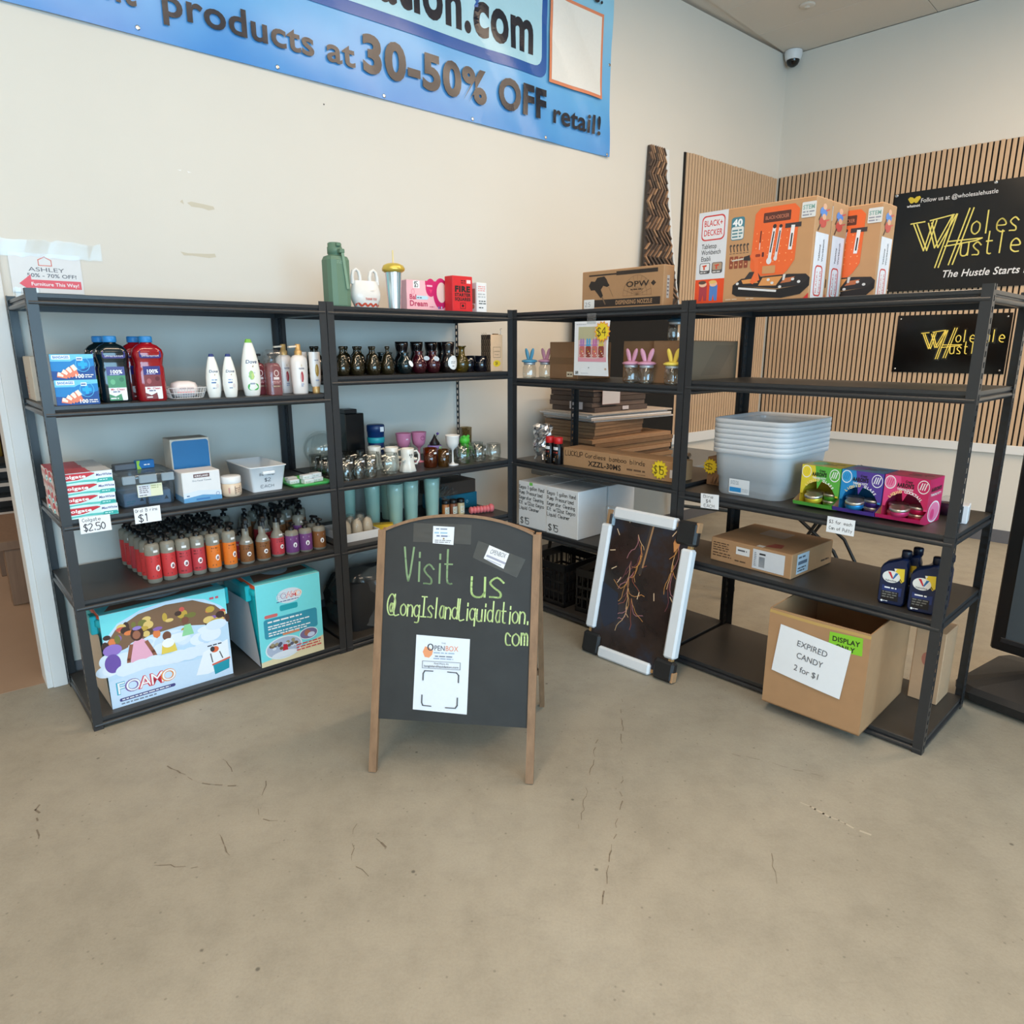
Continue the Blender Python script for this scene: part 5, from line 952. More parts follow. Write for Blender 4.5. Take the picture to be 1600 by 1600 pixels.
carton('teal_carton', 'teal carton under the brown one at the back of the fourth shelf', 'box', on('B', 4, 1.0, .40, .0), .30, .2, .10, mat('teal_card', (20, 110, 136), .5), {'front': [('ring', .72, .45, .03, .1, .03, (170, 214, 224))]})
carton('brown_carton', 'dark brown carton stacked on the teal one', 'box', on('B', 4, .985, .40, .03, .101), .31, .2, .085, mat('dark_brown_card', (74, 58, 48), .7))
# bottom shelf: bagged dark goods
t = thing('plastic_sack', 'crumpled clear plastic sack over dark goods on the bottom corner shelf', 'bag', on('B', 5, .34, .26))
MB().rloft([(.52, .34, .06, 0), (.56, .36, .08, .16), (.48, .3, .08, .27)], BLACKM, 3).build('dark_bundle', t)
b = MB(); L = []
for j in range(9):
    z = .02+.33*j/8; L.append([((.30+.02*math.sin(j*2+i))*math.cos(2*PI*i/22)*(1-.35*(j/8)**3), (.2+.015*math.sin(j+i*2.2))*math.sin(2*PI*i/22)*(1-.35*(j/8)**3), z+.012*math.sin(i*1.9+j)) for i in range(22)])
b.loft(L, FILM, False, False); b.build('film_sheet', t)
t = thing('dark_duffel', 'dark bundle on the bottom corner shelf behind the chalkboard', 'bag', on('B', 5, .93, .28)); MB().rloft([(.40, .36, .1, 0), (.43, .4, .12, .12), (.4, .34, .12, .26), (.2, .16, .06, .31)], mat('black_cloth', (28, 28, 30), .85, bump=.3), 4).build('bundle_body', t); MB().tube([(-.12, -.1, .27), (-.05, -.12, .35), (.06, -.12, .35), (.12, -.1, .27)], .012, BLACKM, 8).build('strap', t)
# ================================================================ UNIT C (right of the corner) and what stands behind it
opw = [('r', .09, .86, .80, .90, (52, 40, 32)), ('r', .44, .84, .93, .94, (52, 40, 32)), ('r', .03, .05, .97, .24, (46, 36, 30)), ('t', 'DISPENSING NOZZLE', .66, .095, .10, (176, 135, 96), {'fit': .44, 'b': .03}), ('t', 'OPW', .70, .52, .13, (52, 40, 32), {'fit': .27, 'b': .025}), ('p', [(.855, .58), (.885, .65), (.915, .58), (.885, .51)], (52, 40, 32)), ('lw', .62, .42, .82, .48, 1, (70, 54, 42)),
 ('p', [(.09, .62), (.12, .74), (.17, .72), (.2, .82), (.29, .84), (.32, .76), (.34, .66), (.36, .60), (.33, .56), (.28, .60), (.25, .5), (.28, .34), (.25, .28), (.2, .42), (.17, .5), (.12, .5)], (40, 32, 26)), ('l', [(.27, .30), (.31, .12)], .035, (120, 94, 70)), ('l', [(.35, .56), (.41, .3)], .008, (120, 94, 70)), ('rr', .03, .02, .17, .26, PAPER and (236, 236, 234), .02), ('s', '2.57', .05, .08, .10, (120, 124, 130), {'fit': .1})]
for i in range(11): a = PI*i/10; opw.append(('l', [(.70, .3), (.70+.17*math.cos(a), .3+.5*math.sin(a))], .006, (120, 92, 66)))
for r in (.2, .35, .5): opw.append(('l', [(.70+.17*r*2*math.cos(PI*i/14), .3+r*math.sin(PI*i/14)) for i in range(15)], .006, (120, 92, 66)))
carton('nozzle_carton', 'long kraft carton with black nozzle picture on the top shelf', 'box', on('C', 1, .757, .105), .53, .088, .196, KRAFT, {'front': opw, 'right': [('r', .3, .2, .55, .75, (190, 184, 180)), ('lw', .33, .24, .52, .7, 5, (120, 110, 110))]})
def bunny(label, M, c, ek=1.):
    t = thing('bunny_jar', label, 'jar', M, 'glass jars with bunny-ear lids'); cm = mat('bunny_%d_%d_%d' % c, c, .35, 0, .02)
    MB().lathe([(.034, 0), (.040, .004), (.041, .02), (.041, .062), (.036, .074), (.033, .08)], CLEAR, 20, rfun=lambda u, z: 1+.02*math.cos(u*2*PI*14)).build('jar_glass', t); MB().lathe([(.034, .002), (.037, .010), (.001, .011)], CLEAR, 16).build('jar_base', t)
    MB().lathe([(.033, .079), (.036, .082), (.036, .090), (.033, .093)], mat('jar_collar', (196, 200, 204), .3, .5), 20).build('collar', t)
    MB().lathe([(.034, .093), (.047, .097), (.048, .103), (.036, .109), (.018, .113), (.001, .114)], cm, 22).build('lid', t)
    for sx in (-1, 1):
        b = MB(); L = []
        for (k, w, d, x) in ((0, .018, .014, .010), (.2, .024, .015, .014), (.55, .028, .015, .021), (.8, .024, .013, .026), (.94, .015, .009, .029), (1, .004, .004, .030)):
            L.append([(sx*x+w/2*math.cos(2*PI*i/12), d/2*math.sin(2*PI*i/12), .110+.066*k*ek) for i in range(12)])
        b.loft(L, cm); b.build('ear', t)
    return t
BL_, PKc, YLc = (84, 156, 190), (212, 152, 178), (238, 214, 92)
bunny('blue-eared bunny jar at the left end of its shelf', on('C', 2, .085, .062), BL_); bunny('pink-eared bunny jar half hidden by the carton at left', on('C', 2, .118, .168), PKc)
bunny('pink-eared bunny jar, left of the pair in the middle', on('C', 2, .852, .052), PKc); bunny('pink-eared bunny jar, right of the pair in the middle', on('C', 2, .949, .052, .3), PKc); bunny('yellow-eared bunny jar beside the black post', on('C', 2, 1.106, .052), YLc)
OPENK = mat('carton_inside', (150, 116, 84), .8, 0, .05)
carton('brown_carton', 'brown carton with tape and small label left of the paper sign', 'box', on('C', 2, .290, .29), .225, .30, .212, KRAFT2, {'front': [('r', 0, .40, 1, .58, (128, 98, 70)), ('r', .62, .06, .84, .2, (226, 214, 190)), ('lw', .65, .09, .81, .17, 1, (90, 70, 50))]})
MB().box(-.001, .001, -.12, .0, .0, .20, KRAFT2).build('open_flap', [o for o in COL.objects if o.name.startswith('brown_carton')][-1], Matrix.Translation((-.116, .08, .008)) @ Matrix.Rotation(.5, 4, 'Z'))
carton('brown_carton', 'brown carton behind the pair of pink bunny jars', 'box', on('C', 2, .835, .32), .215, .36, .214, KRAFT2)
carton('brown_carton', 'brown carton behind the yellow bunny jar, beside the post', 'box', on('C', 2, 1.062, .325), .23, .44, .214, KRAFT2, {'right': [('r', .02, .02, .98, .98, (122, 104, 84)), ('p', [(.2, .2), (.5, .9), (.9, .9), (.6, .2)], (112, 95, 77))]})
bunny('blue-lidded jar standing up high on the right-hand carton', on('C', 2, 1.035, .17, 0, .2148), (44, 78, 96), .15)
t = thing('paper_sign', 'white paper sign picturing bunny jars, hung from the top beam', 'sign', on('C', 2, .508, -.012, 0, .032)); PW, PHH = .245, .285
b = MB(); n = 8; b.add([(PW*(i/n), .001-.012*math.sin(PI*j/n)*(i/n), PHH*j/n) for j in range(n+1) for i in range(n+1)], [(j*(n+1)+i, j*(n+1)+i+1, (j+1)*(n+1)+i+1, (j+1)*(n+1)+i) for j in range(n) for i in range(n)], PAPER, True); b.build('paper_sheet', t)
ps = [('r', .12, .26, .95, .90, (222, 190, 190)), ('r', .12, .66, .6, .90, (190, 186, 150)), ('r', .6, .66, .95, .90, (226, 214, 190)), ('p', [(.12, .26), (.12, .34), (.6, .31), (.95, .35), (.95, .26)], (228, 160, 176))]
for i, c in enumerate(((176, 130, 190), (90, 170, 216), (196, 120, 176), (220, 200, 100))):
    x = .24+.19*i; ps += [('rr', x-.08, .34, x+.08, .55, (206, 116, 110) if i % 2 == 0 else (150, 70, 60), .04), ('e', x, .565, .09, .02, c), ('e', x-.035, .63, .03, .06, c), ('e', x+.035, .63, .03, .06, c)] + [('e', x-.06+.03*k, .38+.035*((k*7) % 4), .014, .012, ((240, 220, 200), (90, 160, 90), (240, 200, 80), (250, 250, 240))[k % 4]) for k in range(5)]
ps += [('lw', .06, .935, .4, .96, 1, (180, 180, 186)), ('t', '$8', .05, .03, .05, (60, 60, 66), {'al': 'l', 'b': .02}), ('lw', .22, .035, .5, .055, 1, (190, 190, 196)), ('e', .45, .15, .012, .01, (60, 60, 70)), ('e', .93, .13, .03, .02, (200, 170, 150))]
art('sign_print', t, ps, PW, PHH, fine(lambda x, y, f: Vector((x, .001-.012*math.sin(PI*min(1, max(0, y/PHH)))*(x/PW)-.0006-f, y)), .03), .5)
MB().box(.09, .15, -.0035, -.0005, .27, .325, FILM).build('tape_strip', t)
def burst(label, M, r, txt, rim=(236, 150, 60), n=14):
    t = thing('price_burst', label, 'tag', M); b = MB(); P = [((r if i % 2 == 0 else r*.78)*math.cos(PI*i/n), (r if i % 2 == 0 else r*.78)*math.sin(PI*i/n)) for i in range(2*n)]
    b.prism(P, -.001, 0, mat('burst_rim_%d' % rim[1], rim, .5)); b.prism([(x*.86, z*.86) for x, z in P], -.0014, -.001, mat('burst_yellow', (242, 214, 46), .5)); b.build('burst_card', t)
    art('handwriting', t, [('s', txt, .18, .3, .38, (110, 90, 30), {'fit': .62})], 2*r, 2*r, plane_map((-r, -.0015, -r), (1, 0, 0), (0, 0, 1)), .5)
burst('yellow and orange price burst on the bunny jar paper sign', on('C', 2, .715, -.0262, 0, .262), .055, '$4')
# third shelf
t = thing('foil_ornament', 'shiny crumpled silver ornament at the left end of the third shelf', 'ornament', on('C', 3, .165, .10)); b = MB(); L = []
for j in range(14):
    z = .19*j/13+.03; r0 = (.040, .05, .058, .064, .066, .066, .064, .06, .058, .062, .066, .068, .066, .05)[j]; L.append([((r0+random.uniform(-.010, .010))*math.cos(2*PI*i/18), (r0*.7+random.uniform(-.008, .008))*math.sin(2*PI*i/18), z+random.uniform(-.006, .006)) for i in range(18)])
b.loft(L, mat('silver_foil', (226, 226, 230), .22, .9, .05), True, True, False); b.build('foil_body', t)
for a in (.4, 2.2, 3.9, 5.4): MB().tube([(.03*math.cos(a), .022*math.sin(a), .045), (.045*math.cos(a), .034*math.sin(a), .015), (.055*math.cos(a), .04*math.sin(a), 0.004)], [.010, .007, .006], MATS['silver_foil'], 7).build('foot', t)
for i, (s_, tt) in enumerate(((.272, .055), (.338, .055))):
    t = thing('spray_can', 'black spray can with red cap, %s' % ('left of two', 'right of two')[i], 'can', on('C', 3, s_, tt), 'black spray cans'); MB().lathe([(.028, 0), (.029, .004), (.029, .115), (.024, .124)], mat('can_black', (22, 20, 22), .25, .3), 20).build('can_body', t); MB().lathe([(.025, .122), (.027, .124), (.027, .156), (.024, .16), (.001, .16)], mat('red_cap', (206, 30, 34), .4), 20).build('cap', t)
    art('can_print', t, [('r', .2, .78, .9, .95, (226, 226, 226)), ('lw', .25, .55, .9, .72, 1, (200, 60, 40)), ('p', [(.3, .05), (.9, .3), (.95, .5), (.6, .4)], (226, 140, 50)), ('lw', .2, .1, .6, .3, 2, (180, 180, 180))], .05, .1, cyl_map(.0294, .008, .05), .3)
KM = (70, 52, 38)
carton('blinds_carton', 'long low kraft carton with handwriting and a yellow price burst', 'box', on('C', 3, .770, .130, .0), .775, .155, .105, KRAFT, {'front': [('s', 'LUCKUP', .02, .60, .26, KM, {'fit': .18, 'w': .14}), ('s', 'Cordless bamboo blinds', .22, .62, .22, KM, {'fit': .54, 'w': .14}), ('t', 'XZZL-30MS', .40, .18, .26, (46, 36, 30), {'fit': .30, 'b': .03}), ('lw', .60, .22, .76, .42, 1, (110, 84, 62)), ('lw', .68, .1, .76, .16, 1, (110, 84, 62)), ('r', .955, .22, .985, .62, (222, 214, 210))], 'top': [('lw', .35, .55, .5, .66, 1, (110, 84, 60)), ('lw', .45, .3, .7, .42, 1, (110, 84, 60)), ('lw', .2, .2, .36, .3, 1, (110, 84, 60))]})
burst('yellow price burst reading 15 on the long kraft carton', on('C', 3, 1.062, .0485, 0, .058), .052, '$15', (226, 196, 40))
# fourth shelf: white handwritten cartons
def hand(n): return [('s', q, .03, .84-.115*i, .075, (54, 58, 62), {'fit': f, 'w': .15}) for i, (q, f) in enumerate((('Kegco 1 gallon Hand', .9), ('Pump Pressurized', .84), ('Kegerator Cleaning', .88), ('Kit w/32oz Kegco', .9), ('Liquid Cleaner', .74)))] + [('s', '$15', .08, .07, .13, (50, 54, 58), {'fit': .34, 'w': .13})]
w1 = carton('white_carton', 'white handwritten carton, left one beside the corner post', 'box', on('C', 4, .158, .15), .243, .26, .288, WHITEC, {'front': hand(0)+[('p', [(.40, .93), (.52, .94), (.51, 1.0), (.40, 1.0)], (120, 206, 90))]})
carton('white_carton', 'white handwritten carton, right one with its side showing', 'box', on('C', 4, .412, .145), .255, .26, .288, WHITEC, {'front': hand(1)})
carton('white_carton', 'plain white carton standing behind the right handwritten one', 'box', on('C', 4, .415, .418), .25, .26, .286, WHITEC); carton('white_carton', 'plain white carton standing behind the left handwritten one', 'box', on('C', 4, .160, .425), .24, .26, .286, WHITEC)
# bottom shelf: milk crates
def crate(label, M, k=1.):
    t = thing('milk_crate', label, 'crate', M, 'black milk crates'); w, d, h = .33, .33, .27; b = MB()
    b.box(-w/2, w/2, -d/2, d/2, 0, .008, BLACKP)
    for z0, z1 in ((0, .03), (.085, .1), (.15, .165), (.225, .27)):
        b.box(-w/2, w/2, -d/2, -d/2+.008, z0, z1, BLACKP).box(-w/2, w/2, d/2-.008, d/2, z0, z1, BLACKP).box(-w/2, -w/2+.008, -d/2, d/2, z0, z1, BLACKP).box(w/2-.008, w/2, -d/2, d/2, z0, z1, BLACKP)
    b.build('crate_frame', t); b = MB()
    for i in range(9):
        x = -w/2+.01+i*(w-.02)/8
        for (p, q) in (((x, -d/2+.004, 0), (x+.001, -d/2+.004, .24)), ((x, d/2-.004, 0), (x+.001, d/2-.004, .24)), ((-w/2+.004, x, 0), (-w/2+.004, x+.001, .24)), ((w/2-.004, x, 0), (w/2-.004, x+.001, .24))): b.bar(p, q, .008, .008, BLACKP, (0, 1, 0))
    tag(b.build('crate_bars', t), kind='stuff')
    for sy in (-1, 1): MB().bar((-.055, sy*(d/2-.004), .205), (.055, sy*(d/2-.004), .205), .014, .012, BLACKP).build('handle', t)
crate('black milk crate on the bottom shelf beside the chalkboard', on('C', 5, .26, .20)); crate('black milk crate on the bottom shelf behind the painting', on('C', 5, .64, .24, .12))
for i in range(2): carton('dark_carton', ('dark carton inside the left milk crate', 'dark carton inside the right milk crate')[i], 'box', on('C', 5, (.26, .64)[i], (.2, .24)[i], .1, .0085), .2, .2, .16, mat('charcoal_card', (40, 38, 38), .6))
t = thing('price_tag', 'small white tag on the black milk crate', 'tag', on('C', 5, .10, .030, 0, .16)); MB().box(0, .085, 0, .001, 0, .095, PAPER).build('card', t); art('handwriting', t, [('lw', .1, .74, .9, .9, 1, (70, 70, 76)), ('s', '2', .2, .40, .24, (60, 60, 66), {'fit': .2}), ('s', '2.31', .12, .08, .22, (60, 60, 66), {'fit': .62})], .085, .095, plane_map((0, -.0003, 0), (1, 0, 0), (0, 0, 1)))
# ---- behind: folding table along the wall with flattened cartons, black board
t = thing('folding_table', 'grey plastic folding table behind the corner shelves', 'table', ML @ Matrix.Translation((3.95, -.42, .0005))); MB().cbox(-.92, .92, -.36, .36, .70, .735, GREYP, .006).build('tabletop', t)
for sx in (-1, 1):
    for sy in (-1, 1): MB().tube([(sx*.72, sy*.28, .70), (sx*.74, sy*.29, .35), (sx*.80, sy*.30, 0)], .014, BLACKP, 10).build('leg', t)
    MB().tube([(sx*.75, -.29, .3), (sx*.75, .29, .3)], .01, BLACKP, 8).build('brace', t)
def flat_stack(label, k, y, z, w, d, hs, cs, jit=.02, rot=0.):
    t = thing('flattened_cartons', label, 'cardboard', ML @ frame(k, y, rot, z), 'flattened cartons piled on the folding table'); zz = 0
    for i, h in enumerate(hs):
        c = cs[i % len(cs)]; m = mat('flat_card_%d_%d_%d' % c, c, .8, 0, .12, 30); ox, oy = random.uniform(-jit, jit), random.uniform(-jit, jit)
        b = MB(); b.cbox(-w/2+ox, w/2+ox, -d/2+oy, d/2+oy, zz, zz+h*.94, m, .0015)
        b.build('flat_sheet', t); zz += h
    return t, zz
t, z1 = flat_stack('wide brown flattened cartons at the bottom of the pile', 3.50, -.38, .7365, .86, .52, [.03]*9, [(150, 116, 84), (128, 98, 72), (164, 128, 96)])
t, z2 = flat_stack('brown flattened cartons shifted left in the middle of the pile', 3.36, -.38, .7365+z1+.001, .56, .46, [.022]*5, [(136, 106, 80), (156, 122, 92)], .01, .08)
t, z3 = flat_stack('thin white-edged flattened cartons jutting out of the pile', 3.50, -.38, .7365+z1+z2+.002, .82, .5, [.012]*5, [(206, 200, 196), (190, 176, 164), (226, 222, 220)], .03, -.05)
t, z4 = flat_stack('thick dark brown bundle with white labels at the top of the pile', 3.42, -.36, .7365+z1+z2+z3+.003, .56, .42, [.035]*5, [(92, 78, 72), (110, 92, 82), (78, 66, 60)], .012)
art('shipping_label', t, [('r', .12, .3, .45, .9, (214, 208, 210)), ('f', .12, .3, .45, .9, (150, 110, 110), .02), ('r', .5, .05, .62, .2, (206, 200, 204))], .56, .17, plane_map((-.28, -.228, 0), (1, 0, 0), (0, 0, 1)), .5); art('shipping_label', t, [('r', .5, .1, .8, .4, (206, 200, 204))], .42, .17, plane_map((-.298, .21, 0), (0, -1, 0), (0, 0, 1)), .5)
t = thing('black_board', 'large plain black board leaning at the wall behind the corner shelves', 'board', ML @ Matrix.Translation((4.02, -.066, .737))); MB().cbox(-.58, .68, -.016, .016, 0, 1.145, mat('dull_black_board', (14, 13, 13), .85), .004).build('board_panel', t)
MB().box(-.58, .68, -.0175, -.016, 1.10, 1.13, mat('grey_edge', (110, 110, 112), .6)).build('edge_trim', t)
# ================================================================ UNIT D (right end)
OR1, TN = (238, 106, 52), (186, 140, 98)
def bench():
    o = [('r', 0, 0, .165, 1, (222, 222, 226)), ('r', 0, 0, .165, .27, (232, 78, 34)), ('rr', .02, .69, .15, .96, (208, 64, 62), .05), ('rr', .025, .705, .145, .945, (232, 228, 230), .045), ('t', 'BLACK+', .085, .845, .062, (208, 64, 62), {'fit': .105, 'b': .015}), ('t', 'DECKER', .085, .745, .062, (208, 64, 62), {'fit': .105, 'b': .015}),
     ('t', 'Tabletop', .026, .605, .05, (50, 50, 56), {'al': 'l', 'fit': .085, 'b': .012}), ('t', 'Workbench', .026, .54, .05, (50, 50, 56), {'al': 'l', 'fit': .11, 'b': .012}), ('t', 'Etabli', .026, .47, .05, (50, 50, 56), {'al': 'l', 'fit': .055, 'b': .012})]
    for x in (.02, .09): o += [('rr', x, .33, x+.06, .45, (84, 80, 82), .02), ('rr', x+.004, .365, x+.056, .444, (230, 228, 228) if x < .05 else (176, 150, 126), .015), ('p', [(x+.012, .42), (x+.04, .43), (x+.04, .41), (x+.03, .405), (x+.032, .375), (x+.022, .375), (x+.022, .405)], (214, 84, 60)), ('lw', x+.006, .335, x+.054, .36, 1, (220, 216, 214))]
    for x, c, c2 in ((.045, (176, 60, 70), (96, 70, 60)), (.105, (84, 130, 196), (230, 190, 110))): o += [('p', [(x-.02, .03), (x-.02, .2), (x+.025, .2), (x+.025, .03), (x+.008, .03), (x+.003, .1), (x-.004, .03)], c), ('e', x, .215, .022, .03, (236, 190, 160)), ('e', x-.004, .235, .022, .02, c2)]
    o += [('rr', .185, .66, .255, .90, (74, 130, 144), .03), ('rr', .188, .67, .252, .80, (226, 226, 222), .02), ('t', '40', .22, .81, .065, W_, {'fit': .052, 'b': .05}), ('lw', .192, .68, .248, .78, 3, (80, 130, 140))]
    for i in range(6): o += [('l', [(.192+.018*i, .54), (.186+.018*i, .60)], .012, (84, 72, 64)), ('e', .190+.018*i, .605, .006, .012, (84, 72, 64)), ('l', [(.186+.018*i, .52), (.196+.018*i, .52)], .007, (110, 90, 74))]
    for i in range(4): o += [('rr', .188+.026*i, .36, .208+.026*i, .49-.01*(i > 1), (146, 74, 52), .01), ('e', .198+.026*i, .455, .004, .01, (220, 160, 120)), ('e', .198+.026*i, .40, .004, .01, (220, 160, 120))]
    P = [(.30, .36), (.31, .9), (.335, .955), (.50, .955), (.525, .90), (.52, .40), (.49, .30), (.47, .26), (.33, .26)]
    o += [('p', P, OR1), ('rr', .352, .80, .485, .90, (92, 50, 40), .01), ('t', 'BLACK+DECKER', .4185, .83, .035, (214, 130, 100), {'fit': .115})]
    for r in range(5):
        for c in range(7): o.append(('e', .325+.03*c, .40+.075*r, .0028, .006, (252, 170, 110)))
    o += [('l', [(.345, .72), (.343, .60)], .012, (80, 40, 40)), ('l', [(.343, .60), (.342, .46)], .010, (226, 210, 206)), ('l', [(.41, .74), (.396, .42)], .036, (232, 228, 228)), ('l', [(.409, .70), (.398, .5)], .014, (40, 36, 38)), ('e', .395, .41, .013, .035, (226, 224, 226)), ('e', .411, .755, .009, .022, (60, 50, 50)), ('l', [(.44, .74), (.427, .44)], .03, (220, 216, 220)), ('l', [(.439, .70), (.429, .5)], .012, (40, 36, 38)), ('e', .426, .43, .009, .025, (220, 216, 216)), ('e', .441, .75, .008, .018, (60, 50, 50)), ('l', [(.47, .745), (.53, .745)], .045, (64, 56, 58)), ('l', [(.50, .73), (.494, .52)], .04, (236, 234, 234)), ('l', [(.498, .66), (.495, .54)], .016, (40, 36, 38))]
    o += [('p', [(.215, .18), (.26, .245), (.50, .26), (.58, .25), (.60, .21), (.56, .14), (.44, .12)], (44, 40, 42)), ('p', [(.215, .18), (.215, .09), (.24, .06), (.47, .02), (.56, .05), (.60, .13), (.60, .21), (.56, .14), (.44, .11)], (32, 29, 31)), ('l', [(.25, .145), (.44, .095)], .022, (226, 224, 224)), ('p', [(.26, .23), (.33, .24), (.35, .19), (.27, .19)], (222, 150, 84)), ('p', [(.37, .24), (.47, .245), (.44, .15), (.35, .16)], (220, 150, 88)), ('p', [(.48, .22), (.53, .23), (.51, .18), (.46, .17)], (190, 110, 70))]
    for x, y in ((.24, .195), (.40, .215), (.42, .18), (.46, .135), (.52, .205), (.55, .175)): o.append(('e', x, y, .008, .014, (222, 220, 220)))
    o += [('p', [(.275, .24), (.30, .31), (.34, .31), (.36, .25)], (56, 52, 54)), ('p', [(.295, .47), (.31, .52), (.365, .54), (.375, .48), (.36, .44), (.34, .44), (.345, .29), (.355, .22), (.32, .18), (.305, .20), (.325, .30), (.32, .42)], (240, 112, 60)), ('p', [(.295, .49), (.265, .475), (.262, .44), (.30, .43)], (56, 50, 52)), ('l', [(.262, .455), (.205, .445)], .014, (214, 204, 190)), ('rr', .325, .46, .35, .49, (150, 60, 40), .01), ('rr', .357, .455, .368, .505, (90, 40, 40), .01), ('rr', .365, .28, .43, .36, (206, 150, 100), .01), ('p', [(.472, .26), (.485, .26), (.48, .2), (.47, .2)], (214, 210, 206))]
    o += [('rr', .535, .80, .60, .95, (222, 222, 220), .01), ('t', 'STEM', .567, .88, .04, (130, 170, 160), {'fit': .055, 'b': .03}), ('lw', .54, .81, .597, .87, 2, (150, 150, 160)), ('lw', .18, .015, .26, .045, 1, (214, 186, 156)), ('lw', .29, .015, .34, .045, 1, (214, 186, 156)), ('p', [(.575, 0), (.60, 0), (.60, .06)], (214, 50, 50))]
    return [tuple([q[0]]+[tuple((a/.60, b) for a, b in q[1])]+list(q[2:])) if q[0] in ('p', 'l') else q for q in o], o
bo, bo_raw = bench()
def sx_(o, k):       # stretch the print to the face width
    r = []
    for q in o:
        q = list(q); h = q[0]
        if h in ('p', 'l'): q[1] = [(a*k, b) for a, b in q[1]]
        elif h in ('r', 'rr', 'lw', 'f'): q[1] *= k; q[3] *= k
        elif h in ('e', 'ring'): q[1] *= k; q[3] *= k
        elif h in ('t', 's'):
            q[2] *= k
            if len(q) > 6 and 'fit' in q[6]: q[6] = dict(q[6], fit=q[6]['fit']*k)
        r.append(tuple(q))
    return r
side = [('r', .1, 0, .9, .66, (232, 232, 236)), ('rr', .24, .03, .72, .34, (208, 64, 62), .05), ('rr', .29, .045, .67, .325, (236, 234, 236), .04), ('t', 'BLACK+', .44, .06, .034, (208, 64, 62), {'rot': PI/2, 'al': 'l', 'sx': 1.25}), ('t', 'DECKER', .64, .06, .034, (208, 64, 62), {'rot': PI/2, 'al': 'l', 'sx': 1.25}), ('t', 'Tabletop', .45, .38, .03, (50, 50, 56), {'rot': PI/2, 'al': 'l', 'b': .02}), ('t', 'Workbench', .66, .38, .03, (50, 50, 56), {'rot': PI/2, 'al': 'l', 'b': .02})]
for y, c in ((.86, (84, 140, 210)), (.76, (206, 80, 70))): side += [('e', .45, y, .22, .05, c), ('e', .5, y+.055, .12, .03, (232, 176, 140)), ('l', [(.3, y-.03), (.2, y-.08)], .02, (90, 60, 50)), ('l', [(.6, y+.02), (.8, y+.04)], .015, (214, 90, 80))]
BK = mat('bench_carton_kraft', (196, 148, 104), .65, 0, .05, 18)
for l, s_, tt in (('toy workbench carton in front, full picture showing', .264, .135), ('toy workbench carton directly behind the front one', .264, .298)): carton('workbench_carton', l, 'box', on('D', 1, s_, tt, 0, .0012), .548, .155, .402, BK, {'front': sx_(bo_raw, 1/.60), 'right': side}, 'toy workbench cartons')
carton('workbench_carton', 'toy workbench carton at the right, half hidden behind the pair', 'box', on('D', 1, .405, .462), .548, .155, .402, BK, {'front': sx_(bo_raw, 1/.60), 'right': side}, 'toy workbench cartons')
# third shelf: nested clear bins, putty displays
BINP = glassy('milky_bin_plastic', (240, 246, 250), .14, .62, (244, 247, 250), .12); RIMP = glassy('white_rim_plastic', (236, 242, 248), .2, .9, (250, 252, 255), .1)
for i in range(7):
    t = thing('storage_bin', 'clear storage bin in the nested stack, %s from the bottom' % ORD[i], 'bin', on('D', 3, .315, .305, 0, .0235*i), 'nested clear bins'); z0 = 0 if i == 0 else .004; q = .0005*i
    MB().rloft([(.325, .43, .06, z0), (.337, .442, .065, z0+.010), (.345, .45, .065, .085), (.357, .462, .068, .088), (.374, .482, .07, .205)], BINP, 5, (i == 0, False)).build('bin_wall', t)
    MB().rloft([(.376, .484, .07, .203), (.396, .504, .075, .203), (.398, .506, .076, .2215), (.394, .502, .074, .2245), (.376, .484, .07, .2245)], RIMP, 5, (False, False)).build('rim', t)
    if i == 0:
        art('bin_label', t, [('r', 0, 0, 1, 1, (220, 224, 228)), ('r', .03, .10, .60, .42, (50, 140, 200)), ('lw', .08, .6, .5, .9, 3, (150, 160, 170)), ('lw', .62, .12, .95, .4, 3, (170, 176, 184))], .105, .070, fine(lambda x, y, f: Vector((-.085+x, -.2225-.055*y-f-.002, .012+y)), .05), .4)
MB().rloft([(.300, .40, .05, .150), (.318, .42, .05, .215), (.310, .41, .05, .218)], mat('dark_grey_insert', (62, 66, 70), .35), 4).build('tray_body', tag(thing('dark_insert', 'dark grey insert added inside the topmost clear bin', 'tray', on('D', 3, .315, .305, 0, .0235*6-.13)), None))  # opaque insert added to make the open top bin dark inside
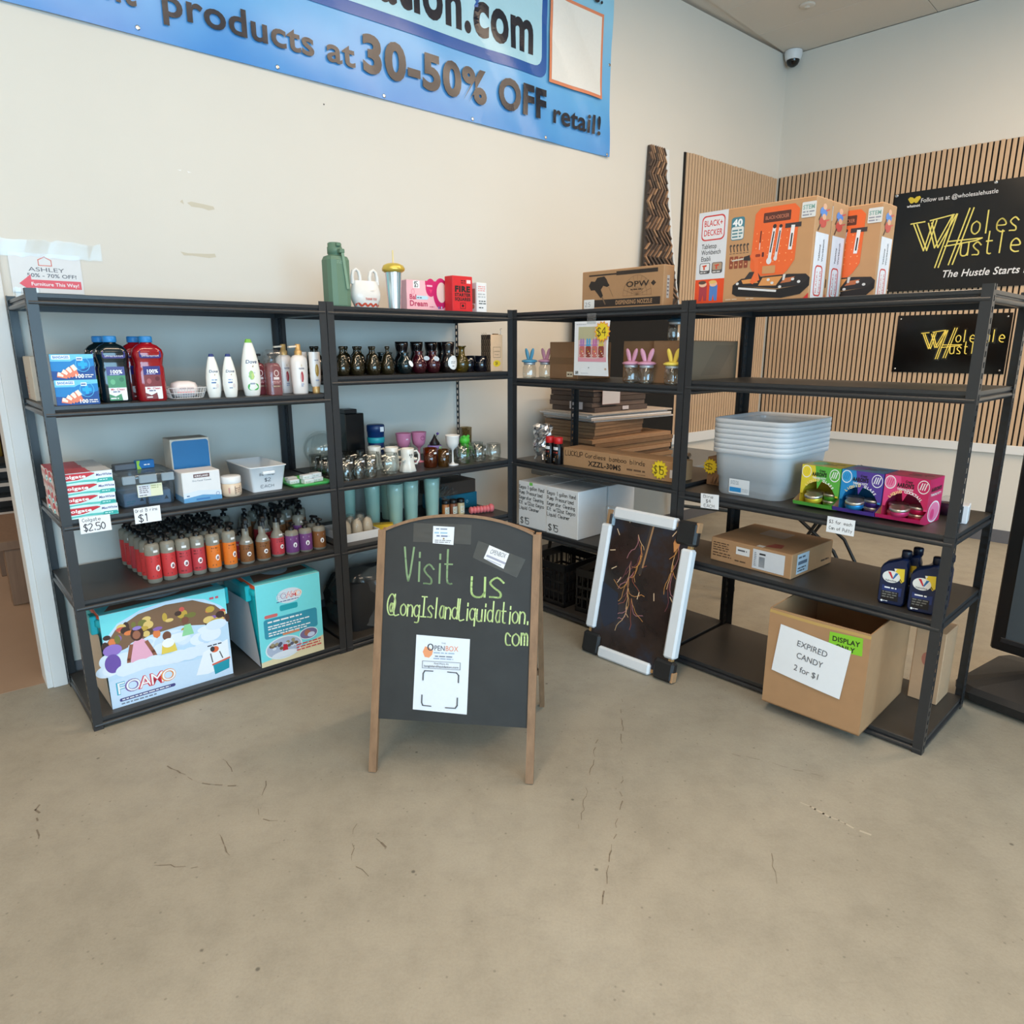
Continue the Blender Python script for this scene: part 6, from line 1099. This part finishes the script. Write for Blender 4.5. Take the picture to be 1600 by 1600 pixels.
def putty(label, s_, tt, ca, cb, cc, right=False):
    w, d, h = .170, .15, .185; t = thing('putty_display', label, 'box', on('D', 3, s_, tt, -.05), 'putty display boxes'); cm = mat('putty_card_%d_%d_%d' % ca, ca, .4, 0, .02); cm2 = mat('putty_card_%d_%d_%d' % cb, cb, .4, 0, .02); IN = mat('display_inside', (190, 146, 110), .7)
    b = MB(); th = .002; b.box(-w/2, w/2, d/2-th, d/2, 0, h, cm).box(-w/2, -w/2+th, -d/2, d/2-th, 0, h, cm).box(w/2-th, w/2, -d/2, d/2-th, 0, h, cm2).box(-w/2+th, w/2-th, -d/2, d/2-th, h-th, h, cm).box(-w/2+th, w/2-th, -d/2, d/2-th, 0, th, IN)
    # front panel with its arched opening
    n = 12; out = [(-w/2, .055), (-w/2, h), (w/2, h), (w/2, .055), (w/2*.86, .055)]; arch = [(w/2*.86*math.cos(PI*i/n), .055+.062*math.sin(PI*i/n)) for i in range(1, n)]+[(-w/2*.86, .055)]
    b.prism(out+arch, -d/2-.001, -d/2+.001, cm); b.build('box_body', t)
    b = MB(); b.add([(-w/2, -d/2, .055), (-w/2, -d/2, 0), (-w/2, -d/2-.055, 0.014), (-w/2, -d/2-.06, .03)], [(0, 1, 2, 3)], IN).add([(w/2, -d/2, .055), (w/2, -d/2, 0), (w/2, -d/2-.055, .014), (w/2, -d/2-.06, .03)], [(3, 2, 1, 0)], cm2)
    L = [(-w/2, -d/2, .0008), (-w/2, -d/2-.055, .013), (-w/2, -d/2-.062, .03)]; b.loft([L, [(x+w, y, z) for x, y, z in L]], cm2, False, False, False, False); b.build('front_tray', t)
    G = lambda q: tuple(int(a*.55+c*.45) for a, c in zip(ca, q))
    it = [('p', [(.45, .45), (.35, 1), (1, 1), (1, .34), (.93, .34), (.78, .58), (.55, .64)], cb), ('e', .13, .84, .13, .15, W_), ('e', .13, .84, .115, .13, cc), ('e', .87, .82, .13, .15, W_), ('e', .87, .82, .115, .13, cb)] + [('l', [(.06+.05*i, .78), (.1+.05*i, .92)], .02, ca) for i in range(3)] + [('l', [(.8+.05*i, .76), (.84+.05*i, .90)], .02, W_) for i in range(3)]
    it += [('t', "AARON'S", .48, .76, .085, K_, {'fit': .38, 'b': .05}), ('t', 'Crazy', .55, .87, .05, K_, {'fit': .16, 'b': .04}), ('t', 'THINKING PUTTY', .48, .69, .045, W_, {'fit': .36, 'b': .03})]
    for i, ch in enumerate('LIQUID GLASS' if not right else 'LIQUID COCKTAIL'):
        n_ = 11 if not right else 14; a = PI*(.80-.60*i/n_); it.append(('t', ch, .5+.40*math.cos(a), .31+.33*math.sin(a), .055, (250, 226, 150) if i < 6 else W_, {'rot': a-PI/2, 'b': .04}))
    art('printed_panel', t, it, w, h, plane_map((-w/2, -d/2-.0014, 0), (1, 0, 0), (0, 0, 1)), .35)
    art('side_print', t, [('e', .5, .25, .42, .24, W_), ('e', .5, .25, .38, .21, cc), ('e', .4, .2, .14, .12, ca), ('t', "AARON'S", .5, .72, .08, K_, {'fit': .75, 'b': .05}), ('t', 'THINKING PUTTY', .5, .62, .05, W_, {'fit': .75, 'b': .03})], d, h, plane_map((w/2+.0003, -d/2, 0), (0, 1, 0), (0, 0, 1)), .35)
    art('top_print', t, [('r', 0, 0, 1, 1, tuple(int(q*.8) for q in ca)), ('e', .3, .5, .2, .3, cb), ('lw', .4, .3, .9, .7, 2, K_)], w, d, plane_map((-w/2, -d/2, h+.0003), (1, 0, 0), (0, 1, 0)), .35); return t
def tin(label, M, c):
    t = thing('putty_tin', label, 'tin', M, 'putty tins in the display boxes'); MB().lathe([(.033, 0), (.035, .003), (.035, .022), (.033, .024)], mat('tin_side_%d_%d_%d' % c, c, .35, .6), 22).build('tin_body', t); MB().lathe([(.036, .018), (.0375, .020), (.0375, .028), (.035, .0305), (.030, .0295), (.001, .0295)], TIN, 22).build('lid', t)
pd = (('putty display box in yellow and green, left of three', .615, .205, (226, 206, 60), (92, 176, 70), (240, 214, 60)), ('putty display box in blue and purple, middle of three', .790, .245, (36, 140, 206), (84, 60, 150), (60, 160, 220)), ('putty display box in hot pink, right of three', .975, .285, (226, 70, 130), (206, 40, 100), (236, 130, 170)))
pd = ((pd[0][0], .646, .195)+pd[0][3:], (pd[1][0], .820, .195)+pd[1][3:], (pd[2][0], .994, .195)+pd[2][3:])
for i, q in enumerate(pd):
    putty(*q, right=i == 2)
    for j, (x, y, z, rx) in enumerate(((-.040, -.030, .003, 0), (.040, -.028, .003, 0), (.0, -.116, .037, .15), (.0, .0352, .003, 0), (-.038, -.029, .0345, 0.), (.040, -.028, .0345, 0.))):
        M = on('D', 3, q[1], q[2], -.05) @ Matrix.Translation((x, y, z)) @ Matrix.Rotation(rx, 4, 'X')
        tin('metal putty tin in the %s display box, %s' % (('green', 'blue', 'pink')[i], ('left lower', 'right lower', 'front on the tray', 'back', 'left upper', 'right upper')[j]), M, q[3+j % 2])
price_tag('white price tag reading 4 each under the clear bins', 'D', 3, .135, .232, -.066, .005, [('s', 'Bins', .15, .72, .2, PEN, {'fit': .6}), ('s', '$4', .3, .40, .22, PEN, {'fit': .3}), ('s', 'EACH', .2, .08, .2, PEN, {'fit': .6})], -.05)
price_tag('white price tag reading 3 for each can of putty', 'D', 3, .742, .855, -.068, .0, [('s', '$3 for each', .08, .6, .2, PEN, {'fit': .84}), ('s', 'Can of Putty', .1, .2, .2, PEN, {'fit': .84})])
t = thing('purple_packet', 'small dark purple wrapped packets behind the pink putty box', 'packet', on('D', 3, 1.075, .40)); MB().rloft([(.08, .06, .02, 0), (.1, .08, .02, .02), (.07, .05, .02, .05)], mat('purple_foil', (70, 56, 84), .25, .5), 3).build('packet_body', t); MB().rloft([(.05, .04, .01, .05), (.06, .03, .01, .07), (.02, .02, .005, .08)], FILM, 2, (False, False)).build('film_twist', t)
carton('device_carton', 'small white and black carton at the right end of the bin shelf', 'box', on('D', 3, 1.15, .29, .15), .06, .08, .075, WHITEC, {'front': [('r', .05, .05, .7, .95, (60, 66, 70)), ('r', .1, .6, .6, .75, (220, 220, 220))], 'right': [('r', .1, .1, .9, .9, (206, 208, 212))]})
KT = carton('torn_carton', 'brown torn carton with a yellow burst left of the clear bins', 'box', on('D', 3, .055, .385), .085, .3, .145, KRAFT2); b = MB()
for k in range(4): b.add([(-.02+.02*k, -.152, .01), (.0+.02*k, -.165-.01*(k % 2), .02), (.0+.02*k, -.152, .05), (-.02+.02*k, -.155, .04)], [(0, 1, 2, 3)], KRAFT2)
b.build('torn_flap', KT)
burst('yellow price burst half hidden by the post, left of the clear bins', on('D', 3, .035, .2285, 0, .097), .042, '$', (226, 196, 40))
# fourth shelf: labelled carton, oil bottles
carton('shipping_carton', 'flat kraft carton with white shipping labels on the fourth shelf', 'box', on('D', 4, .375, .275, -.045), .425, .40, .118, KRAFT, {'front': [('lw', .03, .45, .24, .85, 4, (96, 72, 52)), ('lw', .03, .2, .28, .42, 2, (96, 72, 52)), ('r', .33, .5, .50, .82, (224, 222, 220)), ('lw', .35, .62, .48, .76, 1, (90, 90, 96)), ('lw', .32, .16, .48, .28, 1, (96, 72, 52)), ('r', .54, .1, .92, .90, (214, 216, 220)), ('lw', .62, .66, .72, .82, 1, (50, 50, 54))] + [('r', .62, .2+.022*i, .69, .21+.022*i, (60, 60, 66)) for i in range(20)] + [('lw', .56, .2, .59, .8, 8, (150, 150, 156))],
 'right': [('r', .12, .12, .40, .92, (190, 210, 224)), ('lw', .15, .7, .37, .86, 1, (70, 90, 110)), ('r', .15, .48, .36, .62, (90, 110, 130)), ('lw', .15, .18, .36, .4, 2, (50, 60, 70)), ('lw', .72, .2, .95, .35, 1, (60, 46, 36))], 'top': [('rr', .3, .55, .62, .85, (150, 134, 122), .03), ('p', [(.62, .08), (.80, .14), (.76, .30), (.66, .28)], (150, 50, 46)), ('r', .56, .02, .64, .1, (226, 222, 216))]})
def oil(label, M):
    t = thing('oil_bottle', label, 'bottle', M, 'navy motor oil bottles'); OB = mat('navy_oil_plastic', (14, 30, 66), .3, 0, .04); w, d = .1, .062
    prof = [(-w/2, .012), (-w/2+.008, 0), (w/2-.008, 0), (w/2, .012), (w/2+.001, .17), (w/2-.004, .185), (w/2-.006, .206), (.022, .206), (.012, .20), (-.03, .182), (-w/2+.004, .165), (-w/2, .155)]
    b = MB(); L = []
    for y, k in ((-d/2, .92), (-d/2+.006, .985), (0, 1), (d/2-.006, .985), (d/2, .92)): L.append([(x*k, y, .1+(z-.1)*k) for x, z in prof])
    b.loft(L, OB, True, True, True); b.build('bottle_body', t)
    MB().lathe([(.016, .200), (.017, .206), (.019, .207), (.019, .232), (.016, .236), (.001, .236)], mat('cap_navy', (12, 22, 44), .35), 18, cx=.033).build('cap', t)
    art('oil_label', t, [('p', [(.55, .70), (.50, .78), (.92, .80), (.95, .55), (.85, .50)], (236, 206, 60)), ('p', [(.50, .78), (.62, .775), (.55, .72)], (230, 230, 226)), ('p', [(.6, .7), (.86, .54), (.90, .5), (.7, .6)], (20, 20, 24)), ('e', .42, .60, .36, .125, (232, 232, 228)), ('p', [(.26, .70), (.38, .70), (.50, .58), (.46, .56)], (200, 44, 60)), ('p', [(.48, .57), (.58, .69), (.70, .69), (.52, .555)], (40, 110, 170)), ('t', 'Valvoline', .42, .505, .035, (60, 60, 80), {'fit': .46, 'b': .02}), ('p', [(.1, .42), (.5, .36), (.9, .40), (.9, .22), (.1, .22)], (30, 50, 110)), ('lw', .2, .34, .85, .40, 1, W_), ('r', .1, .10, .8, .30, (16, 16, 22)), ('lw', .14, .15, .75, .30, 3, (120, 120, 116)), ('e', .15, .08, .05, .022, W_), ('lw', .22, .07, .45, .10, 1, W_)], .09, .205, plane_map((-.045, -d/2-.0004, .0), (1, 0, 0), (0, 0, 1)), .35)
    return t
for l, s_, tt in (('navy oil bottle, front left of four', 1.002, .085), ('navy oil bottle, front right of four beside the post', 1.118, .075), ('navy oil bottle, behind the front left one', 1.02, .165), ('navy oil bottle, behind the front right one', 1.137, .155)): oil(l, on('D', 4, s_, tt, .12))
# bottom shelf: candy box
t = thing('candy_box', 'open kraft box with expired candy sign hanging over the bottom shelf', 'box', on('D', 5, .795, .135, .02), None); w, d, h, th = .42, .53, .45, .005; b = MB()
for x0, x1, y0, y1 in ((-w/2, w/2, -d/2, -d/2+th), (-w/2, w/2, d/2-th, d/2), (-w/2, -w/2+th, -d/2+th, d/2-th), (w/2-th, w/2, -d/2+th, d/2-th)): b.box(x0, x1, y0, y1, 0, h, KRAFT)
b.box(-w/2, w/2, -d/2, d/2, 0, th, KRAFT); b.build('box_body', t)
art('edge_tape', t, [('p', [(.0, .985), (.45, .975), (1, .985), (1, .955), (.5, .945), (0, .955)], (196, 160, 96))], w, h, plane_map((-w/2, -d/2-.0002, 0), (1, 0, 0), (0, 0, 1)), .3)
art('display_sticker', t, [('p', [(.62, .80), (.94, .82), (.93, .99), (.62, .97)], (138, 204, 52)), ('t', 'DISPLAY', .78, .895, .045, (30, 40, 24), {'fit': .26, 'b': .03, 'rot': .03}), ('t', 'ONLY', .78, .825, .045, (30, 40, 24), {'fit': .18, 'b': .03, 'rot': .03})], w, h, plane_map((-w/2, -d/2-.0007, -.02), (1, 0, 0), (0, 0, 1)), .4)
b = MB(); pw_, ph_ = .30, .225; n = 6
ps = lambda u, v: (-w/2+.032+.995*pw_*u+.10*ph_*v, -d/2-.0032-.004*math.sin(PI*u)*(1-v)-.003*(u**2)*(1-v), .165+.995*ph_*v-.10*pw_*u)
b.add([ps(i/n, j/n) for j in range(n+1) for i in range(n+1)], [(j*(n+1)+i, j*(n+1)+i+1, (j+1)*(n+1)+i+1, (j+1)*(n+1)+i) for j in range(n) for i in range(n)], PAPER, True); sg = b.build('paper_sign', t)
art('sign_print', sg, [('t', 'EXPIRED', .5, .70, .115, (90, 92, 100), {'fit': .44}), ('t', 'CANDY', .5, .46, .115, (90, 92, 100), {'fit': .38}), ('t', '2 for $1', .5, .20, .115, (90, 92, 100), {'fit': .38})], pw_, ph_, fine(lambda x, y, f: Vector(ps(x/pw_, y/ph_))-Vector((0, .0012+f, 0)), .03), .6)
art('side_sticker', t, [('p', [(.78, .90), (.98, .92), (.92, .99), (.80, .99)], (138, 204, 52))], d, h, plane_map((w/2+.0003, -d/2, 0), (0, 1, 0), (0, 0, 1)), .4)
carton('tan_carton', 'tall tan carton standing behind the candy box by the right post', 'box', on('D', 5, 1.09, .475), .12, .17, .34, mat('tan_card', (190, 154, 120), .75), {'front': [('e', .5, .6, .2, .1, (176, 110, 90))]})
# ================================================================ ON THE FLOOR
# chalkboard A-frame
M = frame(-.2390, 2.3425, -.1214, .0005); t = thing('chalkboard_sign', 'wooden A-frame chalkboard with handwritten web address on the floor', 'sign', M)
WF, H_ = .645, .925; TOPY = .262
def fp(x, v, off=0): # point on the front frame plane: v = height fraction of the legs
    nrm = Vector((0, -H_, TOPY)).normalized(); return Vector((x, TOPY*v, H_*v))+nrm*off
upf = (0, -H_, TOPY)
for sx in (-1, 1):
    MB().bar(fp(sx*(WF/2-.015), 0), fp(sx*(WF/2-.015), .985), .030, .022, FRAMEW, upf).build('front_leg', t)
    MB().bar((sx*(WF/2-.013), .585, 0), (sx*(WF/2-.013), .30, H_*.975), .022, .026, FRAMEW, (0, 1, .4)).build('rear_leg', t)
    MB().lathe([(.008, -.004), (.008, .004)], CHROME, 10).build('hinge', t, Matrix.Translation((sx*(WF/2-.03), TOPY*.98+.018, H_*.955)) @ Matrix.Rotation(PI/2, 4, 'Y'))
MB().bar((-WF/2+.02, .525, .20), (WF/2-.02, .525, .20), .022, .026, FRAMEW).build('rear_rail', t)
arc = lambda x: 1.045-.065*(abs(x)/(WF/2-.03))**2.2
n = 18; xs = [-(WF/2-.03)+2*(WF/2-.03)*i/n for i in range(n+1)]
BOARD = tex_mat('chalkboard', lambda nt, N, L, b: (L.new(_ramp(N, L, _noise(N, L, N.new('ShaderNodeTexCoord').outputs['Object'], 5, 5), [(.3, lin((38, 40, 41))), (.7, lin((49, 51, 52)))]), b.inputs['Base Color']), setattr(b.inputs['Roughness'], 'default_value', .55)))
def board(name, pf, mt, y0, y1, par, v0=.215):
    b = MB(); P = [(x, arc(x)) for x in xs]; lo = [(xs[0], v0), (xs[-1], v0)]; F = [pf(x, v, y0) for x, v in [lo[0]]+P+[lo[1]]]; B_ = [pf(x, v, y1) for x, v in [lo[0]]+P+[lo[1]]]
    b.loft([F, B_], mt, True, True, False); return b.build(name, par)
board('front_board', fp, BOARD, -.004, .004, t)
def rpn(x, v, off=0): return Vector((x, .585-(.585-.30)*v, H_*v))+Vector((0, off, 0))
board('rear_board', rpn, BOARD, -.004, .004, t)
b = MB(); L = []
for x in xs:
    p = [fp(x, arc(x), .012), fp(x, arc(x)+.012, .012), fp(x, arc(x)+.012, -.010), fp(x, arc(x), -.010)]; L.append(p)
b.loft(L, FRAMEW, True, True, False); b.build('arched_top_rail', t)
b = MB(); L = []
for x in xs: L.append([rpn(x, arc(x)*.99, .010), rpn(x, arc(x)*.99+.012, .010), rpn(x, arc(x)*.99+.012, -.008), rpn(x, arc(x)*.99, -.008)])
b.loft(L, FRAMEW, True, True, False); b.build('rear_top_rail', t)
SL = math.hypot(H_, TOPY); FWd = WF-.06; bm = lambda x, y, f: fp(x-FWd/2, .215+y*.83/1., .0045+f*2) 
# board print area: x 0..FWd m, y 0..1 -> .215.. of the leg height
CH1, CH2, CH3 = (132, 158, 116), (202, 222, 152), (180, 206, 134)
A = FWd
w_ = art('chalk_writing', t, [('s', 'Visit', .135, .675, .165, CH1, {'fit': .37, 'w': .045}), ('s', 'us', .60, .62, .165, CH3, {'fit': .25, 'w': .05}), ('s', '@LongIslandLiquidation.', .03, .512, .098, CH2, {'fit': .97, 'w': .058, 'rot': -.035}), ('s', 'com', .83, .39, .10, CH2, {'fit': .17, 'w': .06})], A, 1, bm, .8)
pm = plane_map(bm(0, 0, 0), Vector((1, 0, 0)), Vector((0, TOPY, H_)))
def pm2(x, y, f): return bm(x, y, f+.0003)
TP = glassy('sign_tape', (150, 152, 152), .18, .12, (110, 112, 112), .2)
b = MB(); 
for P in ([(.19, .872), (.19, .965), (.585, .965), (.585, .868)], [(.60, .805), (.635, .89), (.955, .805), (.90, .715)]): b.quad([bm(x*A, y, .0001) for x, y in P], TP)
b.build('tape_strip', t)
art('business_card', t, [('p', [(.325, .93), (.325, 1.015), (.47, 1.013), (.467, .925)], (228, 230, 234)), ('lw', .345, .995, .45, 1.008, 1, (120, 136, 160)), ('lw', .335, .975, .46, .990, 1, (150, 190, 214)), ('lw', .35, .960, .45, .974, 1, (110, 126, 160)), ('e', .40, .954, .006, .004, (150, 120, 80)), ('lw', .34, .932, .46, .950, 2, (150, 150, 156))], A, 1, lambda x, y, f: pm2(x, y-.062, f), .4)
art('business_card', t, [('p', [(.675, .865), (.71, .93), (.845, .892), (.81, .818)], (232, 232, 236)), ('t', 'OPENBOX', .765, .880, .022, (80, 84, 90), {'fit': .11, 'rot': -.33}), ('l', [(.70, .878), (.815, .845)], .010, (160, 160, 176)), ('l', [(.70, .860), (.79, .835)], .006, (190, 190, 200))], A, 1, lambda x, y, f: pm2(x, y-.062, f), .4)
pa = art('posted_flyer', t, [('p', [(.232, .055), (.238, .455), (.602, .445), (.598, .045)], (226, 232, 240)), ('p', [(.285, .365), (.30, .395), (.325, .39), (.355, .375), (.35, .352), (.33, .335), (.30, .338)], (232, 156, 110)), ('ring', .337, .392, .022, .019, .0055, (70, 76, 86)), ('t', 'PEN', .362, .376, .026, (86, 92, 104), {'al': 'l', 'fit': .075, 'b': .01}), ('t', 'BOX', .438, .376, .026, (226, 150, 116), {'al': 'l', 'fit': .088, 'b': .01}), ('t', 'THE', .425, .412, .008, (110, 130, 150), {'fit': .03}), ('lw', .36, .358, .53, .370, 1, (150, 176, 200)), ('lw', .37, .340, .51, .351, 1, (100, 110, 130)), ('lw', .36, .328, .52, .338, 1, (140, 160, 190)),
 ('f', .285, .278, .545, .318, (130, 134, 144), .0025), ('t', 'Find More At', .415, .302, .009, (80, 84, 96), {'fit': .10}), ('t', 'longislandliquidation.com', .415, .286, .0105, (80, 84, 96), {'fit': .235, 'b': .01})] +
 [('l', P, .005, (80, 84, 90)) for P in ([(.295, .215), (.295, .25), (.305, .265), (.36, .265)], [(.46, .265), (.52, .263), (.535, .25), (.535, .212)], [(.292, .135), (.292, .095), (.30, .080), (.355, .078)], [(.455, .075), (.52, .075), (.532, .09), (.532, .13)])], A, 1, lambda x, y, f: pm2(x, .055+(y-.055)*.907, f), .5)
# framed painting wrapped for shipping, leaning on the shelves
CF = frame(.00217, 4.25228, ACD); bl, br = Vector((.829, -.225, .003)), Vector((1.371, -.205, .003)); tlp, trp = Vector((.800, -.058, .775)), Vector((1.340, -.055, .760))
X = (br-bl).normalized(); Yv = (tlp-bl); PWD = (br-bl).length; PHT = Yv.length; Yv = (Yv-X*Yv.dot(X)).normalized(); Zv = X.cross(Yv); MP = CF @ Matrix((( X.x, Yv.x, Zv.x, bl.x), (X.y, Yv.y, Zv.y, bl.y), (X.z, Yv.z, Zv.z, bl.z), (0, 0, 0, 1)))
t = thing('framed_painting', 'dark abstract painting with white foam edges leaning on the shelves', 'painting', MP)
MB().cbox(.01, PWD-.01, .01, PHT-.01, -.008, .018, mat('gold_frame', (176, 134, 84), .45), .002).build('frame', t)
def paintm(nt, N, L, b):
    tc = N.new('ShaderNodeTexCoord'); v = tc.outputs['Object']
    base = _ramp(N, L, _noise(N, L, v, 4, 5, .6), [(.3, lin((24, 20, 20))), (.5, lin((48, 36, 32))), (.62, lin((44, 48, 60))), (.8, lin((84, 62, 52)))])
    L.new(base, b.inputs['Base Color']); b.inputs['Roughness'].default_value = .16
MB().box(.03, PWD-.03, .03, PHT-.03, .018, .020, tex_mat('dark_canvas', paintm)).build('canvas', t)
it = []; rp_ = random.Random(11); GD = ((196, 140, 80), (214, 176, 130), (150, 84, 66), (176, 120, 126), (120, 70, 76))
for br_ in range(9):
    x, y = .42+rp_.uniform(-.06, .06), .86-.06*br_
    for k in range(3):
        P = [(x, y)]; a = rp_.uniform(-2.2, -.9)
        for q in range(6): P.append((P[-1][0]+.035*math.cos(a), P[-1][1]+.035*math.sin(a))); a += rp_.uniform(-.8, .8)
        it.append(('l', P, .0042, rp_.choice(GD)))
for k in range(7):
    P = [(.86+rp_.uniform(-.05, .03), .92-.05*k)]; a = -1.8
    for q in range(6): P.append((P[-1][0]+.03*math.cos(a), P[-1][1]+.035*math.sin(a))); a += rp_.uniform(-.7, .7)
    it.append(('l', P, .0042, rp_.choice(GD)))
it += [('p', [(.80, .86), (.84, .95), (.88, .93), (.86, .84), (.82, .80)], (206, 140, 84)), ('p', [(.12, .3), (.10, .5), (.3, .45), (.34, .28), (.2, .2)], (40, 44, 60)), ('l', [(.56, .98), (.50, .62)], .028, (64, 56, 52)), ('l', [(.57, .96), (.52, .66)], .012, (168, 128, 92))]
for x, y, a in ((.30, .93, 1.9), (.17, .87, -.9), (.13, .72, .2), (.18, .60, .5), (.27, .52, 1.), (.78, .90, .9), (.70, .47, 1.8), (.86, .52, -.8), (.52, .45, 1.4), (.10, .96, .2)): it.append(('l', [(x, y), (x+.055*math.cos(a), y+.045*math.sin(a))], .006, (226, 196, 160)))
art('painted_marks', t, it, PWD, PHT, lambda x, y, f: Vector((x, y, .0204+f)), .25)
FOAM = mat('white_foam', (224, 228, 232), .7, 0, .03, 30); CRN = mat('black_corner', (30, 30, 31), .5, bump=.2, bscale=40)
def foam(x0, x1, y0, y1): MB().cbox(x0, x1, y0, y1, -.014, .040, FOAM, .010).build('foam_edge', t)
foam(-.006, .056, .135, .705); foam(PWD-.056, PWD+.008, .115, .665); foam(.10, .425, -.004, .056); foam(.06, .435, PHT-.05, PHT+.012)
for x0, x1, y0, y1 in ((-.012, .10, -.002, .11), (PWD-.10, PWD+.012, -.002, .10), (PWD-.10, PWD+.014, PHT-.11, PHT+.010)): MB().cbox(x0, x1, y0, y1, -.016, .036, CRN, .012).build('corner_protector', t)
for x0, y0 in ((PWD-.02, .0), (PWD-.02, PHT-.04)): MB().cbox(x0+.022, x0+.036, y0+.0, y0+.05, -.012, .03, KRAFT, .002).build('cardboard_corner', t)
b = MB(); b.cbox(-.010, .07, PHT-.10, PHT+.010, -.014, .036, FILM, .012); b.build('bubble_corner', t)
# free-standing poster sign at the right edge
M = frame(2.37, 3.05, -.978, .0005); t = thing('poster_stand', 'black free-standing poster sign on a weighted base at the right edge', 'sign', M)
b = MB(); b.rloft([(.72, .50, .07, 0), (.80, .58, .09, .02), (.82, .60, .09, .06), (.78, .56, .085, .085), (.40, .20, .05, .15), (.36, .17, .04, .152)], mat('rotomold_black', (28, 28, 29), .5, bump=.15), 2, smooth=False); b.m(MATS['rotomold_black']); b.build('water_base', t, Matrix.Translation((.30, -.0, 0)))
for x in (.22, .38): MB().lathe([(.024, .13), (.024, .24)], BLACKP, 16, cx=x).build('post', t)
MB().cbox(-.06, .66, -.03, .03, .20, 1.38, BLACKP, .008).build('panel_frame', t); MB().box(.0, .60, -.033, -.03, .27, 1.32, mat('grey_poster', (76, 82, 86), .35)).build('poster', t)
MB().cbox(-.02, .62, -.036, -.03, .245, .27, mat('snap_rail', (40, 40, 42), .3), .003).build('snap_rail', t)
art('poster_print', t, [('e', .78, .22, .12, .06, (196, 60, 80))], .6, 1.05, plane_map((0, -.0334, .27), (1, 0, 0), (0, 0, 1)), .35)
# tubular walker frame and chair seen through the shelves
t = thing('walker', 'folded tubular walker standing behind the right-hand shelves', 'walker', frame(1.32, 4.52, -.5, .0005)); GT = mat('grey_tube', (88, 94, 96), .4, .5)
for sx in (-1, 1):
    MB().tube([(sx*.20, 0, .02), (sx*.19, .02, .45), (sx*.17, .05, .84), (sx*.15, .0, .90), (sx*.13, -.12, .90)], .013, GT, 10).build('side_tube', t); MB().tube([(sx*.15, .01, .905), (sx*.13, -.13, .905)], .019, BLACKP, 10).build('grip', t)
    MB().tube([(sx*.20, -.18, .02), (sx*.19, -.14, .45), (sx*.17, .04, .80)], .013, BLACKP, 10).build('front_leg', t)
    for y in (0, -.18): MB().lathe([(.018, 0), (.02, .004), (.018, .035), (.012, .04)], BLACKP, 12, cx=sx*.20, cy=y).build('rubber_foot', t)
MB().tube([(-.18, .02, .55), (.18, .02, .55)], .012, GT, 10).build('cross_tube', t)
t = thing('folding_chair', 'black folding chair glimpsed behind the right-hand shelves', 'chair', frame(2.22, 4.75, -2.2, .0005))
for sx in (-1, 1):
    MB().tube([(sx*.20, -.28, 0), (sx*.20, -.10, .25), (sx*.20, .0, .44), (sx*.19, .18, .80)], .012, BLACKP, 10).build('front_tube', t); MB().tube([(sx*.18, .26, 0), (sx*.18, .12, .25), (sx*.18, -.12, .44)], .012, BLACKP, 10).build('rear_leg', t)
MB().cbox(-.19, .19, -.18, .16, .44, .465, BLACKM, .006).build('seat', t); MB().cbox(-.19, .19, .15, .17, .62, .80, BLACKM, .006).build('backrest', t)
